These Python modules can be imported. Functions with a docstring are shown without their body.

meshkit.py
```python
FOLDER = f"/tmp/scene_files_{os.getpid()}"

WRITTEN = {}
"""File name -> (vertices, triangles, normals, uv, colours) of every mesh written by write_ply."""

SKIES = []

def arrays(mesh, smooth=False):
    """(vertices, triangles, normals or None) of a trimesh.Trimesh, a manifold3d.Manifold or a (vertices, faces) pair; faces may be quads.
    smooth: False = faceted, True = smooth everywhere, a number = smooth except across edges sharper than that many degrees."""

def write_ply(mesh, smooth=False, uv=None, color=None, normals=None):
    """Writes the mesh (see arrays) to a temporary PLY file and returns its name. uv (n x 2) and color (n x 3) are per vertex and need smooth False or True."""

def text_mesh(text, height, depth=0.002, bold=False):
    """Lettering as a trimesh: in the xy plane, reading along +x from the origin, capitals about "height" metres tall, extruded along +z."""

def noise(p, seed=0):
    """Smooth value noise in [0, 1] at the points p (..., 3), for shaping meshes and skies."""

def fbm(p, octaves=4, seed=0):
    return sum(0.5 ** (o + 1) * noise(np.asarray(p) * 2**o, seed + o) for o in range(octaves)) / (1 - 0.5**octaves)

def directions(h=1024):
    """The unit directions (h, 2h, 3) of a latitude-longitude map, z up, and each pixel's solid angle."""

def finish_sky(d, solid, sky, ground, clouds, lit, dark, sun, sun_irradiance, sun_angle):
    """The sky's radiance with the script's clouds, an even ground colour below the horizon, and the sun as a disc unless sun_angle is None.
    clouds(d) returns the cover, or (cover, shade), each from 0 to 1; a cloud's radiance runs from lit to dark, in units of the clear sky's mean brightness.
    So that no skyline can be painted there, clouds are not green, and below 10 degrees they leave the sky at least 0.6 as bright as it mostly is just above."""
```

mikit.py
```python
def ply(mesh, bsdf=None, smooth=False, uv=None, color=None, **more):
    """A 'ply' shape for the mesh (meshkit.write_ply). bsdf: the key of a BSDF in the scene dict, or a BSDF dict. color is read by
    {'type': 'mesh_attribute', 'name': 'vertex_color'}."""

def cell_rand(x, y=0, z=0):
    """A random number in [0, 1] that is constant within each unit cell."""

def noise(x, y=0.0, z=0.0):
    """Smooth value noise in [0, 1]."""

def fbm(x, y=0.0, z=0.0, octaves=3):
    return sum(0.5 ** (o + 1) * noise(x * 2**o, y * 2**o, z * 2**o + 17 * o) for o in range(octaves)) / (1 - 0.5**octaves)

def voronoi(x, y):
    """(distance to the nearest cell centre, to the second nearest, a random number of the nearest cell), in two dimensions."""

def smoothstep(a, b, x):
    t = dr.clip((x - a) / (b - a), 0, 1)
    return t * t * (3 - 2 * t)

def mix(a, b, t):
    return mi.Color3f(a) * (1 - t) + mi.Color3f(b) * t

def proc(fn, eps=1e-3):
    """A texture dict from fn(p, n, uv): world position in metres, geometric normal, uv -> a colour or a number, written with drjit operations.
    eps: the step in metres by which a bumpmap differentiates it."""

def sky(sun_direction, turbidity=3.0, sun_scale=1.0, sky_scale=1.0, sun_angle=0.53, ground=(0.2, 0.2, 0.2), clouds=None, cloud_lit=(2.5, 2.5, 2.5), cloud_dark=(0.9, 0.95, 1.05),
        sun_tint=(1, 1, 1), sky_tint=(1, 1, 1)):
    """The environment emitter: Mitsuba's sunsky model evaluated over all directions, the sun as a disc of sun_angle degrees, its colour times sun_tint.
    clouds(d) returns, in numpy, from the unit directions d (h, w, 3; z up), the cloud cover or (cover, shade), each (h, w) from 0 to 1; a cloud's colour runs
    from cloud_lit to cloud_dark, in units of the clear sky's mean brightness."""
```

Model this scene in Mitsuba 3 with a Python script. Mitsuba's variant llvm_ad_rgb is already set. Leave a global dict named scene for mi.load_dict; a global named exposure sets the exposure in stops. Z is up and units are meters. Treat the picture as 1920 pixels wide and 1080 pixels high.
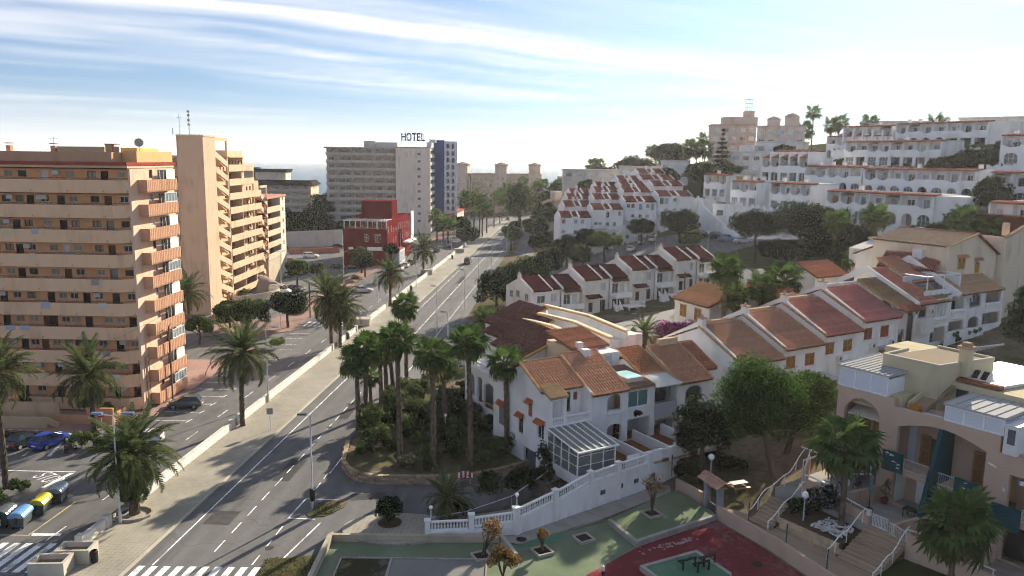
import math, random
import numpy as np
import trimesh, shapely
from shapely.geometry import Polygon
import mitsuba as mi, drjit as dr
import mikit, meshkit
from mikit import proc, noise, fbm, smoothstep, mix, voronoi, cell_rand

# ------------------------------------------------------------------ camera, sky, exposure
PITCH, ROLL = 0.161421, 0.0125
_c, _s, _cr, _sr = math.cos(PITCH), math.sin(PITCH), math.cos(ROLL), math.sin(ROLL)
scene, labels = {}, {}
scene['camera'] = {'type': 'perspective', 'fov': 65.939, 'fov_axis': 'x', 'near_clip': 0.5, 'far_clip': 60000.0,
    'to_world': mi.ScalarTransform4f().look_at(origin=[0, 0, 30], target=[0, _c, 30 - _s], up=[-_sr, _s * _cr, _c * _cr])}
SUN_AZ, SUN_EL = math.radians(29.0), math.radians(22.0)

def clouds(d):
    el = np.arcsin(np.clip(d[..., 2], -1, 1)); z = np.maximum(d[..., 2], 0.0) + 0.045
    px, py = d[..., 0] / z, d[..., 1] / z
    ca, sa = math.cos(0.5), math.sin(0.5)
    a, b = px * ca + py * sa, -px * sa + py * ca
    w = meshkit.fbm(np.stack([a * 0.3, b * 0.3, a * 0], -1), 4, 5) - 0.5
    big = meshkit.fbm(np.stack([a * 0.10 + 16.9 + w, b * 0.24 + w * 1.2, a * 0 + 3], -1), 3, 71)
    fine = meshkit.fbm(np.stack([a * 0.35 + 2 * w, b * 2.2 + w * 3.5, a * 0 + 9], -1), 5, 63)
    wisp = meshkit.fbm(np.stack([a * 0.9 + w, b * 7.0 + w * 6, a * 0 + 5], -1), 4, 31)
    c = sst_(0.3, 0.78, big) * (0.12 + 1.1 * sst_(0.22, 0.9, 0.75 * fine + 0.25 * wisp)) + 0.12 * sst_(0.5, 0.8, fine)
    c = 0.06 + 0.94 * np.clip(c, 0, 1) * 0.85 * (0.35 + 0.65 * sst_(0.0, 0.07, el))
    veil = 0.8 * np.exp(-(np.maximum(el, 0) / 0.045) ** 1.3)
    return np.clip(1 - (1 - c) * (1 - veil), 0, 1), 0.35 * (1 - fine)
def sst_(a, b, x): t = np.clip((x - a) / (b - a), 0, 1); return t * t * (3 - 2 * t)

scene['sky'] = mikit.sky([math.sin(SUN_AZ) * math.cos(SUN_EL), math.cos(SUN_AZ) * math.cos(SUN_EL), math.sin(SUN_EL)], turbidity=3.0, sky_scale=0.24, sun_scale=0.72,
    sun_tint=(0.84, 1.0, 1.36), sky_tint=(0.58, 0.9, 1.36), clouds=clouds, cloud_lit=(6.1, 5.8, 5.45), cloud_dark=(5.3, 5.15, 4.95))
exposure = 3.72
HAZE = 0.00011

# ------------------------------------------------------------------ helpers
PI = math.pi
def num(k, used):
    if k not in used: used.add(k); return k
    i = 1
    c = COUNT.get(k, 1)
    while f'{k}_{c:03d}' in used: c += 1
    COUNT[k] = c; k2 = f'{k}_{c:03d}'; used.add(k2); return k2
USED, COUNT = set(), {}
def thing(name, label, cat, group=None, kind=None):
    k = num(name, USED)
    labels[k] = {'label': label, 'category': cat}
    if group: labels[k]['group'] = group
    if kind: labels[k]['kind'] = kind
    return k
def part(parent, name, mb, bsdf, label=None, kind=None, smooth=False, to_world=None):
    k = num(parent + '__' + name, USED)
    sh = mb if isinstance(mb, dict) else mb.shape(bsdf, smooth)
    if sh is None: return k
    scene[k] = sh if to_world is None else {**sh, 'to_world': to_world}
    if label or kind:
        labels[k] = {}
        if label: labels[k]['label'] = label
        if kind: labels[k]['kind'] = kind
    return k
def one(name, label, cat, mb, bsdf, group=None, kind=None, smooth=False, to_world=None):
    k = thing(name, label, cat, group, kind)
    sh = mb if isinstance(mb, dict) else mb.shape(bsdf, smooth)
    scene[k] = sh if to_world is None else {**sh, 'to_world': to_world}
    return k
def struct(name, mb, bsdf, label=None, smooth=False):
    k = num(name, USED)
    scene[k] = mb.shape(bsdf, smooth)
    labels[k] = {'kind': 'structure', 'label': label or name.replace('_', ' '), 'category': name.replace('_', ' ')}
    return k

class Fr:
    """A local frame: u along the front, v into the building, z up."""
    def __init__(s, x, y, z=0.0, a=0.0):
        s.x, s.y, s.z, s.a = x, y, z, a
        t = math.radians(a); s.c, s.s = math.cos(t), math.sin(t)
    def __call__(s, p):
        p = np.asarray(p, float)
        return np.stack([s.x + p[..., 0] * s.c - p[..., 1] * s.s, s.y + p[..., 0] * s.s + p[..., 1] * s.c, s.z + p[..., 2]], -1)
    def sub(s, u, v, z=0.0, da=0.0):
        q = s([u, v, z]); return Fr(q[0], q[1], q[2], s.a + da)
    def mat(s):
        return mi.ScalarTransform4f().translate([s.x, s.y, s.z]).rotate([0, 0, 1], s.a)
W0 = Fr(0, 0)
BOXF = np.array([[0,1,3],[0,3,2],[4,6,7],[4,7,5],[0,4,5],[0,5,1],[2,3,7],[2,7,6],[0,2,6],[0,6,4],[1,5,7],[1,7,3]])
class MB:
    """Collects shapes into one mesh with a colour per vertex."""
    def __init__(s, fr=W0): s.V, s.F, s.C, s.n, s.fr = [], [], [], 0, fr
    def add(s, v, f, c, fr=None):
        v = (fr or s.fr)(np.asarray(v, float)); f = np.asarray(f, int)
        if f.shape[1] == 4: f = np.vstack([f[:, [0, 1, 2]], f[:, [0, 2, 3]]])
        s.V.append(v); s.F.append(f + s.n); s.n += len(v)
        s.C.append(np.broadcast_to(np.asarray(c, float), v.shape)); return s
    def box(s, u0, u1, v0, v1, z0, z1, c):
        return s.add([[x, y, z] for x in (u0, u1) for y in (v0, v1) for z in (z0, z1)], BOXF, c)
    def boxes(s, lo, hi, c):
        """Many boxes at once: lo, hi (n x 3), c (n x 3 or 3)."""
        lo, hi = np.asarray(lo, float), np.asarray(hi, float); n = len(lo)
        sel = np.array([[x, y, z] for x in (0, 1) for y in (0, 1) for z in (0, 1)])
        v = np.where(sel[None], hi[:, None], lo[:, None]).reshape(-1, 3)
        f = (BOXF[None] + 8 * np.arange(n)[:, None, None]).reshape(-1, 3)
        c = np.asarray(c, float)
        return s.add(v, f, np.repeat(c, 8, 0) if c.ndim == 2 else c)
    def quad(s, pts, c): return s.add(pts, [[0, 1, 2, 3]], c)
    def slab(s, pts, t, c):
        """A thick sheet: a planar polygon (convex) given by its top corners, thickness t downwards in z."""
        p = np.asarray(pts, float); n = len(p); q = p - [0, 0, t]
        f = [[0, i, i + 1] for i in range(1, n - 1)] + [[n, n + i + 1, n + i] for i in range(1, n - 1)]
        for i in range(n): j = (i + 1) % n; f += [[i, n + i, n + j], [i, n + j, j]]
        return s.add(np.vstack([p, q]), f, c)
    def tube(s, pts, r, c, n=6, cap=True):
        p = np.asarray(pts, float); m = len(p); r = np.broadcast_to(np.asarray(r, float), (m,))
        tan = np.gradient(p, axis=0); tan /= np.linalg.norm(tan, axis=1, keepdims=True) + 1e-9
        ref = np.where(np.abs(tan[:, 2:3]) > 0.95, [[1.0, 0, 0]], [[0, 0, 1.0]])
        a = np.cross(tan, ref); a /= np.linalg.norm(a, axis=1, keepdims=True) + 1e-9
        b = np.cross(tan, a); th = np.arange(n) * 2 * PI / n
        v = p[:, None] + r[:, None, None] * (np.cos(th)[None, :, None] * a[:, None] + np.sin(th)[None, :, None] * b[:, None])
        f = []
        for i in range(m - 1):
            for j in range(n): k = (j + 1) % n; f.append([i * n + j, i * n + k, (i + 1) * n + k, (i + 1) * n + j])
        f = np.array(f); f = np.vstack([f[:, [0, 1, 2]], f[:, [0, 2, 3]]])
        if cap: f = np.vstack([f, [[0, j + 1, j] for j in range(1, n - 1)], [[(m - 1) * n, (m - 1) * n + j, (m - 1) * n + j + 1] for j in range(1, n - 1)]])
        return s.add(v.reshape(-1, 3), f, c)
    def lathe(s, prof, c, n=10, at=(0, 0, 0)):
        """prof: (r, z) pairs round a vertical axis."""
        pr = np.asarray(prof, float); th = np.arange(n) * 2 * PI / n
        v = np.stack([pr[:, :1] * np.cos(th), pr[:, :1] * np.sin(th), np.repeat(pr[:, 1:], n, 1)], -1).reshape(-1, 3) + np.asarray(at)
        f = [[i * n + j, i * n + (j + 1) % n, (i + 1) * n + (j + 1) % n, (i + 1) * n + j] for i in range(len(pr) - 1) for j in range(n)]
        return s.add(v, f, c)
    def ext(s, poly, mp, d0, d1, c):
        """Extrudes a shapely polygon in the plane of mp from depth d0 to d1."""
        for g in getattr(poly, 'geoms', [poly]):
            if g.is_empty or g.area < 1e-6: continue
            m = trimesh.creation.extrude_polygon(g, d1 - d0, engine='earcut')
            v = np.array(m.vertices); s.add(mp(v[:, 0], v[:, 1], v[:, 2] + d0), m.faces, c)
        return s
    def pbox(s, mp, a0, a1, z0, z1, d0, d1, c):
        v = np.array([[x, y, z] for x in (a0, a1) for y in (z0, z1) for z in (d0, d1)], float)
        return s.add(mp(v[:, 0], v[:, 1], v[:, 2]), BOXF, c)
    def shape(s, bsdf, smooth=False):
        if not s.V: return None
        v, f, c = np.vstack(s.V), np.vstack(s.F), np.vstack(s.C)
        if not smooth and len(f) and (np.abs(c[f] - c[f[:, :1]]) > 1e-6).any():        # one colour per face
            c = np.repeat(c[f[:, 0]], 3, 0); v = v[f].reshape(-1, 3); f = np.arange(len(v)).reshape(-1, 3)
        q = np.floor(np.sqrt(np.clip(c, 0, 1)) * 255 + .5)      # the colour is carried by the uv channels
        return mikit.ply((v, f), bsdf, smooth=bool(smooth), uv=None if bsdf == 'seawater' else np.stack([q[:, 0] * 256 + q[:, 1] + .25, q[:, 2]], 1))
def plane(kind, pos):
    """Maps (a, z, depth inwards) of a wall of the frame to (u, v, z): f front, b back, l left, r right."""
    if kind == 'f': return lambda a, z, d: np.stack([a, pos + d, z], -1)
    if kind == 'b': return lambda a, z, d: np.stack([a, pos - d, z], -1)
    if kind == 'l': return lambda a, z, d: np.stack([pos + d, a, z], -1)
    return lambda a, z, d: np.stack([pos - d, a, z], -1)
def rect(a0, a1, z0, z1): return Polygon([(a0, z0), (a1, z0), (a1, z1), (a0, z1)])
def arch(a0, a1, z0, z1, rise=None, n=12):
    """An opening with a curved head; z1 is the top of the curve."""
    w = (a1 - a0) / 2; rise = w if rise is None else rise
    return Polygon([(a0, z0), (a1, z0)] + [((a0 + a1) / 2 + w * math.cos(t), z1 - rise + rise * math.sin(t)) for t in np.linspace(0, PI, n)])
def minus(poly, holes):
    for h in holes: poly = poly.difference(h)
    return poly
def colj(c, r, amt=0.08):
    c = np.asarray(c, float); return np.clip(c * (1 + r.uniform(-amt, amt)), 0, 1)
R = random.Random(7)
def rng(seed): return np.random.default_rng(seed)

# ------------------------------------------------------------------ materials
def dec(uv):
    r = dr.floor(uv.x / 256); g = dr.floor(uv.x - r * 256); b = dr.floor(uv.y + 0.5)
    return mi.Color3f(dr.square(r / 255), dr.square(g / 255), dr.square(b / 255))
def plain(p, n, uv): return dec(uv)
VC = proc(plain)
def rgb(*c): return {'type': 'rgb', 'value': list(c)}
def two(b): return {'type': 'twosided', 'bsdf': b}
def wear(p, n, uv):
    s = fbm(p.x * 1.3 + p.y * 1.1, p.y * 0.7, p.z * 0.22, 3)
    m = fbm(p.x * 0.35, p.y * 0.35, p.z * 0.35 + 9, 3)
    c = dec(uv); t = smoothstep(0.5, 0.85, s * 0.6 + m * 0.5) * 0.42
    return c * (1 - t) + c * mi.Color3f(0.42, 0.37, 0.32) * t + (m - 0.5) * c * 0.12
scene['plaster'] = two({'type': 'diffuse', 'reflectance': proc(wear)})
scene['paint'] = two({'type': 'principled', 'base_color': VC, 'roughness': 0.5, 'specular': 0.35})
scene['gloss'] = two({'type': 'principled', 'base_color': VC, 'roughness': 0.18, 'specular': 0.6, 'clearcoat': 0.8, 'clearcoat_gloss': 0.9})
scene['glass'] = two({'type': 'principled', 'base_color': VC, 'roughness': 0.07, 'specular': 0.7})
def moss(p, n, uv):
    t = smoothstep(0.5, 0.8, fbm(p.x * 1.4, p.y * 1.4, p.z * 1.4, 3)) * 0.16
    return dec(uv) * (1 - t) + mi.Color3f(0.14, 0.1, 0.075) * t
scene['tile'] = two({'type': 'diffuse', 'reflectance': proc(moss)})
scene['leaf'] = {'type': 'principledthin', 'base_color': VC, 'roughness': 0.65, 'diff_trans': 0.8, 'spec_trans': 0.0, 'eta': 1.05}
scene['frondleaf'] = {'type': 'principledthin', 'base_color': VC, 'roughness': 0.4, 'diff_trans': 0.65, 'spec_trans': 0.0, 'eta': 1.3}
scene['rough'] = two({'type': 'diffuse', 'reflectance': VC})
def asphalt(p, n, uv):
    a = fbm(p.x * 0.12, p.y * 0.05, 2.0, 3); g = noise(p.x * 9, p.y * 9, 1.0); b = fbm(p.x * 0.8, p.y * 0.8, 4.0, 3)
    crack = 1 - smoothstep(0.0, 0.02, dr.abs(fbm(p.x * 0.22, p.y * 0.22, 7.0, 3) - 0.5))
    o = p.x + 27.8 - 0.0757 * (p.y - 53); tr = dr.abs(o / 3.65 - dr.round(o / 3.65)); tr = smoothstep(0.1, 0.22, tr) * (1 - smoothstep(0.3, 0.44, tr))
    st = smoothstep(0.62, 0.8, fbm(o * 0.9, p.y * 0.09, 11.0, 3))
    v = 0.118 + 0.014 * tr - 0.03 * st + 0.06 * (a - 0.5) + 0.018 * (g - 0.5) + 0.035 * (b - 0.5)
    v = v * (1 - 0.16 * crack)
    return mi.Color3f(v * 1.04, v, v * 0.965)
scene['asphalt'] = two({'type': 'principled', 'base_color': proc(asphalt), 'roughness': 0.75, 'specular': 0.3})
def paving(p, n, uv):
    # 0.4 m slabs laid along the avenue, a darker band across now and then
    t = 0.0756; u = p.x * 0.9972 - p.y * t; v = p.y * 0.9972 + p.x * t
    ju = dr.abs(u / 0.4 - dr.round(u / 0.4)); jv = dr.abs(v / 0.4 - dr.round(v / 0.4))
    j = 1 - smoothstep(0.02, 0.07, dr.minimum(ju, jv))
    c = cell_rand(dr.floor(u / 0.4 + 0.5), dr.floor(v / 0.4 + 0.5)); f = fbm(p.x * 0.35, p.y * 0.35, 0.0, 4)
    v = (0.30 + 0.05 * (c - 0.5) + 0.16 * (f - 0.5)) * (1 - 0.35 * j)
    return mi.Color3f(v * 1.08, v * 0.98, v * 0.78)
scene['paving'] = two({'type': 'principled', 'base_color': proc(paving), 'roughness': 0.7, 'specular': 0.3})
def pinkpave(p, n, uv):
    ju = dr.abs(p.x / 0.5 - dr.round(p.x / 0.5)); jv = dr.abs(p.y / 0.5 - dr.round(p.y / 0.5))
    j = 1 - smoothstep(0.02, 0.06, dr.minimum(ju, jv)); f = fbm(p.x * 0.5, p.y * 0.5, 3.0, 4)
    v = (0.31 + 0.16 * (f - 0.5)) * (1 - 0.3 * j)
    return mi.Color3f(v * 1.1, v * 0.74, v * 0.64)
scene['pinkpave'] = two({'type': 'diffuse', 'reflectance': proc(pinkpave)})
def soil(p, n, uv):
    a = fbm(p.x * 0.18, p.y * 0.18, 1.0, 4); g = fbm(p.x * 2.5, p.y * 2.5, 5.0, 3)
    c = mix((0.17, 0.135, 0.095), (0.10, 0.095, 0.05), smoothstep(0.42, 0.6, a)); h = smoothstep(6.0, 12.0, p.z); c = c * (1 - h) + mi.Color3f(0.055, 0.066, 0.032) * h
    return c * (0.65 + 0.7 * g)
scene['soil'] = two({'type': 'diffuse', 'reflectance': proc(soil)})
def worn(p, n, uv):
    a = fbm(p.x * 0.45, p.y * 0.45, 2.0, 4); g = fbm(p.x * 3.5, p.y * 3.5, 8.0, 3)
    t = smoothstep(0.5, 0.72, a * 0.62 + g * 0.4) * 0.6
    return dec(uv) * (1 - t) * (0.85 + 0.3 * a) + (dec(uv) * 0.4 + mi.Color3f(0.15, 0.14, 0.12)) * t
scene['courtpaint'] = two({'type': 'diffuse', 'reflectance': proc(worn)})
def scuff(p, n, uv):
    t = smoothstep(0.5, 0.78, fbm(p.x * 1.1, p.y * 1.1, 3.0, 4)) * 0.6
    return dec(uv) * (1 - t) + mi.Color3f(0.11, 0.108, 0.105) * t
scene['marking'] = two({'type': 'diffuse', 'reflectance': proc(scuff)})
def waves(p, n, uv):
    return fbm(p.x * 0.02, p.y * 0.05, 0.0, 4) * 2.2
scene['seawater'] = two({'type': 'bumpmap', 'arbitrary': proc(waves, 0.5), 'scale': 1.0, 'bsdf': {'type': 'principled', 'base_color': rgb(0.02, 0.085, 0.15), 'roughness': 0.4, 'specular': 0.3}})

# ------------------------------------------------------------------ the ground
def kx(y): return -27.8 + 0.0757 * (y - 53)          # the kerb of the avenue
N31 = Fr(4.05, 70.4, 0, 31.0)                         # the grid of the streets on the right
CP = np.array([  # x, y, z of the ground
    (-14, 40, 0), (5, 40, 0), (22, 45, 0), (-14, 60, 0), (-5, 60, 0), (3, 62, 0), (17, 64, 0), (10, 56, 0), (22, 52, .2), (16, 71, 0), (5, 67, 0), (0, 73, 0),
    (-6, 90, 0), (-4, 105, 0), (-2, 125, 0), (0, 145, 0.3), (3, 75, .2), (19, 66, .7), (24, 69, 1), (27, 76, 1.6), (30, 62, 2), (36, 55, 1.4), (40, 48, 1.2), (48, 60, 3),
    (10, 78, 2.5), (24, 83, 3), (34, 89, 4), (45, 95, 5.5), (60, 104, 7), (75, 112, 8.5), (60, 85, 5), (90, 90, 8), (35, 75, 2.6),
    (3.5, 138, .6), (22, 149, 2.5), (41, 160, 4.6), (15, 112, 1.2), (35, 120, 4), (60, 130, 7.5), (55, 150, 7.5), (80, 130, 11),
    (13, 230, 1.0), (24, 215, 5.2), (36, 212, 8.6), (43, 194, 9.3), (56, 194, 10.6), (50, 204, 11), (30, 201, 7.2), (30, 185, 5.6), (15, 180, 2.2), (10, 200, 1), (6, 190, .3), (8, 260, .5), (14, 330, 1),
    (32, 240, 8), (50, 240, 13), (40, 290, 16), (57, 165, 10), (71, 165, 12), (80, 150, 13.5), (77, 173, 14), (85, 158, 15), (60, 212, 16), (65, 185, 13), (100, 150, 20), (92, 140, 18),
    (88, 193, 22.3), (100, 172, 22.3), (78, 215, 21), (95, 220, 29), (108, 198, 29.3), (108, 225, 35.5), (121, 205, 35.5), (135, 210, 38.5), (125, 180, 32), (112, 165, 26), (125, 150, 29), (140, 180, 37),
    (75, 300, 27), (90, 275, 31), (75, 255, 24), (56, 330, 25), (45, 350, 17), (100, 300, 35), (140, 260, 39), (180, 230, 42), (200, 300, 40), (120, 360, 30), (60, 420, 12), (20, 430, 4), (170, 160, 40), (220, 220, 44), (160, 100, 26),
    (250, 400, 20), (100, 500, 6), (300, 150, 45), (120, 60, 12), (180, 60, 20), (300, 60, 35)], float)
def tps(r): return np.where(r > 0, r * r * np.log(np.maximum(r, 1e-9)), 0)
_K = tps(np.linalg.norm(CP[:, None, :2] - CP[None, :, :2], axis=-1)) + np.eye(len(CP)) * 60.0
_P = np.c_[np.ones(len(CP)), CP[:, :2]]
_S = np.linalg.solve(np.block([[_K, _P], [_P.T, np.zeros((3, 3))]]), np.r_[CP[:, 2], 0, 0, 0])
def hraw(x, y):
    x, y = np.asarray(x, float), np.asarray(y, float)
    q = np.stack([x, y], -1).reshape(-1, 2); out = np.empty(len(q))
    for i in range(0, len(q), 20000):
        b = q[i:i + 20000]; out[i:i + 20000] = tps(np.linalg.norm(b[:, None] - CP[None, :, :2], axis=-1)) @ _S[:-3] + _S[-3] + b @ _S[-2:]
    return out.reshape(x.shape)
def sst(a, b, x): t = np.clip((x - a) / (b - a), 0, 1); return t * t * (3 - 2 * t)
GX, GY = np.arange(-240, 403, 3.0), np.arange(24, 700, 3.0)
_X, _Y = np.meshgrid(GX, GY, indexing='ij')
_side = _X - (kx(_Y) + 14)
_Z = np.clip(hraw(_X, _Y), 0, 47) * sst(0, 22, np.where(_Y < 110, _side + 12, _side))
_Z = _Z * (1 - sst(430, 560, _Y + 0 * _X))
# the court, its paths and the street beside it are level
_q = (_X > -40) & (_X < 25.8 - (_Y - 54) * 0.42) & (_Y < 70 + 0.0 * _X)
_Z = np.where(_q, 0, _Z)
_Z = _Z - 26 * sst(480, 640, _Y + np.abs(_X) * 0.05) - 26 * sst(330, 480, _Y - _X * 0.15 - 20) * sst(-70, -115, _X)
def hgt(x, y):
    x, y = np.asarray(x, float), np.asarray(y, float)
    i = np.clip(((x - GX[0]) / 3), 0, len(GX) - 2.001); j = np.clip(((y - GY[0]) / 3), 0, len(GY) - 2.001)
    a, b = i.astype(int), j.astype(int); s, t = i - a, j - b
    return (_Z[a, b] * (1 - s) * (1 - t) + _Z[a + 1, b] * s * (1 - t) + _Z[a, b + 1] * (1 - s) * t + _Z[a + 1, b + 1] * s * t)
m = MB()
nx, ny = len(GX), len(GY)
ii = (np.arange(nx - 1)[:, None] * ny + np.arange(ny - 1)[None]).ravel()
m.add(np.stack([_X, _Y, _Z - 0.06], -1).reshape(-1, 3), np.stack([ii, ii + ny, ii + ny + 1, ii + 1], 1), (1, 1, 1))
struct('ground', m, 'soil', 'earth of the town, rising to a hill on the right', smooth=True)
m = MB(); m.quad([(-40000, 100, -20), (40000, 100, -20), (40000, 45000, -20), (-40000, 45000, -20)], (1, 1, 1))
struct('sea', m, 'seawater', 'calm blue sea reaching the horizon')
def sheet(name, poly, z, bsdf, label, c=(1, 1, 1), parent=None, drape=None, t=0.0):
    m = MB(); tri = trimesh.creation.triangulate_polygon(poly, engine='earcut')
    v, f = tri
    if drape is not None:
        mm = trimesh.Trimesh(np.c_[v, np.zeros(len(v))], f, process=False).subdivide_to_size(2.5)
        v, f = np.array(mm.vertices)[:, :2], np.array(mm.faces)
        m.add(np.c_[v, hgt(v[:, 0], v[:, 1]) + drape], f, c)
    elif t:
        g = trimesh.creation.extrude_polygon(poly, t, engine='earcut'); m.add(np.array(g.vertices) + [0, 0, z - t], g.faces, c)
    else: m.add(np.c_[v, np.full(len(v), z)], f, c)
    if parent: return part(parent, name, m, bsdf, label)
    return struct(name, m, bsdf, label)
def ol(o0, o1, y0, y1, step=40):
    """A strip along the avenue between two offsets from its kerb."""
    return Polygon([(kx(y0) + o0, y0), (kx(y0) + o1, y0), (kx(y1) + o1, y1), (kx(y1) + o0, y1)])
AV = sheet('avenue', Polygon([(kx(34), 34), (-13.9, 34), (-13.9, 58.6), (-6.4, 58.7), (-6.2, 62), (1, 66), (4, 70.5), (2.4, 74.5), (-1, 72.0), (-5, 70.0), (-12, 69.6), (-14.6, 70.6), (-16.4, 73.4), (-17.2, 82), (kx(93) + 9.3, 93), (-12, 100),
    (-6, 112), (-5.5, 130), (kx(150) + 12, 150), (kx(260) + 10.5, 260), (kx(520) + 10, 520), (kx(520), 520)]), 0.0, 'asphalt', 'grey asphalt avenue running down towards the sea')
SV = sheet('service_road', Polygon([(-90, 34), (kx(34) - 5.3, 34), (kx(420) - 5.3, 420), (-40, 420), (-60, 330), (-84, 250), (-90, 140)]), 0.0, 'asphalt', 'asphalt service road with parking bays left of the promenade')
sheet('side_road', Polygon([(kx(255) + 14, 248), (0.6, 255), (3, 300), (5.5, 345), (10, 395), (14, 395), (13.4, 346), (11, 300), (7.5, 262), (6, 245)]), 0.012, 'asphalt', 'narrow street running beside the avenue behind the trees')
PK = sheet('parking_road', Polygon([(3, 196), (8, 188), (30, 187), (50, 183), (60, 186), (62, 199), (51, 206), (42, 213), (30, 214), (24, 214), (22, 233), (8, 240), (2, 232)]), 0, 'asphalt', 'asphalt parking street climbing below the white houses', drape=0.05)
PR = sheet('promenade', ol(-5.3, -0.22, 40, 420), 0.12, 'paving', 'broad sand coloured paved promenade along the avenue', t=0.4)
m = MB()
for y0 in np.arange(40, 420, 4.0):
    v = np.array([(kx(y0) - 0.215, y0 + .01, 0), (kx(y0), y0 + .01, 0), (kx(y0 + 4), y0 + 3.99, 0), (kx(y0 + 4) - 0.215, y0 + 3.99, 0)])
    m.slab(v + [0, 0, 0.135], 0.3, colj((0.5, 0.46, 0.37), R, .12))
part(PR, 'kerb', m, 'rough', 'pale stone kerb')
WHITE = (0.8, 0.8, 0.78)
# painted markings
def mark(parent, name, poly, c=WHITE, z=0.005): return sheet(name, poly, z, 'marking', None, c, parent)
def dashes(parent, off, ys, ln, w=0.12):
    for y in ys: mark(parent, 'lane_dash', ol(off - w / 2, off + w / 2, y, y + ln))
mark(AV, 'edge_line', ol(1.25, 1.38, 54.4, 420)); mark(AV, 'edge_line', ol(9.0, 9.13, 72, 88)); mark(AV, 'edge_line', ol(8.85, 8.98, 93, 300))
dashes(AV, 4.95, np.arange(56.5, 103, 3.1), 1.9); mark(AV, 'centre_line', ol(4.88, 5.02, 104, 285)); mark(AV, 'centre_line', ol(4.88, 5.02, 294, 420))
dashes(AV, 8.6, np.arange(54.6, 61.5, 2.4), 1.5); dashes(AV, 8.9, [68.4, 70.6], 1.4)
mark(AV, 'edge_line', Polygon([(-17.2, 55.2), (-17.05, 55.2), (-15.6, 61.6), (-15.75, 61.6)]))
for p in ([(-18.65, 62.3), (-18.5, 62.3), (-18.0, 66.3), (-18.15, 66.3)], [(-18.5, 62.3), (-18.5, 62.45), (-16.3, 62.3), (-16.3, 62.15)], [(-18.0, 66.3), (-18, 66.15), (-15.2, 66.0), (-15.2, 66.15)]): mark(AV, 'junction_line', Polygon(p))
for i in range(11):
    x = -27.3 + 0.95 * i; mark(AV, 'crossing_stripe', Polygon([(x - .3, 51.2), (x + .22, 51.2), (x + .46, 54.25), (x - .06, 54.25)]), z=0.009)
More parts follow.
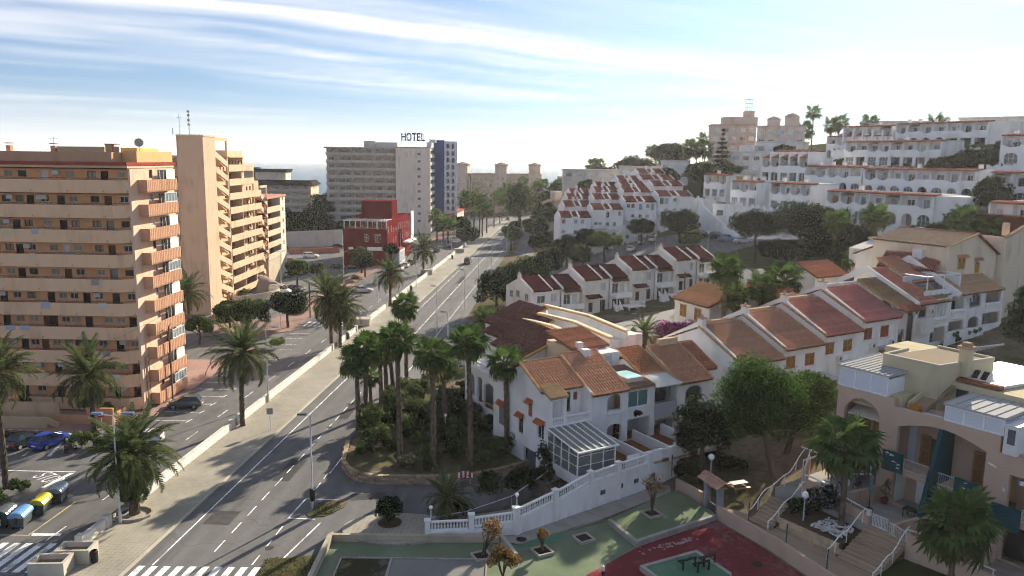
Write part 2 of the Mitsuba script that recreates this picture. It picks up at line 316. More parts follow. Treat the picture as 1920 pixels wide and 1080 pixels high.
for i in range(12):
    x = -45.0 + 0.94 * i; mark(SV, 'crossing_stripe', Polygon([(x - .45, 53.1), (x + .1, 53.1), (x + .4, 57.5), (x - .15, 57.5)]))
mark(SV, 'stop_line', Polygon([(-38.0, 58.7), (-35.7, 58.7), (-35.8, 59.15), (-38.1, 59.15)]))
dashes(SV, -8.9, np.arange(57.8, 240, 7.6), 2.6)
mark(SV, 'bay_line', Polygon([(-40.6, 58.85), (-38.3, 58.8), (-38.0, 65.0), (-37.85, 65.0), (-38.15, 58.7), (-40.6, 58.72)]), (0.5, 0.42, 0.2))
for p in ([(-42.7, 67.9), (-42.3, 67.9), (-41.5, 71.3), (-41.9, 71.3)], [(-48.5, 71.65), (-41.5, 71.5), (-41.5, 71.65), (-48.5, 71.8)], [(-49, 75.4), (-48.85, 75.4), (-49.2, 79.6), (-49.35, 79.6)], [(-46.5, 75.4), (-46.1, 75.4), (-47.2, 80), (-47.5, 80)], [(-51.6, 75.6), (-51.45, 75.6), (-51.9, 79.6), (-52.05, 79.6)], [(-54.2, 75.8), (-54.05, 75.8), (-54.5, 79.6), (-54.65, 79.6)]):
    mark(SV, 'bay_line', Polygon(p))
tm = meshkit.text_mesh('STOP', 1.0, 0.004); v = np.array(tm.vertices)
f = Fr(-44.95, 70.3, 0.0, -35)
v[:, 0] *= 3.1 / v[:, 0].max(); v[:, 1] *= 1.7; m = MB(f); m.add(v + [0, 0, 0.004], tm.faces, WHITE); part(SV, 'stop_lettering', m, 'marking', 'white painted STOP lettering')
for y in np.arange(86.6, 116, 3.15):        # bays beside the lane
    mark(SV, 'bay_line', Polygon([(-40.9, y), (-36.9 + (y - 86) * .06, y), (-36.9 + (y - 86) * .06, y + .12), (-40.9, y + .12)]))
    mark(SV, 'bay_line', Polygon([(-37.0 + (y - 86) * .06, y - .5), (-36.85 + (y - 86) * .06, y - .5), (-36.6 + (y - 86) * .06, y + .7), (-36.75 + (y - 86) * .06, y + .7)]), z=0.009)
for y in (121, 124.3, 129, 132.5, 160, 165, 170):
    mark(SV, 'bay_line', Polygon([(-38.2, y), (-34.6, y), (-34.6, y + .12), (-38.2, y + .12)]))
for i in range(8):
    x = -37.6 + i * 0.98; mark(SV, 'crossing_stripe', Polygon([(x, 138.6), (x + .5, 138.6), (x + .75, 142.6), (x + .25, 142.6)]), z=0.009)
for i in range(10):
    x = -9.5 + i * 0.56; mark(AV, 'crossing_stripe', Polygon([(x, 286.5), (x + .3, 286.5), (x + .55, 292), (x + .25, 292)]), z=0.009)
# pavements, plots and verges
sheet('pink_pavement', Polygon([(-90, 80.4), (-52, 80.4), (-48.2, 80.7), (-45.6, 82), (-44.3, 84.5), (-41.3, 88.2), (-41.1, 118), (-40.4, 121), (-42.6, 124), (-43.2, 113.8), (-90, 113.8)]), 0.13, 'pinkpave', 'pink paved pavement round the orange apartment block', t=0.3)
sheet('pink_pavement', Polygon([(-56.8, 136.3), (-44, 129), (-38.6, 134), (-37.8, 178), (-35.2, 252), (-38.3, 252), (-42, 180), (-44, 150), (-45, 141), (-56.8, 147.5)]), 0.13, 'pinkpave', 'pink paved pavement beyond the zebra crossing', t=0.3)
sheet('car_park', Polygon([(-80, 196), (-51, 202), (-48.6, 214), (-62, 240), (-84, 250)]), 0.02, 'asphalt', 'asphalt car park below the red building')
sheet('hotel_pavement', Polygon([(-34.9, 250), (-30.3, 252), (-23, 340), (-28, 350)]), 0.13, 'pinkpave', 'pink pavement in front of the hotel', t=0.3)
sheet('bush_island', Polygon([(-9.4 + 5.0 * math.cos(t) * (0.85 if math.cos(t) < 0 else 1.1), 60.6 + 2.75 * math.sin(t)) for t in np.linspace(0.35, 2 * PI - 0.5, 22)] + [(-6.4, 58.8), (-6.2, 62)]), 0.13, 'paving', 'gravelled traffic island with a clipped bush', t=0.3)
sheet('verge_island', Polygon([(-16.9, 62.6), (-15.6, 62.7), (-14.3, 64.6), (-14.2, 65.6), (-14.8, 66.1), (-15.6, 65.9), (-16.4, 64.6), (-17.3, 63.2)]), 0.06, 'soil', 'little earth island under the lamp post', t=0.2)
sheet('house_yard', Polygon([(6, 112), (30, 121), (42, 127), (40, 150), (8, 128)]), 0, 'rough', 'pale paved yard between the rows of houses', (.36, .34, .31), drape=0.05)
sheet('dirt_apron', Polygon([(kx(94) + 9.6, 94), (-8, 101), (-1, 112), (0, 128), (-3, 134), (kx(150) + 10.6, 150), (kx(128) + 9.7, 128), (kx(105) + 9.6, 105)]), 0.008, 'asphalt', 'worn apron beside the avenue')

# ------------------------------------------------------------------ building library
DARK = (0.018, 0.02, 0.024); PANE = (0.03, 0.036, 0.042); TEAL = (0.05, 0.12, 0.13); GREYP = (0.16, 0.17, 0.18)
WPLAST = (0.82, 0.81, 0.79); WOODO = (0.42, 0.2, 0.07); WOODB = (0.09, 0.05, 0.032); SHUT = (0.6, 0.59, 0.56)
def wall(par, F, kind, pos, poly, holes, c, t=0.25, name='wall', bsdf='plaster', label=None):
    m = MB(F); m.ext(minus(poly, holes), plane(kind, pos), 0, t, c); return part(par, name, m, bsdf, label)
def window(par, F, mp, a0, a1, z0, z1, fc=(0.72, 0.72, 0.7), pc=PANE, d=0.12, mull=1, det=0, bars=0, label=None, bs='gloss'):
    """A framed window; det: the pane is a sub-part. bars: horizontal bars."""
    m = MB(F); w = 0.07
    m.pbox(mp, a0, a1, z0, z0 + w, d - .03, d + .05, fc); m.pbox(mp, a0, a1, z1 - w, z1, d - .03, d + .05, fc)
    for a in (a0, a1 - w): m.pbox(mp, a, a + w, z0 + w, z1 - w, d - .03, d + .05, fc)
    for i in range(1, mull + 1):
        a = a0 + (a1 - a0) * i / (mull + 1); m.pbox(mp, a - .035, a + .035, z0 + w, z1 - w, d - .025, d + .05, fc)
    for i in range(1, bars + 1):
        z = z0 + (z1 - z0) * i / (bars + 1); m.pbox(mp, a0 + w, a1 - w, z - .025, z + .025, d - .02, d + .05, fc)
    if not det:
        m.pbox(mp, a0 + w, a1 - w, z0 + w, z1 - w, d + .03, d + .06, pc); return part(par, 'window', m, bs, label)
    k = part(par, 'window', m, 'paint', label)
    g = MB(F); g.pbox(mp, a0 + w, a1 - w, z0 + w, z1 - w, d + .03, d + .06, pc)
    if par.count('__') < 1: part(k, 'pane', g, 'glass')
    return k
def door(par, F, mp, a0, a1, z0, z1, c=WOODB, d=0.12, name='door', label=None):
    m = MB(F); m.pbox(mp, a0, a1, z0, z1, d, d + .06, c); w = a1 - a0
    for q in (0.12, 0.56): m.pbox(mp, a0 + .14 * w, a1 - .14 * w, z0 + (z1 - z0) * q, z0 + (z1 - z0) * (q + .34), d - .02, d, np.array(c) * 0.8)
    m.pbox(mp, a0 - .05, a0, z0, z1 + .05, d - .05, d + .06, np.array(c) * .8); m.pbox(mp, a1, a1 + .05, z0, z1 + .05, d - .05, d + .06, np.array(c) * .8)
    return part(par, name, m, 'paint', label)
def shutter(par, F, mp, a0, a1, z0, z1, c=WOODO, d=0.05, n=7, label=None, leaves=2):
    m = MB(F); m.pbox(mp, a0 - .06, a1 + .06, z0 - .06, z1 + .06, d + .04, d + .08, np.array(c) * .55)
    for i in range(leaves):
        p, q = a0 + (a1 - a0) * i / leaves + .01, a0 + (a1 - a0) * (i + 1) / leaves - .01
        for a in (p, q - .07): m.pbox(mp, a, a + .07, z0, z1, d - .02, d + .04, c)
        for z in np.linspace(z0, z1 - .07, 3): m.pbox(mp, p + .07, q - .07, z, z + .07, d - .018, d + .04, c)
        for z in np.linspace(z0 + .08, z1 - .1, n * 2): m.pbox(mp, p + .07, q - .07, z, z + .035, d, d + .035, np.array(c) * (.8 + .2 * ((i * 7 + int(z * 50)) % 3) / 2))
    return part(par, 'shutter', m, 'paint', label)
def tile_mesh(m, p0, du, ds, W, L, sp=0.25, row=0.4, c=(0.45, 0.19, 0.1), seed=0, keep=None, var=0.2, hgt_=0.1, seg=4):
    """Barrel tiles on a slope: p0 the lower left corner, du and ds unit vectors along the eave and up the slope."""
    r = rng(seed); du, ds = np.array(du, float), np.array(ds, float); nn = np.cross(du, ds); nn /= np.linalg.norm(nn); nn *= np.sign(nn[2])
    nu, nr = max(1, int(round(W / sp))), max(1, int(round(L / row))); sp, row = W / nu, L / nr
    A, B = np.meshgrid((np.arange(nu) + .5) * sp, np.arange(nr) * row, indexing='ij'); A, B = A.ravel(), B.ravel()
    if keep is not None: k = keep(A, B + row / 2); A, B = A[k], B[k]
    n = len(A)
    if not n: return m
    th = np.linspace(0, PI, seg + 1)
    base = []
    for e, (wd, lift) in enumerate(((0.38, 0.03), (0.32, 0.0))):
        for t in th: base.append((-math.cos(t) * wd * sp, (1.09 * row if e else 0), math.sin(t) * hgt_ * (1 - .12 * e) + lift))
    base = np.array(base); h = seg + 1
    q = [[i, i + 1, h + i + 1, h + i] for i in range(seg)]
    ja = r.normal(0, .012, n); jb = r.normal(0, .015, n)
    v = (A + ja)[:, None, None] * du + B[:, None, None] * ds + base[None, :, 0:1] * du + (base[None, :, 1:2] + jb[:, None, None]) * ds + base[None, :, 2:3] * nn + np.asarray(p0)
    f = (np.array(q)[None] + (2 * h) * np.arange(n)[:, None, None]).reshape(-1, 4)
    jr = np.round(B / row).astype(int); rowv = r.normal(0, .07, nr + 1)[np.minimum(jr, nr)][:, None]
    col = np.asarray(c) * (1 + var * (r.random((n, 1)) - .5) + rowv) * (1 + 0.04 * r.normal(size=(n, 3)) * [.3, 1, 1])
    col = np.clip(col, .02, .8)
    return m.add(v.reshape(-1, 3), f, np.repeat(col, 2 * h, 0))
def roof(par, F, u0, u1, ve, ze, vr, zr, c=(0.45, 0.19, 0.1), seed=1, sp=0.31, row=0.44, edge=(0.5, 0.34, 0.16), t=0.18, over=0.35, tilename='tiles', ridge=True, seg=4, var=.18, lab=None):
    """One slope from the eave (ve, ze) up to the ridge (vr, zr), with barrel tiles, verge and ridge tiles."""
    d = np.array([0, vr - ve, zr - ze], float); L = np.linalg.norm(d); ds = d / L
    m = MB(F); m.slab([(u0, ve, ze), (u1, ve, ze), (u1, vr, zr), (u0, vr, zr)], t, np.array(c) * .34)
    k = part(par, 'roof', m, 'tile', lab)
    m = MB(F); tile_mesh(m, (u0, ve, ze) - ds * 0.06, (1, 0, 0), ds, u1 - u0, L, sp, row, c, seed, None, var, seg=seg)
    part(k, tilename, m, 'tile', 'rows of clay barrel tiles', 'stuff')
    if edge is not None:
        m = MB(F); n = np.array([0, -ds[2], ds[1]])
        for u in (u0, u1):
            b = np.array([u, ve, ze]); tile_mesh(m, b + n * .03 - np.array([.13, 0, 0]), (1, 0, 0), ds, .26, L, .26, row, np.array(c) * .7 + np.array(edge) * .5, seed + 3, seg=seg)
            m.tube([b - n * .1, b - n * .1 + d], .07, edge, 4)
        part(k, 'verge', m, 'tile', kind='stuff')
    if ridge:
        m = MB(F); tile_mesh(m, (u0, vr - .1, zr + .05), (0, 1, 0), (1, 0, 0), .24, u1 - u0, .24, .42, np.array(c) * .95, seed + 9, seg=seg); part(k, 'ridge_tiles', m, 'tile', kind='stuff')
    return k
def balusters(par, F, p0, p1, z0, h=0.8, c=(0.8, 0.8, 0.78), step=0.24, name='baluster_row', dz=0.0, cap=True):
    """White turned balusters between a plinth and a hand rail, from p0 to p1 (u, v); dz: rise along it."""
    m = MB(F); p0, p1 = np.array(p0, float), np.array(p1, float); L = np.linalg.norm(p1 - p0); n = max(2, int(L / step))
    for i in range(n):
        t = (i + .5) / n; q = p0 + (p1 - p0) * t
        m.lathe([(.075, 0), (.075, .06), (.04, .1), (.075, h * .38), (.045, h * .68), (.03, h * .78), (.07, h * .84), (.07, h)], c, 6, (q[0], q[1], z0 + dz * t))
    k = part(par, name, m, 'paint', 'row of white turned balusters', 'stuff')
    if cap:
        m = MB(F)
        for zz, w, hh in ((h, .11, .11), (-.1, .1, .1)):
            d = (p1 - p0) / L; s = np.array([-d[1], d[0]]) * w
            a, b = p0, p1
            m.slab([(*(a - s), z0 + zz + hh), (*(b - s), z0 + dz + zz + hh), (*(b + s), z0 + dz + zz + hh), (*(a + s), z0 + zz + hh)], hh, c)
        part(par, 'hand_rail', m, 'paint')
    return k
def ac_unit(F, mp, a, z, label, group=None, d=0.0):
    k = thing('air_conditioner', label, 'air conditioner', group)
    m = MB(F); m.pbox(mp, a, a + .85, z, z + .6, d - .38, d - .06, (0.66, 0.66, 0.64)); part(k, 'casing', m, 'paint')
    m = MB(F); mp2 = lambda x, y, q: mp(x, y, q)
    t = np.linspace(0, 2 * PI, 13)[:-1]; x, y = a + .36 + .22 * np.cos(t), z + .3 + .22 * np.sin(t)
    v = mp(np.r_[x, a + .36], np.r_[y, z + .3], np.full(13, d - .385)); m.add(v, [[i, (i + 1) % 12, 12] for i in range(12)], (.07, .07, .075)); part(k, 'fan_grille', m, 'paint')
    m = MB(F)
    for q in (.15, .65): m.pbox(mp, a + q, a + q + .05, z - .06, z, d - .38, d, (.4, .4, .4))
    part(k, 'bracket', m, 'paint'); return k
def aerial(F, u, v, z, h=2.0, label='thin television aerial on a roof', group='television aerials on the roofs'):
    m = MB(F); g = (0.3, 0.3, 0.31); m.tube([(u, v, z), (u, v, z + h)], .03, g, 4); m.tube([(u - .5, v, z + h - .15), (u + .5, v, z + h - .15)], .02, g, 4)
    for i in range(5): m.tube([(u - .4 + .2 * i, v - .25, z + h - .15), (u - .4 + .2 * i, v + .25, z + h - .15)], .012, g, 3)
    return one('aerial', label, 'aerial', m, 'paint', group)
def dish(F, u, v, z, label, r=.5, group=None):
    k = thing('satellite_dish', label, 'satellite dish', group); m = MB(F.sub(u, v, z, 20)); g = (.32, .33, .35)
    m.tube([(0, 0, 0), (0, 0, .9)], .04, g, 5); part(k, 'mast', m, 'paint')
    m = MB(F.sub(u, v, z + 1.0, 20)); th = np.linspace(0, 2 * PI, 13)[:-1]; V = [(0, 0, 0)]
    for rr in (.5, 1.0):
        for t in th: V.append((r * rr * math.cos(t), .25 * r * rr * rr * -1, r * rr * math.sin(t)))
    f = [[0, 1 + i, 1 + (i + 1) % 12] for i in range(12)] + [[1 + i, 13 + i, 13 + (i + 1) % 12] for i in range(12)] + [[1 + i, 13 + (i + 1) % 12, 1 + (i + 1) % 12] for i in range(12)]
    m.add(V, f, (.3, .31, .33)); part(k, 'bowl', m, 'paint'); return k

# ------------------------------------------------------------------ orange apartment block on the left
ORW, ORP, ORE, REDB = (0.84, 0.45, 0.23), (0.82, 0.545, 0.345), (0.77, 0.55, 0.4), (0.33, 0.085, 0.065)
FA = Fr(-43.4, 89.15, 0, -2.0)
A = thing('apartment_block', 'orange apartment block with long galleries, nearest building on the left', 'apartment block')
LA = 27.0
def a_floor(k): return 25.72 - 2.82 * k
rows = ['W95 V235 W400 W537 D620 W725', 'W70 D140 W232 D337 W415 W553 B637 W738', 'D50 W128 W248 D352 W430 W567 G652 W750', 'W0 D67 W143 W287 V367 W445 W580 B663 W765', 'W8 D80 W157 W300 B382 W460 W593 G676 W777', 'W45 W137 D268 W345 W417 D500 W577 D690 W790',
        'W62 W153 B238 D285 W360 W430 D513 W641 W722 D805', 'D90 W157 B225 W300 G380 W447 D530 W603 D717 W815', 'W100 W185 D310 W385 D520 W660 W745 D828', 'D90 W200 D325 W410 D560 W640 D700 D838']
corn = [795, 800, 812, 822, 835, 845, 855, 865, 878, 890]
mb_slab = MB(FA)
for k in range(10):
    z = a_floor(k); ops = []
    its = [(q[0], -(corn[k] - int(q[1:])) / 54.7) for q in rows[k].split()]
    rr = random.Random(k); u = its[0][1] - 1.6
    while u > -LA + 1:
        its.append((rr.choice('WWD'), u)); u -= 1.5 + rr.random() * .8
    mp = plane('f', 1.4)
    for ty, u in its:
        if u > -1.0: u = -1.0
        if ty == 'W': ops.append((ty, rect(u - .5, u + .5, z + 1.65, z + 2.38), u))
        else: ops.append((ty, rect(u - .44, u + .44, z + .3, z + 2.4), u))
    wall(A, FA, 'f', 1.4, rect(-LA, -.25, z + .25, z + 2.62), [o[1] for o in ops], ORW, .2, 'gallery_wall')
    for ty, _, u in ops:
        if ty == 'W': window(A, FA, mp, u - .5, u + .5, z + 1.65, z + 2.38, rr.choice([(.5, .45, .38), (.12, .1, .09), (.6, .58, .52)]), rr.choice([(.05, .04, .035), (.06, .055, .05), (.34, .28, .19), (.27, .22, .15), (.4, .35, .26)]), .1, 1, bs='paint')
        elif ty in 'GV': window(A, FA, mp, u - .44, u + .44, z + .3, z + 2.4, (.7, .68, .64) if ty == 'V' else (.12, .09, .07), (.55, .54, .5) if ty == 'V' else (.2, .22, .22), .1, 0, bars=2)
        else: door(A, FA, mp, u - .44, u + .44, z + .3, z + 2.4, (.17, .075, .03) if ty == 'B' else (.035, .022, .017), .1)
    m = MB(FA); m.box(-LA, -1.4, .14, 1.4, z, z + .25, (.42, .3, .2)); m.box(-1.4, -.3, .75, 1.4, z, z + .25, (.42, .3, .2)); part(A, 'gallery_floor', m, 'rough')
    for q in range(2 + k % 3):        # washing over the parapets and boxes on the wall
        u = -1.8 - rr.random() * 17; w = .5 + rr.random() * .8
        if rr.random() < .55: m = MB(FA); m.box(u, u + w, -.03, -.005, z + .95 - rr.random() * .25, z + 1.48, rr.choice([(.6, .6, .58), (.42, .44, .5), (.5, .3, .24), (.65, .55, .35), (.3, .32, .3)])); part(A, 'washing', m, 'rough')
        else: m = MB(FA); m.box(u, u + .75, 1.1, 1.38, z + 1.95, z + 2.45, (.62, .6, .56)); part(A, 'air_conditioner_box', m, 'paint')
    m = MB(FA); P = [(-LA, 0), (-1.36, 0), (-.16, .92)]
    for (x0, y0), (x1, y1) in ((P[0], P[1]), (P[1], P[2])):
        d = np.array([x1 - x0, y1 - y0]); d /= np.hypot(*d); nn = np.array([-d[1], d[0]]) * .13
        m.slab([(x0, y0, z + 1.42), (x1, y1, z + 1.42), (x1 + nn[0], y1 + nn[1], z + 1.42), (x0 + nn[0], y0 + nn[1], z + 1.42)], 1.47, ORP)
    kk = part(A, 'parapet', m, 'plaster')
    m = MB(FA); m.box(-LA, -1.36, .0, .14, z + 1.425, z + 1.47, (.2, .09, .06)); m.tube([(-LA, .07, z + 1.62), (-1.36, .07, z + 1.62), (-.2, .95, z + 1.62)], .025, (.13, .06, .045), 4)
    for i in range(18): m.tube([(-1.5 - 1.45 * i, .07, z + 1.42), (-1.5 - 1.45 * i, .07, z + 1.62)], .02, (.13, .06, .045), 4)
    part(kk, 'railing', m, 'paint')
    m = MB(FA)
    for i in range(7): m.lathe([(.0, .02), (.06, .02), (.06, 0), (0, 0)], (.3, .17, .1), 5, (-2.6 - 4.2 * i, -.03, z + .25)); m.tube([(-2.6 - 4.2 * i, .05, z + .2), (-2.6 - 4.2 * i, -.22, z + .17)], .035, (.33, .2, .13), 5)
    part(kk, 'spout', m, 'rough', kind='stuff')
# stone base, end wall, back
wall(A, FA, 'f', 1.4, rect(-LA, -.25, -.2, .55), [], (.4, .3, .22), .3, 'base_wall')
ops = []
for k in range(10):
    z = a_floor(k); ops += [rect(5.3, 6.15, z + 1.55, z + 2.55), rect(7.4, 10.0, z + .35, z + 2.5)]
wall(A, FA, 'r', 0, rect(.9, 11.6, -.2, 28.75), ops, ORE, .25, 'end_wall')
m = MB(FA); m.box(-LA, -.26, 11.4, 11.6, -.2, 28.7, ORE); m.box(-LA, -LA + .2, 1.4, 11.4, -.2, 28.7, ORE); part(A, 'rear_wall', m, 'plaster')
for k in range(10):
    z = a_floor(k); mp = plane('r', 0)
    m = MB(FA); m.box(0, 1.05, 2.5, 10.2, z, z + .16, (.5, .31, .2)); m.box(.95, 1.07, 2.5, 10.2, z + .16, z + 1.42, (.6, .35, .23)); m.box(0, .95, 2.5, 2.62, z + .16, z + 1.42, (.6, .35, .23)); m.box(0, .95, 10.08, 10.2, z + .16, z + 1.42, (.6, .35, .23))
    b = part(A, 'balcony', m, 'plaster')
    m = MB(FA)
    for i in range(18): m.box(1.07, 1.1, 2.54 + .43 * i, 2.69 + .43 * i, z + .05, z + 1.4, (.58, .33, .21))
    part(b, 'rib', m, 'plaster', kind='stuff')
    window(A, FA, mp, 5.3, 6.15, z + 1.55, z + 2.55, (.75, .73, .7) if k % 3 else (.12, .1, .09), [PANE, (.6, .6, .58)][k % 4 == 2], .12, 1)
    window(A, FA, mp, 7.4, 10.0, z + .35, z + 2.5, (.72, .72, .7), PANE, .14, 2)
    rr = random.Random(50 + k)
    if k % 3 == 1 or k == 9:        # glazed-in balcony
        mq = plane('r', 1.0); window(A, FA, mq, 6.9, 10.05, z + 1.44, z + 2.6, (.74, .74, .72), (.2, .23, .24), 0, 3)
    else:
        m = MB(FA); a = 7.5 + rr.random() * .5
        for i in range(2): m.box(.88, .93, a + i * 1.15, a + 1.05 + i * 1.15, z + .85 + rr.random() * .4, z + 2.6, (.78, .77, .73))
        part(A, 'roller_blind', m, 'paint')
m = MB(FA); m.box(-LA, .18, -.05, 11.7, 28.76, 29.15, REDB); part(A, 'red_fascia', m, 'plaster', 'dark red fascia under the roof')
m = MB(FA); m.box(-LA, .1, 0.2, 11.6, 28.5, 28.76, ORE); part(A, 'roof_slab', m, 'rough')
m = MB(FA); m.box(-LA, -1.7, .35, .6, 29.15, 30.25, (.5, .3, .2)); m.box(-1.95, -1.7, .6, 9.5, 29.15, 30.25, (.6, .4, .22)); part(A, 'roof_parapet', m, 'plaster')
m = MB(FA); m.box(-8.6, -3.2, 1.6, 4.5, 29.15, 30.85, (.55, .42, .24)); m.box(-3.6, -1.6, 6, 11.2, 29.15, 30.8, (.74, .5, .2)); part(A, 'roof_house', m, 'plaster')
m = MB(FA); m.box(-1.6, .1, 2.5, 11.3, 29.15, 30.4, (.74, .46, .23)); part(A, 'roof_box', m, 'plaster', 'ochre box on the roof above the end wall')
m = MB(FA)
for u, v, w in ((-9.3, 1.5, .5), (-14.4, 1.4, .5), (-3.0, 1.6, .8), (-2.2, 1.7, .5)): m.box(u, u + w, v, v + .5, 30.2, 30.9 + .3 * (w > .6), (.5, .32, .2)); m.box(u - .08, u + w + .08, v - .08, v + .58, 31.1, 31.2, (.4, .25, .17))
part(A, 'chimney', m, 'plaster', kind='stuff')
aerial(FA, -9.0, 1.7, 30.9, 1.0, 'small aerial on the left roof of the orange block'); dish(FA, -.4, 4.2, 30.4, 'grey satellite dish on the roof of the orange block', .5)
m = MB(FA)
for a, z in ((2.2, 4.3), (2.6, 3.9), (3.0, 4.3)): pass
m.tube([(.12, 1.6, 0), (.12, 1.6, 6.3), (.3, 1.9, 6.6)], .07, (.3, .2, .13), 5); m.tube([(.12, 2.3, 0), (.12, 2.3, 5.8), (.3, 2.6, 6.0)], .05, (.3, .2, .13), 5); part(A, 'down_pipe', m, 'paint')
# steps, ramp and planters before it
m = MB(Fr(0, 0)); m.box(-75, -51, 83.3, 83.55, 0, 1.35, (.56, .4, .25)); m.slab([(-51, 83.3, 1.35), (-49.9, 83.6, .6), (-49.9, 83.85, .6), (-51, 83.55, 1.35)], .7, (.56, .4, .25)); m.box(-70, -51, 85.7, 85.95, .3, 2.3, (.6, .42, .26))
m.box(-51, -44.6, 84.8, 85.05, .1, 1.15, (.62, .33, .19)); m.box(-47.6, -44.6, 85.05, 85.3, .1, 1.9, (.62, .33, .19)); m.box(-44.85, -44.6, 84.8, 88.2, .1, 1.15, (.62, .33, .19))
one('garden_wall', 'low orange garden walls and ramp in front of the orange apartment block', 'wall', m, 'plaster')

# ------------------------------------------------------------------ tower block with open stairs
FB = Fr(-57.4, 148.0, 0, 0); TAN, TANL = (0.6, 0.45, 0.32), (0.66, 0.49, 0.335)
B = thing('stair_tower_block', 'tall tan apartment block with zigzag open stairs on its side', 'apartment block')
m = MB(FB); m.box(-4.9, 0, 0, 5.9, -.3, 33.5, TAN); m.box(-4.9, .15, -.12, 6.0, 33.5, 33.8, TANL); part(B, 'tower', m, 'plaster')
m = MB(FB); m.box(-2.6, -2.4, 5.9, 12.6, 0, 31, TANL); m.box(-.35, 0, 12.2, 12.6, -.2, 33.5, TANL); m.box(-.35, 0, 5.9, 12.2, 32.9, 33.5, TANL); part(B, 'stair_frame', m, 'plaster')
for k in range(11):
    z = 30.9 - 2.85 * k
    if z < 2: break
    m = MB(FB)
    m.slab([(-.15, 5.9, z), (0, 5.9, z), (0, 12.2, z - 2.0), (-.15, 12.2, z - 2.0)], 1.15, TANL)
    m.box(-2.4, -.15, 10.6, 12.2, z - 3.05, z - 2.9, TAN); m.slab([(-2.4, 5.9, z - 1.0), (-.15, 5.9, z - 1.0), (-.15, 10.6, z - 2.9), (-2.4, 10.6, z - 2.9)], .2, TAN)
    part(B, 'stair_flight', m, 'plaster')
def gallery(par, F, v0, v1, ztop, n, pitch, c, depth=2.1, side='r', seed=0, dark=WOODB, wallc=None, doors=1):
    """Open galleries on a side wall: parapet, floor, back wall with doors and windows."""
    rr = random.Random(seed); pos = 0
    for k in range(n):
        z = ztop - pitch * k
        m = MB(F); mp = plane(side, 0)
        m.pbox(mp, v0, v1, z - 1.35, z, -.1, .02, c); m.pbox(mp, v0, v1, z - 1.45, z - 1.25, .02, depth, c); part(par, 'parapet', m, 'plaster')
        ops, its, v = [], [], v0 + .8
        while v < v1 - 1.2:
            d = rr.random() < .4 * doors; w = .9 if d else 1.1
            its.append((d, v, v + w)); ops.append(rect(v, v + w, z - (1.2 if d else .1), z + .85)); v += w + .35 + rr.random() * 1.0
        mp = plane(side, -depth)
        wall(par, F, side, -depth, rect(v0, v1, z - 1.25, z + 1.4), ops, wallc or c, .2, 'gallery_wall')
        for d, a, b in its:
            if d: door(par, F, mp, a, b, z - 1.2, z + .85, dark)
            else: window(par, F, mp, a, b, z - .1, z + .85, (.14, .11, .09), PANE, .1, 1)
gallery(B, FB, 12.6, 28.0, 28.25, 10, 2.86, TANL, seed=3)
m = MB(FB); m.box(-12, -2.25, 5.9, 28, -.3, 30.0, TAN); m.box(-12.5, .2, 12.6, 28, 29.7, 29.95, TANL); m.box(-9, -.5, 13.2, 23, 29.95, 31.1, TANL); part(B, 'core', m, 'plaster')
m = MB(FB); m.box(-.3, 0, 27.7, 28, 0, 28, TANL); m.box(-2.2, 0, 20.2, 20.4, 0, 28, TANL); part(B, 'partition_wall', m, 'plaster')
# lower wing and its stairs
gallery(B, FB, 28.0, 32.6, 22.5, 8, 2.86, TANL, seed=5)
m = MB(FB); m.box(-12, -2.25, 28, 38, -.3, 24.4, TAN); m.box(-.35, 0, 36.9, 37.2, 0, 23.4, TANL); m.box(-.35, 0, 32.4, 36.9, 22.9, 23.4, TANL); part(B, 'lower_wing', m, 'plaster')
for k in range(7):
    z = 21.8 - 2.85 * k; m = MB(FB); m.slab([(-.15, 32.6, z), (0, 32.6, z), (0, 36.9, z - 2), (-.15, 36.9, z - 2)], 1.1, TANL); m.box(-1.6, -.15, 35.5, 36.9, z - 3, z - 2.85, TAN); part(B, 'stair_flight', m, 'plaster')
# left wing set back, with dark recesses
FBl = FB.sub(-4.9, 4.0)
m = MB(FBl); m.box(-30, 0, 1.3, 12, 0, 29.6, TAN); m.box(-30, 0, -.1, 12, 29.6, 29.9, TANL); part(B, 'left_wing', m, 'plaster')
for k in range(10):
    z = 27.9 - 2.86 * k; m = MB(FBl); m.box(-6.5, 0, 0, .12, z - 1.15, z, TAN); m.box(-6.5, 0, .12, 1.3, z - 1.2, z - 1.05, TAN); part(B, 'parapet', m, 'plaster')
    for u in (-5.6, -3.6, -1.9): window(B, FBl, plane('f', 1.3), u, u + 1.2, z - .2, z + 1.0, (.12, .1, .09), DARK, -.02, 1)
m = MB(FB); m.tube([(-3.2, 2, 33.8), (-3.2, 2, 38.0)], .06, (.25, .26, .28), 5)
for z in (35.5, 36.3, 37.2, 37.9): m.box(-3.4, -3.0, 1.8, 2.2, z, z + .35, (.2, .21, .23))
m.tube([(-5, 2, 33.8), (-5, 2, 37.6)], .04, (.25, .26, .28), 5); m.tube([(-5.5, 2, 37), (-4.5, 2, 37)], .03, (.25, .26, .28), 4); m.tube([(-6.3, 2, 33.8), (-6.3, 2, 35)], .08, (.3, .3, .3), 5)
one('radio_mast', 'pair of slim radio masts on top of the stair tower', 'mast', m, 'paint')
door(B, FB, plane('r', 0), 8.6, 9.9, .2, 2.7, (.06, .025, .02), -.05, label='dark entrance door at the foot of the stairs'); m = MB(FB); m.box(-.2, 1.2, 4.6, 4.8, 0, 1.2, (.55, .4, .26)); m.slab([(0, 4.8, .1), (3, 4.8, .1), (3, 12, .8), (0, 12, .8)], .7, (.5, .44, .36)); part(B, 'entrance_ramp', m, 'rough')
k = thing('entrance_wall', 'curved pale stone wall beside the entrance of the stair tower', 'wall'); m = MB(FB)
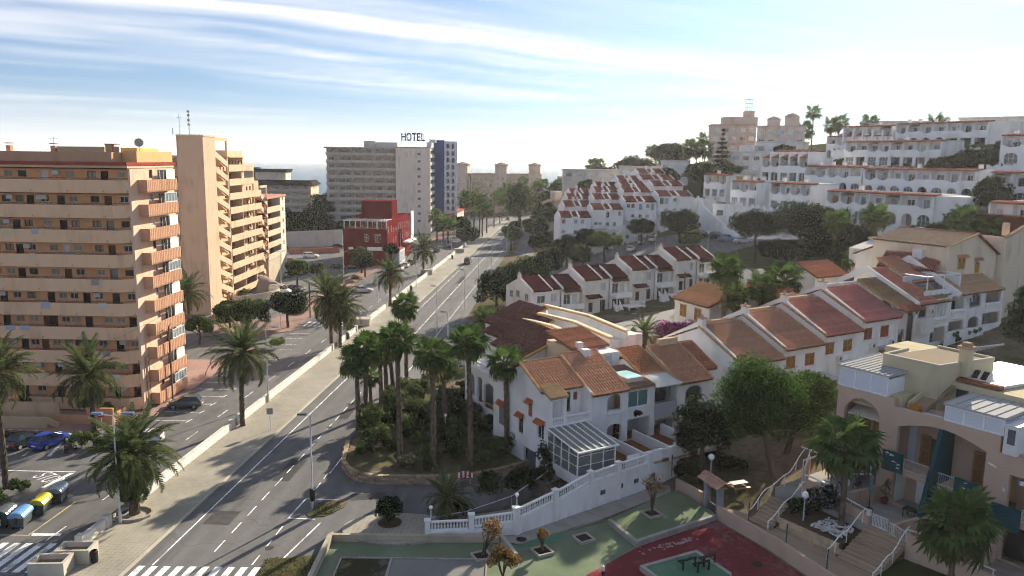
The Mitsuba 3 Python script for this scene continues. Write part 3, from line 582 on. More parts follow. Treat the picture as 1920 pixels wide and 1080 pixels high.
P = [(1.6 + 6.5 * math.sin(t) * .9, 8 + 11 * t / 1.8, 0) for t in np.linspace(0, 1.8, 9)]
for a, b in zip(P[:-1], P[1:]): m.slab([(a[0], a[1], 2.1), (b[0], b[1], 2.1), (b[0] + .3, b[1], 2.1), (a[0] + .3, a[1], 2.1)], 2.2, (.55, .48, .37))
part(k, 'wall', m, 'plaster')

# ------------------------------------------------------------------ galleried block with a pink roof edge
FC = Fr(-57.0, 183.0, 0, 2.0); PAL = (0.68, 0.62, 0.52)
C = thing('gallery_block', 'smaller apartment block with a pink roof edge and cream end wall behind the stair tower', 'apartment block')
gallery(C, FC, 0, 12.2, 18.3, 5, 2.75, (.6, .5, .36), seed=8, dark=(.1, .03, .025), wallc=(.3, .15, .11))
m = MB(FC); m.box(-10, -2.25, 0, 17, -.3, 20.2, (.5, .4, .3)); m.box(-2.25, 0, 12.2, 17, -.3, 20.2, PAL); m.box(-2.25, 0, 0, 12.2, -.3, 5.8, (.5, .42, .32)); part(C, 'body', m, 'plaster')
m = MB(FC); m.box(-10, .25, -.2, 17.2, 20.2, 20.7, (.5, .27, .22)); part(C, 'roof', m, 'tile', 'pink tiled roof edge')
for k in range(5): window(C, FC, plane('r', 0), 14.2, 15.1, 8.3 + 2.75 * k, 9.3 + 2.75 * k, (.3, .28, .25), PANE, -.03, 0)

# ------------------------------------------------------------------ block with dark mansard roofs
FE = Fr(-84.0, 330.0, -4, 2.0)
E = thing('mansard_block', 'apartment block with dark slate roofs and balconies in front of the sea', 'apartment block')
m = MB(FE); m.box(-52, 0, .9, 15, 0, 22.5, (.6, .52, .43)); m.box(-.3, 0, -.3, 15, 0, 22.6, (.72, .58, .36)); part(E, 'body', m, 'plaster')
for k in range(7):
    z = 2.2 + 2.95 * k; m = MB(FE)
    m.box(-30, -.3, -.5, .9, z - .15, z, (.55, .47, .38)); m.box(-30, -.3, -.5, -.38, z, z + .9, (.57, .5, .42)); part(E, 'balcony', m, 'plaster')
    for i in range(7): window(E, FE, plane('f', .9), -28 + 4 * i, -25.4 + 4 * i, z + .1, z + 2.2, (.2, .17, .15), (.05, .07, .08) if k % 2 else (.03, .04, .1), -.03, 1)
    window(E, FE, plane('r', 0), 4, 5.2, z + .8, z + 2, (.4, .3, .2), PANE, -.03, 1); window(E, FE, plane('r', 0), 9, 10.2, z + .8, z + 2, (.4, .3, .2), PANE, -.03, 1)
m = MB(FE); m.slab([(-53, -1, 22.6), (.8, -1, 22.6), (-.6, 2.4, 24.4), (-53, 2.4, 24.4)], .35, (.05, .04, .042)); m.slab([(.8, -1, 22.6), (.8, 16, 22.6), (-.6, 14, 24.4), (-.6, 2.4, 24.4)], .35, (.05, .04, .042)); part(E, 'mansard_roof', m, 'tile')
m = MB(FE); m.box(-42, -24, 3, 12, 24, 28, (.58, .47, .38)); m.box(-23.5, -11, 3, 12, 24, 27.6, (.7, .6, .48)); m.box(-42.8, -23.8, 2.4, 12.5, 28, 29.4, (.05, .04, .045)); m.box(-24, -10.4, 2.4, 12.5, 27.6, 28.8, (.05, .04, .045)); part(E, 'penthouse', m, 'plaster')

# ------------------------------------------------------------------ red building
FR = Fr(-35.0, 219.0, 0, -4.3); RED, RED2 = (0.145, 0.018, 0.02), (0.17, 0.024, 0.027)
RB = thing('red_building', 'dark red three storey building with a white pergola terrace', 'building')
ops = [rect(-6.3, -5.2, 6.9, 9.0), rect(-3.4, -1.9, 6.7, 8.6), rect(-11, -9.6, 4.6, 5.3), rect(-5.9, -4.3, 2, 5.1)]
wall(RB, FR, 'f', 0, rect(-12.3, 0, -.2, 10.4), ops, RED); mp = plane('f', 0)
window(RB, FR, mp, -6.3, -5.2, 6.9, 9.0, bars=1); window(RB, FR, mp, -3.4, -1.9, 6.7, 8.6, bars=0); window(RB, FR, mp, -11, -9.6, 4.6, 5.3, mull=0, pc=(.6, .6, .6)); window(RB, FR, mp, -5.9, -4.3, 2, 5.1, (.1, .03, .03), mull=0)
m = MB(FR); m.box(-3.7, -1.6, -.35, 0, 8.7, 8.85, (.5, .45, .42)); part(RB, 'window_hood', m, 'paint')
m = MB(FR); m.box(-5.6, -1.3, -.16, -.03, 4.4, 5.4, (.78, .77, .74)); part(RB, 'sign_board', m, 'paint', 'white board on the red front wall')
ops = [rect(2 + 3.1 * i, 3.0 + 3.1 * i, 9.1 - .02 * i, 10.9) for i in range(10)] + [rect(8 + 3.1 * i, 9 + 3.1 * i, 5.8, 7.4) for i in range(8)] + [rect(14.5, 19.5, .3, 9.0)]
ops = [o for o in ops if not (o.bounds[0] > 13 and o.bounds[0] < 19 and o.bounds[3] < 8)]
wall(RB, FR, 'r', 0, rect(0.25, 34, -.2, 12.6), ops[:10] + ops[10:], RED2); mp = plane('r', 0)
for o in ops[:-1]: b = o.bounds; window(RB, FR, mp, b[0], b[2], b[1], b[3], (.7, .66, .62), (.3, .3, .32), mull=1)
m = MB(FR); m.box(-5, -4.8, 14.5, 19.5, 0, 9, (.12, .015, .015)); m.box(-4.8, 0, 14.3, 14.5, 0, 9.2, RED); m.box(-4.8, 0, 19.5, 19.7, 0, 9.2, RED); part(RB, 'recess', m, 'plaster')
m = MB(FR); m.box(-12.3, -.26, .26, 34, 10.1, 10.38, (.4, .2, .15)); m.box(-12.3, -12, .26, 34, 0, 10.1, RED); m.box(-12, -.26, 33.7, 34, 0, 12.6, RED); m.box(-12.3, -.3, 14, 33.9, 10.4, 12.4, RED); part(RB, 'roof_slab', m, 'plaster')
m = MB(FR); m.box(-8.8, .0, 6.5, 13.5, 10.4, 17.6, RED); m.box(-9, .1, 6.3, 13.7, 17.6, 17.9, RED2); m.box(-10.8, -8.8, 7.5, 13, 10.4, 13.7, RED); part(RB, 'penthouse', m, 'plaster')
m = MB(FR); w = (.74, .7, .64)
for u in (-12.2, -9.0, -5.6, -2.9, -.25): m.box(u, u + .22, .1, .32, 10.4, 12.7, w); m.box(u, u + .22, 5.6, 5.8, 10.4, 12.7, w)
for i in range(15): m.box(-12.2 + .86 * i, -12.1 + .86 * i, .1, 6.2, 12.75, 12.9, w)
m.box(-12.3, .1, .05, .3, 12.55, 12.75, w); m.box(-12.3, .1, 5.6, 5.85, 12.55, 12.75, w); part(RB, 'pergola', m, 'paint', 'white timber pergola over the terrace')
for u in (-8.6, -5.2, -2.4): window(RB, FR, plane('f', 6.5), u, u + 1.7, 10.5, 12.5, (.6, .58, .55), PANE, -.03, 1)
m = MB(FR); m.box(.05, 2.4, 5, 12.5, 4.0, 4.2, (.45, .12, .1)); m.box(2.2, 2.4, 5, 12.5, 0, 4, (.7, .68, .66)); m.box(0.1, 2.2, 5, 5.2, 0, 4, (.7, .68, .66)); part(RB, 'shop_porch', m, 'plaster', 'white glazed shop porch with red top')
for i in range(3): window(RB, FR, plane('r', 2.4), 5.6 + 2.3 * i, 7.5 + 2.3 * i, .6, 3.6, (.75, .75, .75), (.4, .42, .45), -.05, 1)
m = MB(FR); m.box(0, 1.8, 21, 33.5, 4.4, 4.9, (.78, .77, .75)); m.box(0.05, .35, 32, 36, 5, 13.4, (.72, .72, .73)); part(RB, 'canopy', m, 'paint', 'white canopy along the street side')

# ------------------------------------------------------------------ hotel
FHo = Fr(-46.8, 318.0, 0, 0.0); HB, HC = (0.56, 0.485, 0.4), (0.8, 0.69, 0.56)
Ho = thing('hotel', 'eleven storey hotel with balconies, a plain cream end and a blue stripe', 'hotel')
m = MB(FHo); m.box(-28, 0, 1.5, 16, 0, 33.6, HB); m.box(-28.6, .2, -.3, 16, 33.6, 34.1, (.5, .44, .38)); m.box(-13, 0, 4, 14, 34.1, 36.2, (.66, .62, .56)); m.box(-13.2, -8.8, 3, 6, 34.1, 36.6, (.6, .56, .5)); part(Ho, 'balcony_wing', m, 'plaster')
rr = random.Random(4); bx = [-26.2, -22.0, -19.6, -15.8, -11.4, -7.2, -3.2]
for k in range(11):
    z = 31.0 - 2.95 * k
    if z < 1: break
    m = MB(FHo); m.box(-28, 0, 0, 1.5, z - .2, z, HB); m.box(-28, 0, -.12, .02, z - .2, z + .95, (.56, .5, .42) if k else HB)
    for u in (-24.2, -17.7, -13.4, -9.2, -5.2, -1.2): m.box(u, u + .18, 0, 1.5, z, z + 2.75, (.5, .44, .37))
    part(Ho, 'balcony', m, 'plaster')
    for u in bx: window(Ho, FHo, plane('f', 1.5), u - .9, u + 1.3, z + .1, z + 2.2, (.55, .52, .48), rr.choice([PANE, (.05, .06, .08), (.09, .1, .11)]), -.04, 1)
    if k % 1 == 0:
        m = MB(FHo)
        for u in (-24.0, -13.2, -9.0, -5.0): m.box(u, u + .9, .9, 1.4, z + 1.75, z + 2.3, (.6, .57, .52))
        part(Ho, 'air_conditioner_row', m, 'paint', kind='stuff')
FH2 = FHo
wall(Ho, FHo, 'f', -.6, rect(0, 13.6, 0, 34.0), [rect(8.6, 9.9, 31.2 - 2.95 * k, 32.2 - 2.95 * k) for k in range(10)], HC, .3, 'end_wall')
for k in range(10): window(Ho, FHo, plane('f', -.6), 8.6, 9.9, 31.2 - 2.95 * k, 32.2 - 2.95 * k, (.3, .28, .26), PANE, .1, 0)
m = MB(FHo); m.box(0, 13.6, -.3, 20, 34.0, 34.4, (.45, .3, .25)); m.box(0, 13.3, 0, 20, 0, 33.95, HC); part(Ho, 'end_block', m, 'plaster')
for k in range(11):
    z = 31.2 - 2.95 * k; m = MB(FHo); m.box(13.3, 13.75, .4, 16.5, z - .95, z + .35, (.72, .7, .62)); part(Ho, 'spandrel', m, 'plaster')
    window(Ho, FHo, plane('r', 13.6), 1, 3, z + .4, z + 1.9, (.4, .4, .4), PANE, 0, 0); window(Ho, FHo, plane('r', 13.6), 4, 16, z + .4, z + 1.9, (.2, .2, .22), DARK, .1, 4)
m = MB(FHo); m.box(13.3, 17.6, 16.6, 17.2, 0, 37.6, (.018, .05, .2)); m.box(17.6, 17.8, 16.5, 22, 0, 37.4, (.018, .05, .2)); part(Ho, 'blue_stripe', m, 'paint', 'dark blue vertical stripe panel')
FHs = FHo.sub(17.7, 16.6, 0, 38)
ops = []
for k in range(12):
    for j in range(2): ops.append(Polygon([(1.2 + 2.6 * j, 2 + 2.9 * k), (2.9 + 2.6 * j, 2.6 + 2.9 * k), (2.4 + 2.6 * j, 4.3 + 2.9 * k), (1.2 + 2.6 * j, 4.1 + 2.9 * k)]))
wall(Ho, FHs, 'f', 0, rect(0, 6.6, 0, 37.2), ops, (.66, .67, .7), .25, 'stair_screen', label='white pierced concrete screen of the stairs')
m = MB(FHs); m.box(0.1, 6.5, 3, 3.2, 0, 36.5, (.4, .42, .46)); m.box(6.4, 6.6, .26, 3.2, 0, 37.2, (.7, .7, .72)); m.box(0, 6.6, .26, 3.2, 36.9, 37.2, (.7, .7, .72)); part(Ho, 'stair_shaft', m, 'plaster')
sg = thing('hotel_sign', 'blue rooftop letters reading HOTEL on a frame above the hotel', 'sign')
tm = meshkit.text_mesh('HOTEL', 3.0, .35, True); v = np.array(tm.vertices); v[:, 0] *= 9.6 / v[:, 0].max()
m = MB(FHo); m.add(np.stack([v[:, 0] + 1.6, 3.0 - v[:, 2], v[:, 1] + 36.9], -1), tm.faces, (.03, .05, .22)); part(sg, 'lettering', m, 'paint', 'blue letters HOTEL')
m = MB(FHo)
for i in range(6): m.tube([(1.8 + 1.8 * i, 3.2, 34.4), (1.8 + 1.8 * i, 3.2, 39.6)], .06, (.5, .5, .5), 4)
m.tube([(1.5, 3.2, 37), (11.3, 3.2, 37)], .06, (.5, .5, .5), 4); m.tube([(1.5, 3.2, 39.4), (11.3, 3.2, 39.4)], .06, (.5, .5, .5), 4); part(sg, 'frame', m, 'paint')
m = MB(FHo); m.box(11.8, 13.6, 4, 9, 34.4, 36.4, (.55, .55, .56)); m.box(12.5, 15, 8, 12, 36.4, 37.6, (.5, .5, .52)); one('roof_plant', 'grey machinery housing on the hotel roof beside the blue stripe', 'machinery housing', m, 'paint')
# low pavilion with red roof beyond the hotel, and walls of the tennis court beside it
FP = Fr(-26.0, 335.0, 0, -4); P_ = thing('low_pavilion', 'low cream building with a red roof edge beyond the hotel', 'building')
m = MB(FP); m.box(-6, 0, 0, 40, 0, 6.2, (.7, .62, .52)); part(P_, 'body', m, 'plaster'); m = MB(FP); m.box(-6.3, .3, -.3, 40.3, 6.2, 6.8, (.42, .12, .09)); part(P_, 'roof_edge', m, 'tile'); m = MB(FP); m.lathe([(3.2, 6.7), (2.2, 8.2), (.4, 9.4), (0.02, 9.5)], (.72, .72, .72), 10, (-3.5, 3, 0)); part(P_, 'tent_roof', m, 'paint', 'white pointed tent roof')
for i in range(5): window(P_, FP, plane('r', 0), 4 + 7 * i, 6.5 + 7 * i, 1.5, 3.6, (.4, .35, .3), PANE, -.03, 1)
m = MB(); m.slab([(-78, 262, 5.2), (-58.5, 270, 5.6), (-58.5, 270.4, 5.6), (-78, 262.4, 5.2)], 5.5, (.6, .56, .48)); one('long_wall', 'long pale wall between the car park and the tennis courts', 'wall', m, 'plaster')
m = MB(); m.slab([(-70, 245.5, 1.6), (-55, 250, 1.6), (-55, 250.3, 1.6), (-70, 245.8, 1.6)], 1.8, (.5, .2, .13)); one('low_wall', 'low terracotta wall along the back of the car park', 'wall', m, 'plaster')
m = MB(); m.quad([(-78, 275, 1.2), (-50, 283, 1.2), (-50, 312, 1.2), (-78, 312, 1.2)], (.1, .3, .5)); one('tennis_court', 'blue sports court behind the long wall', 'sports court', m, 'rough')
# mound
m = MB(); n = 14; V = [(0, 0, 3.4)]; F_ = []; rr = rng(3)
for i in range(1, 5):
    for j in range(n): t = 2 * PI * j / n; q = i / 4; V.append((6.5 * q * math.cos(t), 4.6 * q * math.sin(t), 3.4 * (1 - q ** 1.5) + rr.normal(0, .12) * (i < 4) - .1 * (i == 4)))
F_ += [[0, 1 + j, 1 + (j + 1) % n] for j in range(n)]
for i in range(3):
    for j in range(n): a, b = 1 + i * n + j, 1 + i * n + (j + 1) % n; F_ += [[a, a + n, b], [b, a + n, b + n]]
m.fr = Fr(-58.2, 178, 0, 20); m.add(V, F_, (.3, .24, .2)); one('earth_mound', 'bare earth mound between the parked cars and the gallery block', 'mound', m, 'rough', smooth=True)

# ------------------------------------------------------------------ beige apartment blocks at the end of the avenue
FZ = Fr(-26.0, 452.0, -2, -3.0); BG = (0.56, 0.47, 0.38)
for i, (u0, n) in enumerate(((-8, 1), (14, 1), (33, 1))):
    lab = ['leftmost beige block with a square turret at the end of the avenue', 'middle beige block with a square turret at the end of the avenue', 'rightmost beige block with a square turret by the gap to the sea'][i]
    k = thing('turret_block', lab, 'apartment block', 'beige blocks at the end of the avenue')
    F = FZ.sub(u0, i * 3.0); Wd = 21
    m = MB(F); m.box(-12, Wd - 12.2, 1, 14, 0, 23.4, BG); m.box(1.5, 8, -1.5, 12, 0, 28.6, (.6, .5, .41)); m.box(.8, 8.7, -2.2, 12.7, 28.6, 29.0, (.4, .33, .27)); m.box(-12.4, Wd - 11.8, .5, 14, 23.4, 24.0, (.42, .35, .29)); m.lathe([(4.5, 29), (0.2, 30.4)], (.4, .33, .27), 4, (4.75, 5, 0)); m.box(9.5, Wd - 12.3, -2, 1, 0, 21, (.58, .49, .4)); part(k, 'body', m, 'plaster')
    for f in range(7):
        z = 1.6 + 3.0 * f
        for u in (-10.8, -7.6, -4.6, -1.8):
            if f < 7: window(k, F, plane('f', 1), u, u + 1.5, z, z + 1.6, (.35, .22, .16), (.06, .03, .025) if u < -6 else PANE, -.03, 1)
        for u in (2.6, 5.6): window(k, F, plane('f', -1.5), u, u + 1.0, z + 1, z + 2.1, (.35, .3, .25), PANE, -.03, 0)
        m = MB(F); m.box(-11.5, -6, -.4, 1, z - .5, z - .3, BG); m.box(-11.5, -6, -.4, -.28, z - .5, z + .4, (.6, .52, .43)); part(k, 'balcony', m, 'plaster')
    if i < 2: pass
k = thing('side_block', 'beige apartment block with terraced roofs left of the hill', 'apartment block'); F = Fr(30, 420, 0, 6)
m = MB(F); m.box(-5, 22, 0, 12, 0, 21.5, (.58, .5, .43)); m.box(0, 9, 2, 10, 21.5, 24.5, (.56, .48, .41)); m.box(22, 62, 4, 14, 0, 25, (.6, .53, .46)); m.box(40, 60, 2, 12, 20, 29, (.6, .54, .47)); part(k, 'body', m, 'plaster')
for f in range(6):
    for u in (-2, 3, 8, 13, 18): window(k, F, plane('f', 0), u, u + 2.0, 3 + 3 * f, 4.5 + 3 * f, (.4, .35, .3), PANE, -.03, 1)
for u in (24, 30, 36, 43, 49, 55): window(k, F, plane('f', 2 if u > 40 else 4), u, u + 2.6, 22, 23.3, (.4, .35, .3), PANE, -.03, 1)
k = thing('stepped_roof_house', 'house with a stack of ochre striped tiled roofs behind the white terraces', 'house'); F = Fr(20, 330, 0, 15)
for i in range(5):
    m = MB(F); m.slab([(-6 + i * 3.2, 0, 12.0 + 1.1 * i), (-3 + i * 3.2, 0, 13.6 + 1.1 * i), (-3 + i * 3.2, 9, 13.6 + 1.1 * i), (-6 + i * 3.2, 9, 12 + 1.1 * i)], .3, [(.5, .33, .2), (.62, .52, .42)][i % 2]); part(k, 'roof', m, 'tile')
m = MB(F); m.box(-5.5, 12, .5, 9, 0, 12.2, (.62, .54, .45)); part(k, 'body', m, 'plaster')
m = MB(F)
for i in range(9): m.slab([(3 + i * .9, 1 , 20.6 - i * .35), (4.2 + i * .9, 1, 19.6 - i * .35), (4.2 + i * .9, 9, 19.6 - i * .35), (3 + i * .9, 9, 20.6 - i * .35)], .2, [(.55, .3, .16), (.72, .65, .52)][i % 2])
part(k, 'striped_roof', m, 'tile'); m = MB(F); m.box(-2, 10.5, 2, 8.8, 12, 17, (.6, .52, .44)); part(k, 'upper_body', m, 'plaster')

# ------------------------------------------------------------------ white terraced houses with clay roofs, front row on the right
F1 = N31; TC = (0.52, 0.27, 0.165)
def deck_divider(par, u, v0=-5.6, v1=0, z=2.5, c=WPLAST): m = MB(F1); m.box(u - .1, u + .1, v0, v1, z - .3, z + 1.15, c); part(par, 'terrace_wall', m, 'plaster')
def terrace(par, u0, u1, v0=-5.6, z=2.6):
    m = MB(F1); m.box(u0, u1, v0, 2.2, z - .25, z, (.2, .085, .045)); part(par, 'terrace', m, 'rough', 'red-brown tiled terrace')
    m = MB(F1); m.box(u0, u0 + (u1 - u0) * .7, v0, v0 + .16, z - .3, z + 1.1, WPLAST); part(par, 'terrace_wall', m, 'plaster')
    m = MB(F1); a = u0 + (u1 - u0) * .72
    for i in range(5): m.tube([(a + .18 * i, v0 + .08, z), (a + .18 * i, v0 + .08, z + .95)], .015, WHITE, 4)
    m.tube([(a - .05, v0 + .08, z + .95), (u1, v0 + .08, z + .95)], .025, WHITE, 4); part(par, 'gate', m, 'paint')
def body(par, u0, u1, v0, v1, z0, z1, c=WPLAST, name='side_wall', sides='lrb', zr=None, vr=None):
    """Side and back walls up to z1, with gables up to the ridge."""
    m = MB(F1)
    P = Polygon([(v0, z0), (v1, z0), (v1, z1), (vr, zr), (v0, z1)]) if zr else rect(v0, v1, z0, z1)
    if 'l' in sides: m.ext(P, plane('l', u0), 0, .22, c)
    if 'r' in sides: m.ext(P, plane('r', u1), 0, .22, c)
    if 'b' in sides: m.box(u0 + .23, u1 - .23, v1 - .22, v1, z0, z1, c)
    return part(par, name, m, 'plaster')
# house 1: end house with the gable
h = thing('terraced_house', 'white end house with a glazed sunroom and gable wall above the garden', 'house', 'white houses of the front row')
lw = [rect(3.0, 3.7, 5.6, 6.8), rect(.9, 2.1, 3.9, 5.4), rect(2.2, 4.4, -.2, 2.3), rect(4.6, 5.5, 3.4, 5.0)]
wall(h, F1, 'l', -.5, Polygon([(-.1, -.4), (10.5, -.4), (10.5, 8.4), (5, 10.45), (1.2, 8.55), (1.2, 8.4), (-.1, 8.4)]), lw + [rect(.3, 1.0, 6.9, 8.1)], WPLAST, .25, 'gable_wall')
mp = plane('l', -.5); shutter(h, F1, mp, 3.0, 3.7, 5.6, 6.8, (.45, .2, .08), leaves=1); window(h, F1, mp, .9, 2.1, 3.9, 5.4, det=1); window(h, F1, mp, 4.6, 5.5, 3.4, 5.0, (.3, .14, .06), det=1)
def hood(par, F, kind, pos, a0, a1, z, c=(.42, .12, .055)):
    m = MB(F); mp = plane(kind, pos); v = []
    m.add(mp(np.array([a0, a1, a1, a0, a0, a1]), np.array([z, z, z, z, z + .38, z + .38]), np.array([-.5, -.5, 0, 0, 0, 0.])), [[0, 1, 5, 4], [0, 1, 2, 3]], c)
    for i in range(int((a1 - a0) / .2) + 1): m.add(mp(np.array([a0 + .2 * i, a0 + .12 + .2 * i, a0 + .12 + .2 * i, a0 + .2 * i]), np.array([z + .03, z + .03, z + .42, z + .42]), np.array([-.52, -.52, 0, 0])), [[0, 1, 2, 3]], np.array(c) * 1.25)
    return part(par, 'tiled_hood', m, 'tile', 'small red tiled hood over a window')
hood(h, F1, 'l', -.5, .7, 2.3, 5.45); hood(h, F1, 'l', -.5, 2.85, 3.85, 6.95); hood(h, F1, 'l', -.5, 4.4, 5.7, 5.1)
m = MB(F1); m.box(-.1, .2, 2.25, 4.4, -.3, 2.3, (.1, .11, .13)); part(h, 'garage_door', m, 'paint')
for a, z0, z1 in ((7.6, 6.4, 7.9), (7.6, 3.2, 5.2)):
    if z0 > 5: shutter(h, F1, mp, a, a + 1.3, z0, z1, (.45, .2, .08))
    else: m = MB(F1); m.pbox(mp, a - .2, a + 1.6, z0, z1, -.06, .02, (.2, .2, .2)); part(h, 'window_grille', m, 'paint'); hood(h, F1, 'l', -.5, a - .4, a + 1.8, z1 + .1)
# upper storey: balcony between pillars, wall behind, roof above
wall(h, F1, 'f', 1.5, rect(-.25, 4.2, 5.6, 8.6), [rect(2.0, 2.9, 6.1, 8.1), rect(3.2, 3.7, 7.2, 8.0)], WPLAST, name='front_wall')
door(h, F1, plane('f', 1.5), 2.0, 2.9, 6.1, 8.1, (.06, .035, .025)); shutter(h, F1, plane('f', 1.5), 3.2, 3.7, 7.2, 8.0, (.3, .14, .06), leaves=1)
m = MB(F1); m.box(.95, 1.35, -.1, .35, 5.3, 8.35, WPLAST); m.box(-.5, 4.3, -.15, 1.5, 5.3, 5.55, WPLAST); m.box(4.1, 4.35, -.1, 1.5, 5.5, 8.3, WPLAST); m.box(-.5, -.25, -.12, 1.5, 5.55, 8.4, WPLAST); m.box(-.5, 1.36, -.12, .2, 8.0, 8.4, WPLAST); part(h, 'balcony', m, 'plaster')
balusters(h, F1, (1.4, 0), (4.1, 0), 5.65, .6); balusters(h, F1, (-.3, -.05), (.92, -.05), 5.65, .6)
m = MB(F1); tile_mesh(m, (-.7, -.35, 8.38), (1, 0, 0), (0, .92, .39), 2.1, 2.0, .24, .4, (.5, .36, .2), 5); m.slab([(-.7, -.35, 8.36), (1.4, -.35, 8.36), (1.4, 1.5, 9.1), (-.7, 1.5, 9.1)], .14, (.4, .25, .14)); part(h, 'porch_roof', m, 'tile')
roof(h, F1, -.75, 4.25, 1.05, 8.62, 5.0, 10.55, TC, 1)
roof(h, F1, 4.25, -.75, 9.5, 8.5, 5.02, 10.5, (.4, .18, .1), 71, tilename='rear_tiles', edge=None, ridge=False)
wall(h, F1, 'f', 0, rect(-.5, 4.3, -.3, 5.3), [rect(1.0, 3.6, 2.7, 4.9)], WPLAST, name='ground_floor_wall'); window(h, F1, plane('f', 0), 1.0, 3.6, 2.7, 4.9, mull=2, det=1)
body(h, -.5, 4.3, 0, 10.5, -.3, 8.3, sides='rb', zr=10.4, vr=5)
# its sunroom
s = part(h, 'sunroom', MB(F1).box(-.75, 3.5, -4.9, -.02, 1.5, 2.55, WPLAST), 'plaster', 'glazed sunroom with a ribbed translucent roof')
m = MB(F1); m.slab([(-.85, -5.1, 4.75), (3.6, -5.1, 4.75), (3.6, -.02, 5.5), (-.85, -.02, 5.5)], .05, (.23, .235, .2))
part(s, 'roof_panel', m, 'rough', 'ribbed translucent roof of the sunroom')
m = MB(F1)
for i in range(7): u = -.85 + 4.4 * i / 6; m.slab([(u - .04, -5.1, 4.86), (u + .04, -5.1, 4.86), (u + .04, -.02, 5.61), (u - .04, -.02, 5.61)], .12, WHITE)
m.slab([(-.9, -5.2, 4.84), (3.65, -5.2, 4.84), (3.65, -5.05, 4.86), (-.9, -5.05, 4.86)], .14, WHITE)
for u in (-.7, .7, 2.1, 3.4): m.box(u - .05, u + .05, -4.9, -4.8, 2.55, 4.72, WHITE)
for v in (-4.9, -3.6, -2.4, -1.2, -.15): m.box(-.75, -.65, v, v + .1, 2.55, 4.75 + (v + 5) * .14, WHITE); m.box(3.4, 3.5, v, v + .1, 2.55, 4.75 + (v + 5) * .14, WHITE)
for z in (3.4, 4.3): m.box(-.75, 3.5, -4.88, -4.82, z, z + .06, WHITE); m.box(-.73, -.67, -4.9, 0, z, z + .06, WHITE)
part(s, 'frame', m, 'rough')
m = MB(F1); m.box(-.7, 3.4, -4.86, -4.84, 2.55, 4.72, (.13, .135, .13)); m.box(-.71, -.69, -4.8, -.1, 2.55, 4.78, (.13, .135, .13)); part(s, 'pane', m, 'glass')
# house 2: arched balcony
h = thing('terraced_house', 'white house with an arched balcony opening and a trailing plant, beside the end house', 'house', 'white houses of the front row')
ops = [arch(6.2, 8.0, 5.95, 7.6, .5), arch(6.3, 8.0, 2.6, 4.6, .45)]
wall(h, F1, 'f', 0, rect(4.3, 8.55, 1.5, 8.1), ops, WPLAST, .28, 'front_wall')
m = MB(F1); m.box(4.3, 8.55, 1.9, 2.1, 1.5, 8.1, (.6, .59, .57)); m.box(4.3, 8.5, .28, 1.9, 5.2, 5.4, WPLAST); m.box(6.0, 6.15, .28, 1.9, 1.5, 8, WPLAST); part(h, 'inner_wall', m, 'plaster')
door(h, F1, plane('f', 1.9), 6.4, 7.2, 5.4, 7.4, (.05, .035, .03), -.08); door(h, F1, plane('f', 1.9), 7.0, 7.8, 2.6, 4.5, (.3, .2, .12), -.08)
terrace(h, 4.3, 6.25); deck_divider(h, 6.3)
roof(h, F1, 4.2, 8.6, -.35, 7.95, 5.3, 10.75, TC, 2); m = MB(F1); m.box(6.6, 7.3, 4.4, 5.2, 9.8, 11.1, WPLAST); part(h, 'chimney', m, 'plaster')
body(h, 4.3, 8.55, 0, 10, 1.5, 7.9, sides='lb', zr=10.6, vr=5.3); roof(h, F1, 8.6, 4.2, 10, 8.4, 5.35, 10.7, (.4, .18, .1), 72, tilename='rear_tiles', edge=None, ridge=False)
m = MB(F1); m.box(6.15, 8.05, -.25, .1, 5.75, 5.95, WPLAST); part(h, 'flower_ledge', m, 'plaster')
# house 3: glazed room, roof pool light
h = thing('terraced_house', 'white house with wide turquoise curtained window and a roof light in its flat roof', 'house', 'white houses of the front row')
wall(h, F1, 'f', -.05, rect(8.55, 12.0, 1.5, 8.0), [rect(8.75, 11.35, 5.9, 7.6), rect(8.75, 11.6, 2.6, 4.75)], WPLAST, .28, 'front_wall')
w = window(h, F1, plane('f', -.05), 8.75, 11.35, 5.9, 7.6, WHITE, (.05, .17, .18), det=1, mull=1, label='wide window with turquoise curtains')
m = MB(F1); m.box(8.55, 12, 2.4, 2.6, 1.5, 5.2, (.62, .61, .59)); m.box(8.5, 12, .25, 2.4, 5.0, 5.2, WPLAST); part(h, 'inner_wall', m, 'plaster'); door(h, F1, plane('f', 2.4), 9.0, 9.9, 2.6, 4.7, (.06, .04, .03), -.08)
m = MB(F1); m.slab([(8.6, -.3, 8.02), (12.0, -.3, 8.02), (12.0, 4.8, 8.9), (8.6, 4.8, 8.9)], .2, (.3, .18, .12)); rf = part(h, 'roof', m, 'tile'); m = MB(F1); tile_mesh(m, (8.65, -.3, 8.04), (1, 0, 0), (0, .985, .17), 3.3, 5.0, .25, .4, (.3, .2, .15), 6); part(rf, 'tiles', m, 'tile', kind='stuff')
m = MB(F1); m.box(9.1, 11.1, .6, 3.2, 8.25, 8.75, (.6, .55, .45)); m.box(9.22, 10.98, .72, 3.08, 8.6, 8.765, (.35, .6, .6)); part(rf, 'roof_light', m, 'glass', 'pale blue roof light')
body(h, 8.55, 12.0, 0, 10, 1.5, 8.0, sides='rb'); m = MB(F1); m.box(8.9, 11.5, 5, 9.5, 8.0, 10.3, WPLAST); m.box(8.4, 8.62, 4.7, 9.6, 8, 10.6, WPLAST); part(h, 'roof_room', m, 'plaster'); door(h, F1, plane('f', 5), 9.6, 10.4, 8.7, 10.1, (.6, .6, .6), -.05)
terrace(h, 6.4, 9.3); deck_divider(h, 9.5)
roof(h, F1, 12.0, 15.2, 1.9, 8.35, 6.2, 10.2, (.43, .19, .1), 4)
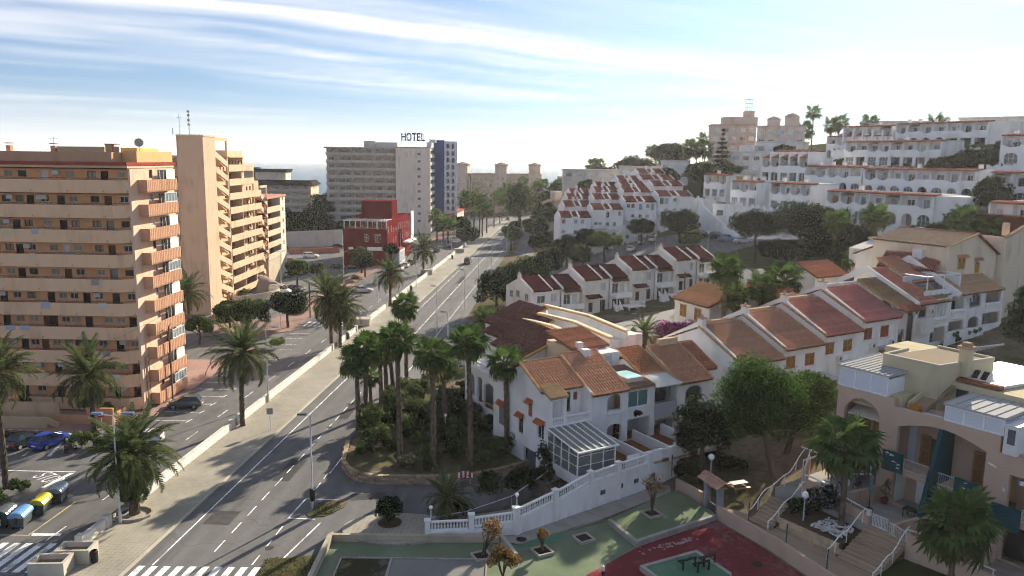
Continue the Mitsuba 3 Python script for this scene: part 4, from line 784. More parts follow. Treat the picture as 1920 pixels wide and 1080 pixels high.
# house 4: awning cloth balcony
h = thing('terraced_house', 'white house with a grey cloth across its covered balcony', 'house', 'white houses of the front row')
wall(h, F1, 'f', 0, rect(12.0, 15.4, 1.5, 7.7), [rect(12.2, 15.2, 4.4, 7.5), rect(12.3, 14.9, 2.55, 4.2)], WPLAST, .2, 'front_wall')
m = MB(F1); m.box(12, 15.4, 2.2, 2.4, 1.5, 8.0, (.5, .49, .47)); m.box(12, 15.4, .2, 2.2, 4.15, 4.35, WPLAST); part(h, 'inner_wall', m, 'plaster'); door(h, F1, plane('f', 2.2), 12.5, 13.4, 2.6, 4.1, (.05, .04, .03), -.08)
m = MB(F1); m.box(12.2, 15.2, -.06, -.02, 4.35, 5.85, (.42, .43, .48)); part(h, 'balcony_cloth', m, 'rough', 'grey cloth stretched along the balcony')
m = MB(F1)
for i in range(6): m.box(12.25 + .6 * i, 12.3 + .6 * i, 1.2, 1.24, 5.8, 7.5, (.1, .1, .11))
m.box(13.2, 14.6, 1.2, 1.6, 5.6, 6.5, (.04, .04, .045)); part(h, 'balcony_furniture', m, 'paint')
m = MB(F1); m.slab([(12.0, -.5, 7.72), (15.4, -.5, 7.72), (15.4, 2.4, 8.5), (12.0, 2.4, 8.5)], .08, (.5, .49, .45)); cn = part(h, 'canopy_roof', m, 'paint', 'pale corrugated canopy over the balcony')
m = MB(F1)
for i in range(12): u = 12.05 + .3 * i; m.slab([(u, -.5, 7.77), (u + .1, -.5, 7.77), (u + .1, 2.4, 8.55), (u, 2.4, 8.55)], .05, (.62, .61, .56))
part(cn, 'corrugation', m, 'paint', kind='stuff')
m = MB(F1)
for i in range(16): m.box(12.2 + .19 * i, 12.3 + .19 * i, -.08, -.05, 4.1, 4.3, (.5, .42, .3))
part(h, 'awning_fringe', m, 'rough'); terrace(h, 9.6, 13.0); deck_divider(h, 13.2); body(h, 12, 15.4, 0, 10, 1.5, 8, sides='b')
# house 5: arched opening with plants, lower wing to the right
h = thing('terraced_house', 'white house with arched opening full of plants and a lower tiled wing', 'house', 'white houses of the front row')
wall(h, F1, 'f', 0, rect(15.4, 19.85, 1.5, 7.7), [arch(16.35, 18.7, 5.4, 7.05, .7), arch(17.6, 19.5, 2.6, 4.2, .5)], WPLAST, .28, 'front_wall')
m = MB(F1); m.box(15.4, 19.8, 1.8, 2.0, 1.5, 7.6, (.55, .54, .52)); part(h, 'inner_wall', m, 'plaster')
m = MB(F1); m.box(16.4, 18.65, .5, .53, 6.0, 7.0, (.1, .11, .12)); part(h, 'arch_glass', m, 'glass'); m = MB(F1); m.box(16.2, 18.85, -.4, .1, 5.15, 5.4, WPLAST); part(h, 'flower_ledge', m, 'plaster')
roof(h, F1, 15.3, 19.9, -.35, 7.6, 5.2, 10.3, TC, 7); body(h, 15.4, 19.85, 0, 10, 1.5, 7.6, sides='lrb', zr=10.2, vr=5.2); roof(h, F1, 19.9, 15.3, 10, 8, 5.25, 10.3, (.4, .18, .1), 73, tilename='rear_tiles', edge=None, ridge=False)
m = MB(F1); m.box(17, 19.6, 5.0, 5.5, 10.2, 10.95, (.6, .45, .3)); part(h, 'ridge_wall', m, 'plaster')
roof(h, F1, 19.95, 22.0, 1.2, 8.1, 5.3, 10.2, (.44, .18, .1), 8)
wall(h, F1, 'f', 1.5, rect(19.85, 24.1, 1.5, 8.0), [rect(20.4, 21.4, 2.6, 4.4)], WPLAST, name='wing_wall'); m = MB(F1); m.box(19.9, 22.4, -.2, 1.5, 4.2, 4.45, WPLAST); part(h, 'side_balcony', m, 'plaster'); balusters(h, F1, (20.0, -.12), (22.3, -.12), 4.55, .6)
m = MB(F1); m.tube([(15.9, -.1, 4.5), (17.5, -.4, 3.7)], .04, WHITE, 5); m.tube([(15.6, -.05, 4.5), (16.6, -1.2, 4.0)], .04, WHITE, 5); part(h, 'awning_arm', m, 'paint'); terrace(h, 13.3, 17.5)
# houses 6 to 9: shuttered units climbing the slope
TUn = [(24.0, 30.9, 8.5, 11.5, (.5, .27, .17), 'white house with tall blank side wall, first of the climbing shuttered houses'), (30.9, 37.6, 9.4, 12.3, (.49, .25, .16), 'white shuttered house with an orange-brown roof, second of the climbing houses'),
       (37.6, 44.6, 10.3, 13.2, (.47, .2, .15), 'white shuttered house with dark reddish roof, third of the climbing houses'), (44.6, 52.0, 11.3, 14.3, (.47, .19, .17), 'white shuttered house with a pink-red roof, highest of the climbing houses')]
for i, (u0, u1, ze, zr, tc, lab) in enumerate(TUn):
    h = thing('shuttered_house', lab, 'house', 'climbing houses with orange wooden shutters'); g = ze - 6.6
    w0 = u0 + .55
    sh = [(w0, w0 + 1.55), (w0 + 3.2, w0 + 4.85)]
    ops = [rect(a, b, ze - 2.45, ze - 1.0) for a, b in sh]
    wall(h, F1, 'f', 0, rect(u0, u1, g - 2, ze), ops, WPLAST, .28, 'front_wall')
    for a, b in sh:
        shutter(h, F1, plane('f', 0), a, b, ze - 2.45, ze - 1.0, [(.34, .13, .05), (.42, .19, .06), (.4, .2, .07), (.33, .12, .045)][i], .02)
        m = MB(F1); m.box(a - .15, b + .15, -.14, 0, ze - 2.62, ze - 2.5, WPLAST); m.box(a - .15, b + .15, -.1, 0, ze - .95, ze - .85, WPLAST); part(h, 'window_sill', m, 'plaster')
    m = MB(F1)
    for q in range(13): m.box(u0 + .2 + .52 * q, u0 + .36 + .52 * q, -.55, 0, ze - .2, ze - .03, (.2, .1, .06))
    part(h, 'rafter_ends', m, 'rough', kind='stuff')
    roof(h, F1, u0 - .1, u1 - .25, -.6, ze - .02, 6.2, zr, tc, 20 + i)
    roof(h, F1, u1 - .25, u0 - .1, 12.4, ze + .3, 6.25, zr, np.array(tc) * .9, 60 + i, tilename='rear_tiles', edge=None, ridge=False)
    body(h, u0, u1, 0, 12.2, g - 2, ze, zr=zr - .15, vr=6.2)
    m = MB(F1); m.ext(Polygon([(0, ze - .3), (6.2, zr - .3), (12.2, ze), (12.2, ze + .55), (6.4, zr + .55), (-.2, ze + .25)]), plane('l', u0 - .02), -.0, .25, WPLAST); part(h, 'party_wall', m, 'plaster')
    m = MB(F1); m.box(u0 - .1, u0 + .5, 5.7, 6.5, zr - .2, zr + .9, WPLAST); m.box(u0 - .2, u0 + .6, 5.6, 6.6, zr + .9, zr + 1.05, (.5, .33, .22)); m.lathe([(.22, 0), (.12, .35), (0, .4)], (.5, .35, .25), 6, (u0 + .2, 6.1, zr + 1.05)); part(h, 'chimney', m, 'plaster')
    if i < 3: m = MB(F1); m.box(u0 + .8, u1 - .2, 7.0, 7.25, zr - .6, zr + .15, (.66, .58, .48)); m.box(u0 + .8, u1 - .2, 6.9, 7.35, zr + .15, zr + .3, (.56, .38, .22)); part(h, 'rear_parapet', m, 'plaster')
    # lower storey lean-to
    if i >= 1:
        m = MB(F1); m.slab([(u0 + 3.4, -2.4, ze - 3.7), (u1 + .4, -2.4, ze - 3.7), (u1 + .4, 0, ze - 3.5), (u0 + 3.4, 0, ze - 3.5)], .14, (.5, .49, .47)); m.box(u0 + 3.4, u0 + 3.6, -2.3, -2.1, g - 1, ze - 3.8, WPLAST); m.box(u1 + .1, u1 + .3, -2.3, -2.1, g - 1, ze - 3.8, WPLAST); m.box(u0 + 3.6, u1, -2.2, -2.1, g - 1, ze - 4.9, WPLAST); part(h, 'lean_to', m, 'plaster', 'grey flat lean-to roof')
        shutter(h, F1, plane('f', 0), u0 + 3.7, u0 + 4.8, g + .2, ze - 4.1, (.34, .15, .06), -.04)
        window(h, F1, plane('f', 0), u0 + 5.1, u0 + 6.2, g + 1.2, ze - 4.2, (.55, .53, .5), PANE, -.05, 1)
m = MB(F1)
for i in range(9): m.slab([(31.6 + .62 * i, -2.7, 5.55), (31.8 + .62 * i, -2.7, 5.55), (31.8 + .62 * i, -.1, 5.75), (31.6 + .62 * i, -.1, 5.75)], .16, (.14, .03, .03))
m.box(31.4, 37, -2.5, -2.35, 5.25, 5.4, (.14, .03, .03)); m.box(31.5, 31.7, -2.5, -2.3, 2, 5.25, (.14, .03, .03)); m.box(36.7, 36.9, -2.5, -2.3, 2, 5.25, (.14, .03, .03)); one('pergola', 'dark red wooden pergola below the shuttered windows behind the pines', 'pergola', m, 'paint')
mp = plane('f', 0)
ac_unit(F1, mp, 33.2, 5.95, 'white air conditioner under the second shuttered house'); ac_unit(F1, mp, 40.2, 6.9, 'white air conditioner under the reddish roofed shuttered house'); ac_unit(F1, mp, 46.4, 7.75, 'left one of two white air conditioners under the pink-red roof'); ac_unit(F1, mp, 50.2, 7.8, 'right one of two white air conditioners under the pink-red roof')
# the higher group on the right
h = thing('balcony_house', 'white house with patchwork brown and pink roof and an arched balcony in the upper group', 'house', 'upper white houses with balconies')
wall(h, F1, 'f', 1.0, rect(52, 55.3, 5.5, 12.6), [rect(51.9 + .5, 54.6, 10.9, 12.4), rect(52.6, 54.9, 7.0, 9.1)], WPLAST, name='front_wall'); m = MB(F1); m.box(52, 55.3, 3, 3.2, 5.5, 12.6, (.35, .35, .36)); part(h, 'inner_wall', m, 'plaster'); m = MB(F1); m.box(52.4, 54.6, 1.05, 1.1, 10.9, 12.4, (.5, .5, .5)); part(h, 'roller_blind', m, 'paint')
roof(h, F1, 51.5, 55.6, -.2, 12.2, 6, 15.0, (.3, .19, .11), 31); m = MB(F1); m.slab([(51.6, -1.0, 12.0), (55.6, -1.2, 12.0), (55.6, 1, 12.8), (51.6, 1, 12.8)], .15, (.2, .07, .05)); part(h, 'lower_eave', m, 'tile')
wall(h, F1, 'f', 0, rect(55.3, 62.6, 5.5, 12.7), [arch(55.9, 57.9, 10.6, 12.3, .7), rect(59.3, 62.3, 10.4, 12.3), rect(59, 62.2, 7, 8.9)], WPLAST, name='right_front_wall')
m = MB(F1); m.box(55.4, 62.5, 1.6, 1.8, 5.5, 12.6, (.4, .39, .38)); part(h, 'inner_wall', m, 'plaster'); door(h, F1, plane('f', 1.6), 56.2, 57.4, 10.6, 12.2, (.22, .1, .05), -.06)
m = MB(F1); m.box(55.5, 58.2, -.9, 0, 8.7, 10.6, (.76, .75, .73)); m.box(59.3, 62.3, .05, .12, 10.5, 12.25, (.62, .62, .6)); part(h, 'balcony', m, 'plaster')
for u in np.arange(59.9, 62.2, .75):
    m = MB(F1); m.box(u, u + .08, -.04, .05, 10.4, 12.3, WHITE); part(h, 'blind_post', m, 'paint')
balusters(h, F1, (59.3, -.15), (62.3, -.15), 9.2, .8); window(h, F1, plane('f', 1.6), 59.2, 62.0, 7, 8.9, (.06, .06, .07), PANE, -.06, 3)
roof(h, F1, 55.7, 59.6, -.4, 12.4, 7.5, 16.0, (.45, .19, .14), 32); roof(h, F1, 59.6, 62.6, -.3, 12.4, 3, 13.9, (.3, .2, .12), 33)
m = MB(F1); m.ext(Polygon([(0, 12), (7.5, 15.6), (12, 13.5), (12, 14.2), (7.6, 16.5), (-.3, 12.7)]), plane('l', 55.45), 0, .25, WPLAST); m.box(52, 62.6, 12, 12.2, 5, 13.5, WPLAST); m.ext(rect(0, 12, 5, 12.6), plane('r', 62.6), 0, .2, WPLAST); part(h, 'party_wall', m, 'plaster')
m = MB(F1); m.box(58.5, 67.5, 4.0, 4.2, 13, 15.2, (.5, .56, .66)); m.box(66.5, 66.7, 1, 4, 13, 15.2, (.6, .62, .66)); m.box(58.6, 66.6, 1, 1.15, 13, 13.7, WPLAST); part(h, 'roof_terrace', m, 'plaster', 'roof terrace with pale blue wall')
m = MB(F1)
for u in (59, 62.7, 66.4): m.box(u, u + .1, 1, 1.1, 13, 15.6, WHITE); m.box(u, u + .1, 1, 4.2, 15.5, 15.6, WHITE)
m.box(59, 66.5, 1, 1.1, 15.5, 15.62, WHITE); part(h, 'awning_frame', m, 'paint')
h = thing('balcony_house', 'white house with dark covered balcony and striped ochre roof, furthest right of the upper group', 'house', 'upper white houses with balconies')
wall(h, F1, 'f', 0, rect(62.6, 76, 5.5, 13.0), [rect(63.2, 66.4, 11.0, 12.8), arch(67.5, 70.4, 10.9, 12.8, .9), rect(71.4, 75.2, 11.2, 13.0), rect(63, 66.5, 6.8, 9.4), arch(67.6, 70.2, 6.8, 9.6, .6), rect(71, 75.4, 8.2, 9.8)], WPLAST, name='front_wall')
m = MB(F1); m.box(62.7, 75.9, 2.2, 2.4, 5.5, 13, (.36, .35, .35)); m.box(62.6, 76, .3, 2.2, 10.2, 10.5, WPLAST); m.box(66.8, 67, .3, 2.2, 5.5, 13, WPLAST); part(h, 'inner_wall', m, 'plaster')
m = MB(F1); m.box(63.4, 66.2, 1.2, 1.6, 10.6, 11.8, (.03, .03, .035)); part(h, 'balcony_furniture', m, 'paint'); balusters(h, F1, (63.2, -.15), (66.4, -.15), 9.9, .8); balusters(h, F1, (71.4, -.15), (75.2, -.15), 10.2, .8); balusters(h, F1, (71, -.15), (75.4, -.15), 7.4, .7)
door(h, F1, plane('f', 2.2), 68.2, 69.2, 10.6, 12.6, (.25, .12, .06), -.06); shutter(h, F1, plane('f', 0), 71.8, 73.2, 8.2, 9.7, (.2, .2, .2), .1); window(h, F1, plane('f', 2.2), 71.8, 74.8, 11, 12.8, (.5, .5, .5), GREYP, -.06, 2)
roof(h, F1, 65.0, 75.4, -.4, 13.0, 7.5, 16.9, (.5, .33, .2), 34, sp=.32); roof(h, F1, 60.4, 65.0, 3.5, 14.4, 9.5, 17.0, (.44, .21, .14), 35)
m = MB(F1); m.ext(Polygon([(0, 12.5), (7.5, 16.4), (13, 13.5), (13, 14.3), (7.6, 17.4), (-.3, 13.2)]), plane('l', 64.8), 0, .25, WPLAST); m.ext(Polygon([(0, 5), (13, 5), (13, 13.5), (7.5, 16.5), (0, 12.8)]), plane('r', 76), 0, .25, (.7, .62, .52)); m.box(62.6, 76, 13, 13.2, 5, 13.5, WPLAST); m.box(66.5, 68, 6.8, 8.2, 16, 18.2, WPLAST); part(h, 'party_wall', m, 'plaster')
ac_unit(F1, mp, 58.1, 11.0, 'white air conditioner beside the arched balcony of the patchwork roofed house'); ac_unit(F1, mp, 54.6, 11.2, 'white air conditioner left of the arched balcony of the patchwork roofed house', d=0); ac_unit(F1, mp, 66.6, 11.9, 'white air conditioner beside the dark covered balcony')
balusters(thing('garden_balustrade', 'white balustrade of the terrace in front of the upper white houses', 'balustrade'), F1, (56.5, -3.5), (67.5, -5.0), 6.0, .9)
m = MB(F1); m.box(61, 70, -.9, -.7, 5, 8.4, (.78, .78, .77)); w = one('patio_wall', 'white patio wall hung with dark flower pots below the upper houses', 'wall', m, 'plaster')
for i in range(9):
    m = MB(F1); rr = random.Random(i); q = (61.8 + rr.random() * 7.4, -1.0, 6.9 + rr.random() * 1.1); m.lathe([(.1, -.2), (.18, 0), (.28, .1), (.22, .3), (0.02, .38)], (.05, .08, .035), 6, q); one('wall_pot', 'dark plant pot hung on the white patio wall', 'flower pot', m, 'rough', 'plant pots hung on the white patio wall')
# back houses next to the front row
def gable_house(lab, u0, u1, v0, v1, g, ze, zr, tc, seed, group='houses behind the front row'):
    """A house whose roof slopes to the left (towards the avenue), with gables to the front."""
    h = thing('clay_roof_house', lab, 'house', group)
    m = MB(F1); m.ext(Polygon([(u0, g), (u1, g), (u1, zr - .1), (u0, ze - .1)]), plane('f', v0), 0, .25, WPLAST); m.box(u0, u0 + .25, v0 + .26, v1, g, ze - .15, WPLAST); m.box(u1 - .25, u1, v0 + .26, v1, g, zr - .1, WPLAST); m.box(u0 + .26, u1 - .26, v1 - .2, v1, g, ze, WPLAST); part(h, 'walls', m, 'plaster')
    Ff = Fr(*F1([u1, 0, 0])[:2], 0, 31 - 90)     # its own frame: u runs along -v of the row
    L = math.hypot(u1 - u0 + .6, zr - ze); rf = MB(F1); rf.slab([(u0 - .6, v0 - .3, ze), (u0 - .6, v1 + .2, ze), (u1, v1 + .2, zr), (u1, v0 - .3, zr)], .18, np.array(tc) * .5); k = part(h, 'roof', rf, 'tile')
    m = MB(F1); tile_mesh(m, (u0 - .6, v1 + .2, ze + .02), (0, -1, 0), ((u1 - u0 + .6) / L, 0, (zr - ze) / L), v1 - v0 + .5, L, .25, .4, tc, seed, None, .45); part(k, 'tiles', m, 'tile', 'rows of clay barrel tiles', 'stuff')
    m = MB(F1); m.slab([(u0 - .7, v0 - .4, ze + .1), (u0 - .7, v0 - .2, ze + .1), (u1, v0 - .2, zr + .1), (u1, v0 - .4, zr + .1)], .22, (.5, .3, .1)); part(k, 'verge', m, 'tile')
    return h
BT = (.2, .1, .075)
gable_house('white house with dark brown weathered tiles behind the end house, nearest of three', 4.8, 9.6, 12.2, 19.5, -.2, 8.9, 10.9, BT, 41)
gable_house('house with dark brown weathered tiles, middle of three stepped roofs', 7.5, 13.0, 19.6, 26.5, -.2, 8.8, 10.8, (.19, .09, .07), 42)
gable_house('house with dark brown weathered tiles, farthest of three stepped roofs', 11, 16.5, 26.6, 33, -.2, 8.6, 10.8, (.21, .1, .08), 43)
h = thing('clay_roof_house', 'cream boxy house with a low orange tiled top behind the arched balcony house', 'house', 'houses behind the front row')
m = MB(F1); m.box(7.0, 11.4, 7.2, 12, 2, 10.6, (.72, .55, .38)); part(h, 'walls', m, 'plaster'); m = MB(F1); m.slab([(6.8, 6.9, 10.6), (11.7, 6.9, 10.6), (11.7, 12, 11.6), (6.8, 12, 11.6)], .18, (.3, .14, .08)); k = part(h, 'roof', m, 'tile'); m = MB(F1); tile_mesh(m, (6.8, 6.9, 10.62), (1, 0, 0), (0, .98, .19), 4.9, 5.2, .25, .4, (.5, .25, .15), 9); part(k, 'tiles', m, 'tile', kind='stuff')
m = MB(F1); m.box(7.4, 8.0, 6.6, 7.2, 8, 11.3, WPLAST); part(h, 'chimney', m, 'plaster')
for i, (u, v0, v1, z) in enumerate(((11.6, 13.5, 24, 10.6), (14.2, 13, 24.5, 11.0), (16.8, 13.5, 27, 11.4))):
    h = thing('long_roof_house', ['white house with a long cream coping, nearest of the three narrow houses', 'white house with a long cream coping, middle of the three narrow houses', 'white house with a long cream coping, farthest of the three narrow houses'][i], 'house', 'narrow white houses with long copings')
    m = MB(F1); m.ext(Polygon([(v0 - 3, -.2), (v1, -.2), (v1, z - .3), (v0 + 4, z), (v0 - 3, z - .5)]), plane('l', u), 0, .3, WPLAST); m.ext(rect(u + .3, u + 2.55, 0, z - 1.1), plane('f', v0 - 2.9), 0, .3, WPLAST); m.ext(rect(u + .3, u + 2.55, 0, z - 1.4), plane('b', v1), 0, .3, WPLAST); part(h, 'walls', m, 'plaster')
    m = MB(F1)
    for (a, za), (b, zb) in (((v0 - 3.2, z - .5), (v0 + 4, z)), ((v0 + 4, z), (v1 + .2, z - .3))): m.slab([(u - .25, a, za + .12), (u + .3, a, za + .12), (u + .3, b, zb + .12), (u - .25, b, zb + .12)], .14, (.8, .66, .48)); m.slab([(u - .3, a, za + .0), (u - .22, a, za + .0), (u - .22, b, zb + .0), (u - .3, b, zb + .0)], .16, (.55, .33, .1))
    part(h, 'coping', m, 'tile', 'cream tiled coping with ochre edge')
    m = MB(F1); m.slab([(u + .5, v0 - 2.6, z - 1.0), (u + 2.6, v0 - 2.6, z - 1.2), (u + 2.6, v1, z - 1.5), (u + .5, v1, z - 1.3)], .2, (.7, .66, .58)); part(h, 'roof', m, 'tile')
# garden terrace wall of the end house beside the palms (arches and balustrade)
h = thing('arcade_terrace', 'white arcaded terrace with balustrade beside the palm garden', 'terrace'); FT = Fr(-1.6, 88.0, 0, 0); FT = Fr(*F1([2.0, 12.5, 0])[:2], 0, 31 + 90)
FT = Fr(*F1([1.9, 21.5, 0])[:2], 0, 31 - 90)
ops = [arch(.8, 2.4, 3.0, 5.6, .8), arch(3.0, 4.2, 2.6, 5.6, .5), arch(4.6, 7.2, 2.4, 5.4, 1.1), arch(8.2, 9.4, 2.4, 5.2, .6)]
wall(h, FT, 'f', 0, rect(0, 10.0, -.2, 6.4), ops, WPLAST, .25, 'arcade_wall'); m = MB(FT); m.box(0, 10, .26, 4.5, 6.1, 6.35, WPLAST); m.box(0, 10, 2.4, 2.6, 0, 6.1, (.4, .38, .36)); m.box(0, .25, .26, 4.5, 0, 6.1, WPLAST); m.box(9.75, 10, .26, 4.5, 0, 6.1, WPLAST); part(h, 'terrace', m, 'plaster')
balusters(h, FT, (.1, .12), (9.9, .12), 6.45, .7); balusters(h, FT, (.1, .3), (.1, 4.4), 6.45, .7)
m = MB(FT); m.box(4.3, 9.8, -.05, 0, 2.9, 3.1, (.5, .25, .08)); part(h, 'ochre_band', m, 'paint')
# boundary wall with balustrade
K = thing('balustrade_wall', 'long white boundary wall with stepped balustrade in front of the terraced houses', 'wall')
FQ = Fr(-6.33, 58.78, 0, math.degrees(math.atan2(.91, 7.01)))
m = MB(FQ); m.box(-.12, 7.1, 0, .28, -.2, .72, (.8, .79, .77)); m.ext(Polygon([(3.5, .7), (7.1, .7), (7.1, 1.3)]), plane('f', 0.002), 0, .27, (.8, .79, .77)); part(K, 'wall_panel', m, 'plaster')
m = MB(FQ)
for u, z in ((-.15, 1.62), (3.35, 1.95), (6.9, 2.35)): m.box(u - .2, u + .22, -.06, .34, 0, z, (.8, .79, .77)); m.box(u - .26, u + .28, -.12, .4, z, z + .1, (.82, .81, .79))
part(K, 'pillar', m, 'plaster')
balusters(K, FQ, (.1, .13), (3.1, .13), .82, .62); balusters(K, FQ, (3.6, .13), (6.7, .13), 1.0, .62, dz=.3)
FQ2 = Fr(.68, 59.69, 0, math.degrees(math.atan2(11.8, 15.3))); LQ = 19.2
tops = [(0, 1.4), (4.1, 1.85), (8.1, 2.5), (11.5, 2.55), (15.4, 2.55), (LQ, 2.6)]
m = MB(FQ2); m.ext(Polygon([(0, -.3), (LQ, -.3)] + tops[::-1]), plane('f', 0), 0, .3, (.8, .79, .77)); part(K, 'wall_panel', m, 'plaster')
m = MB(FQ2)
for (u, z) in tops: m.box(u - .2, u + .2, -.06, .36, -.2, z + .98, (.8, .79, .77)); m.box(u - .26, u + .26, -.12, .42, z + .98, z + 1.07, (.82, .81, .79))
part(K, 'pillar', m, 'plaster')
for (u, z), (u2, z2) in zip(tops[:-1], tops[1:]): balusters(K, FQ2, (u + .25, .15), (u2 - .25, .15), z + .12, .66, dz=z2 - z)
for u in (9.2, 11.4, 13.4, 15.6):
    m = MB(FQ2); m.box(u, u + .55, -.03, 0, 1.1, 1.5, (.05, .05, .055)); m.box(u + .26, u + .3, -.05, -.03, 1.1, 1.5, (.5, .5, .5)); part(K, 'vent', m, 'paint')
m = MB(FQ)
P = [(-.1, 2.0, .9), (3.2, 2.2, 1.3), (7, 3.4, 1.9), (10.5, 6.5, 2.6), (12.3, 9.2, 3.2)]
m.tube(P, .035, (.5, .5, .5), 5)
for q in P: m.tube([(q[0], q[1], 0), q], .03, (.4, .4, .4), 5)
one('pipe_rail', 'grey pipe handrail climbing behind the white balustrade wall', 'handrail', m, 'paint')

# ------------------------------------------------------------------ pink rendered apartments at the lower right
FD = Fr(30.8, 61.8, 0, -55.2); PK_, YEL, TEALW = (0.56, 0.41, 0.315), (0.56, 0.49, 0.33), (0.02, 0.085, 0.1)
D = thing('pink_apartments', 'pink rendered apartments with arches, teal panels and white rooftop boxes', 'apartment building')
def seg(u, z): return (u, z)
curve = [(.85 + 6.75 * t, 9.15 + .75 * math.sin(PI * min(1, max(0, t)))) for t in np.linspace(0, 1, 16)]
big = Polygon([(.85, 2.6), (7.6, 2.6)] + curve[::-1])
wall(D, FD, 'f', 0, rect(-4.65, 8.45, 1.5, 11.3).difference(rect(.32, 9, 10.65, 12)), [big, arch(-3.95, -.75, 6.3, 10.6, 1.5), rect(-4.3, -.6, 2.6, 5.3)], PK_, .4, 'front_wall')
m = MB(FD); m.box(-4.6, 8.4, 1.9, 2.1, 1.5, 10.6, (.52, .37, .28)); m.box(-4.65, -4.25, .4, 9, 1.5, 11.3, PK_); m.box(-.6, -.2, .4, 1.9, 1.5, 10.6, PK_); m.box(-4.6, 8.4, .4, 1.9, 9.95, 10.2, (.5, .36, .28)); part(D, 'inner_wall', m, 'plaster')
m = MB(FD); m.box(.4, 4.3, -.35, 1.9, 5.35, 5.75, PK_); m.box(4.5, 8.3, -.35, 1.9, 5.15, 5.55, PK_); m.box(-4.25, -.6, .1, 1.9, 5.3, 5.9, PK_); part(D, 'balcony', m, 'plaster')
for u0, u1, z in ((.05, 1.75, 5.45), (5.8, 7.55, 5.05)):
    m = MB(FD); m.box(u0, u1, -.55, -.38, z, z + 1.65, TEALW); rr = random.Random(int(z * 10))
    k = part(D, 'teal_panel', m, 'plaster', 'teal balcony panel with peeling white patches'); m = MB(FD)
    for i in range(5): a, b = u0 + .2 + rr.random() * 1.1, z + .2 + rr.random() * 1.2; m.add([(a, -.556, b), (a + .3 * rr.random() + .1, -.556, b + .04), (a + .28, -.556, b + .14), (a + .02, -.556, b + .2 * rr.random() + .05)], [[0, 1, 2, 3]], (.6, .62, .6))
    part(k, 'peeling_paint', m, 'paint', kind='stuff')
def railing(par, F, pts, h=.95, step=.14, c=WHITE, r=.012, name='railing'):
    m = MB(F)
    for (a, b) in zip(pts[:-1], pts[1:]):
        a, b = np.array(a, float), np.array(b, float); n = max(1, int(np.linalg.norm(b - a) / step))
        for i in range(n + 1): q = a + (b - a) * i / n; m.tube([q, q + [0, 0, h]], r if i % 6 else r * 1.8, c, 4)
        for z in (h, .06): m.tube([a + [0, 0, z], b + [0, 0, z]], .028, c, 5)
    return part(par, name, m, 'paint', 'white metal railing')
railing(D, FD, [(1.75, -.3, 5.78), (4.0, -.3, 5.78)]); railing(D, FD, [(4.4, -.3, 5.58), (5.8, -.3, 5.58)]); railing(D, FD, [(-2.0, .1, 5.95), (-.75, .1, 5.95)])
# slanting teal fin
m = MB(FD); P = [(4.12, .5, 9.9), (4.12, -.12, 9.9), (4.12, -2.55, 2.5), (4.12, -1.6, 2.5), (4.12, -.3, 5.0), (4.12, .5, 6.0)]
n = len(P); V = P + [(u + .3, v, z) for u, v, z in P]; f = [[0, 1, 5], [1, 2, 3], [1, 3, 4], [1, 4, 5]]; f = f + [[a + n, b + n, c + n] for a, b, c in f] + [[i, (i + 1) % n, (i + 1) % n + n] for i in range(n)] + [[i, (i + 1) % n + n, i + n] for i in range(n)]
m.add(V, f, TEALW); m.box(4.15, 4.4, .45, 1.9, 2.6, 9.9, (.025, .08, .09)); part(D, 'slanted_fin', m, 'plaster', 'slanting teal fin between the balconies')
mpd = plane('f', 1.9)
shutter(D, FD, mpd, 1.9, 2.65, 6.0, 8.4, (.36, .17, .06), -.1, leaves=1); m = MB(FD); m.box(2.75, 3.5, 1.8, 1.9, 6.0, 8.3, (.03, .035, .02)); part(D, 'balcony_door', m, 'glass', 'dark balcony door'); shutter(D, FD, mpd, 3.55, 3.95, 6.0, 8.3, (.3, .14, .05), -.1, leaves=1)
shutter(D, FD, mpd, 6.0, 7.5, 5.8, 8.3, (.33, .15, .06), -.1); shutter(D, FD, mpd, -2.3, -.9, 6.2, 8.5, (.4, .21, .07), -.1); shutter(D, FD, mpd, -3.5, -2.6, 6.8, 8.5, (.34, .16, .06), -.1)
m = MB(FD); m.slab([(-3.8, .3, 9.0), (-.8, .3, 9.0), (-.8, 1.8, 9.5), (-3.8, 1.8, 9.5)], .06, (.6, .55, .45)); part(D, 'awning', m, 'paint')
m = MB(FD); m.box(.9, 1.5, 1.75, 1.9, 5.9, 9.0, (.55, .57, .6)); part(D, 'faded_panel', m, 'plaster', 'pale stained panel beside the left balcony door')
m = MB(FD); m.box(1.9, 3.7, 1.7, 1.9, 2.6, 5.2, (.72, .73, .74)); m.box(.8, .9, .4, 1.9, 2.6, 5.2, (.72, .73, .74)); part(D, 'garage_door', m, 'paint', 'white garage door under the left balcony')
m = MB(FD); m.box(4.5, 6.2, 1.5, 1.88, 2.6, 5.1, TEALW); m.box(6.3, 7.5, 1.7, 1.88, 2.6, 5.0, (.4, .22, .1)); part(D, 'lower_door', m, 'plaster')
m = MB(FD); m.box(-4.2, -.7, 1.5, 1.6, 2.6, 5.2, (.1, .13, .14)); part(D, 'glass_front', m, 'glass', 'dark glazed ground floor front')
m = MB(FD); m.slab([(-2.5, -1.2, 4.9), (-.7, -1.2, 4.9), (-.7, 0, 5.3), (-2.5, 0, 5.3)], .05, (.3, .34, .42)); part(D, 'small_awning', m, 'paint', 'blue and white striped awning')
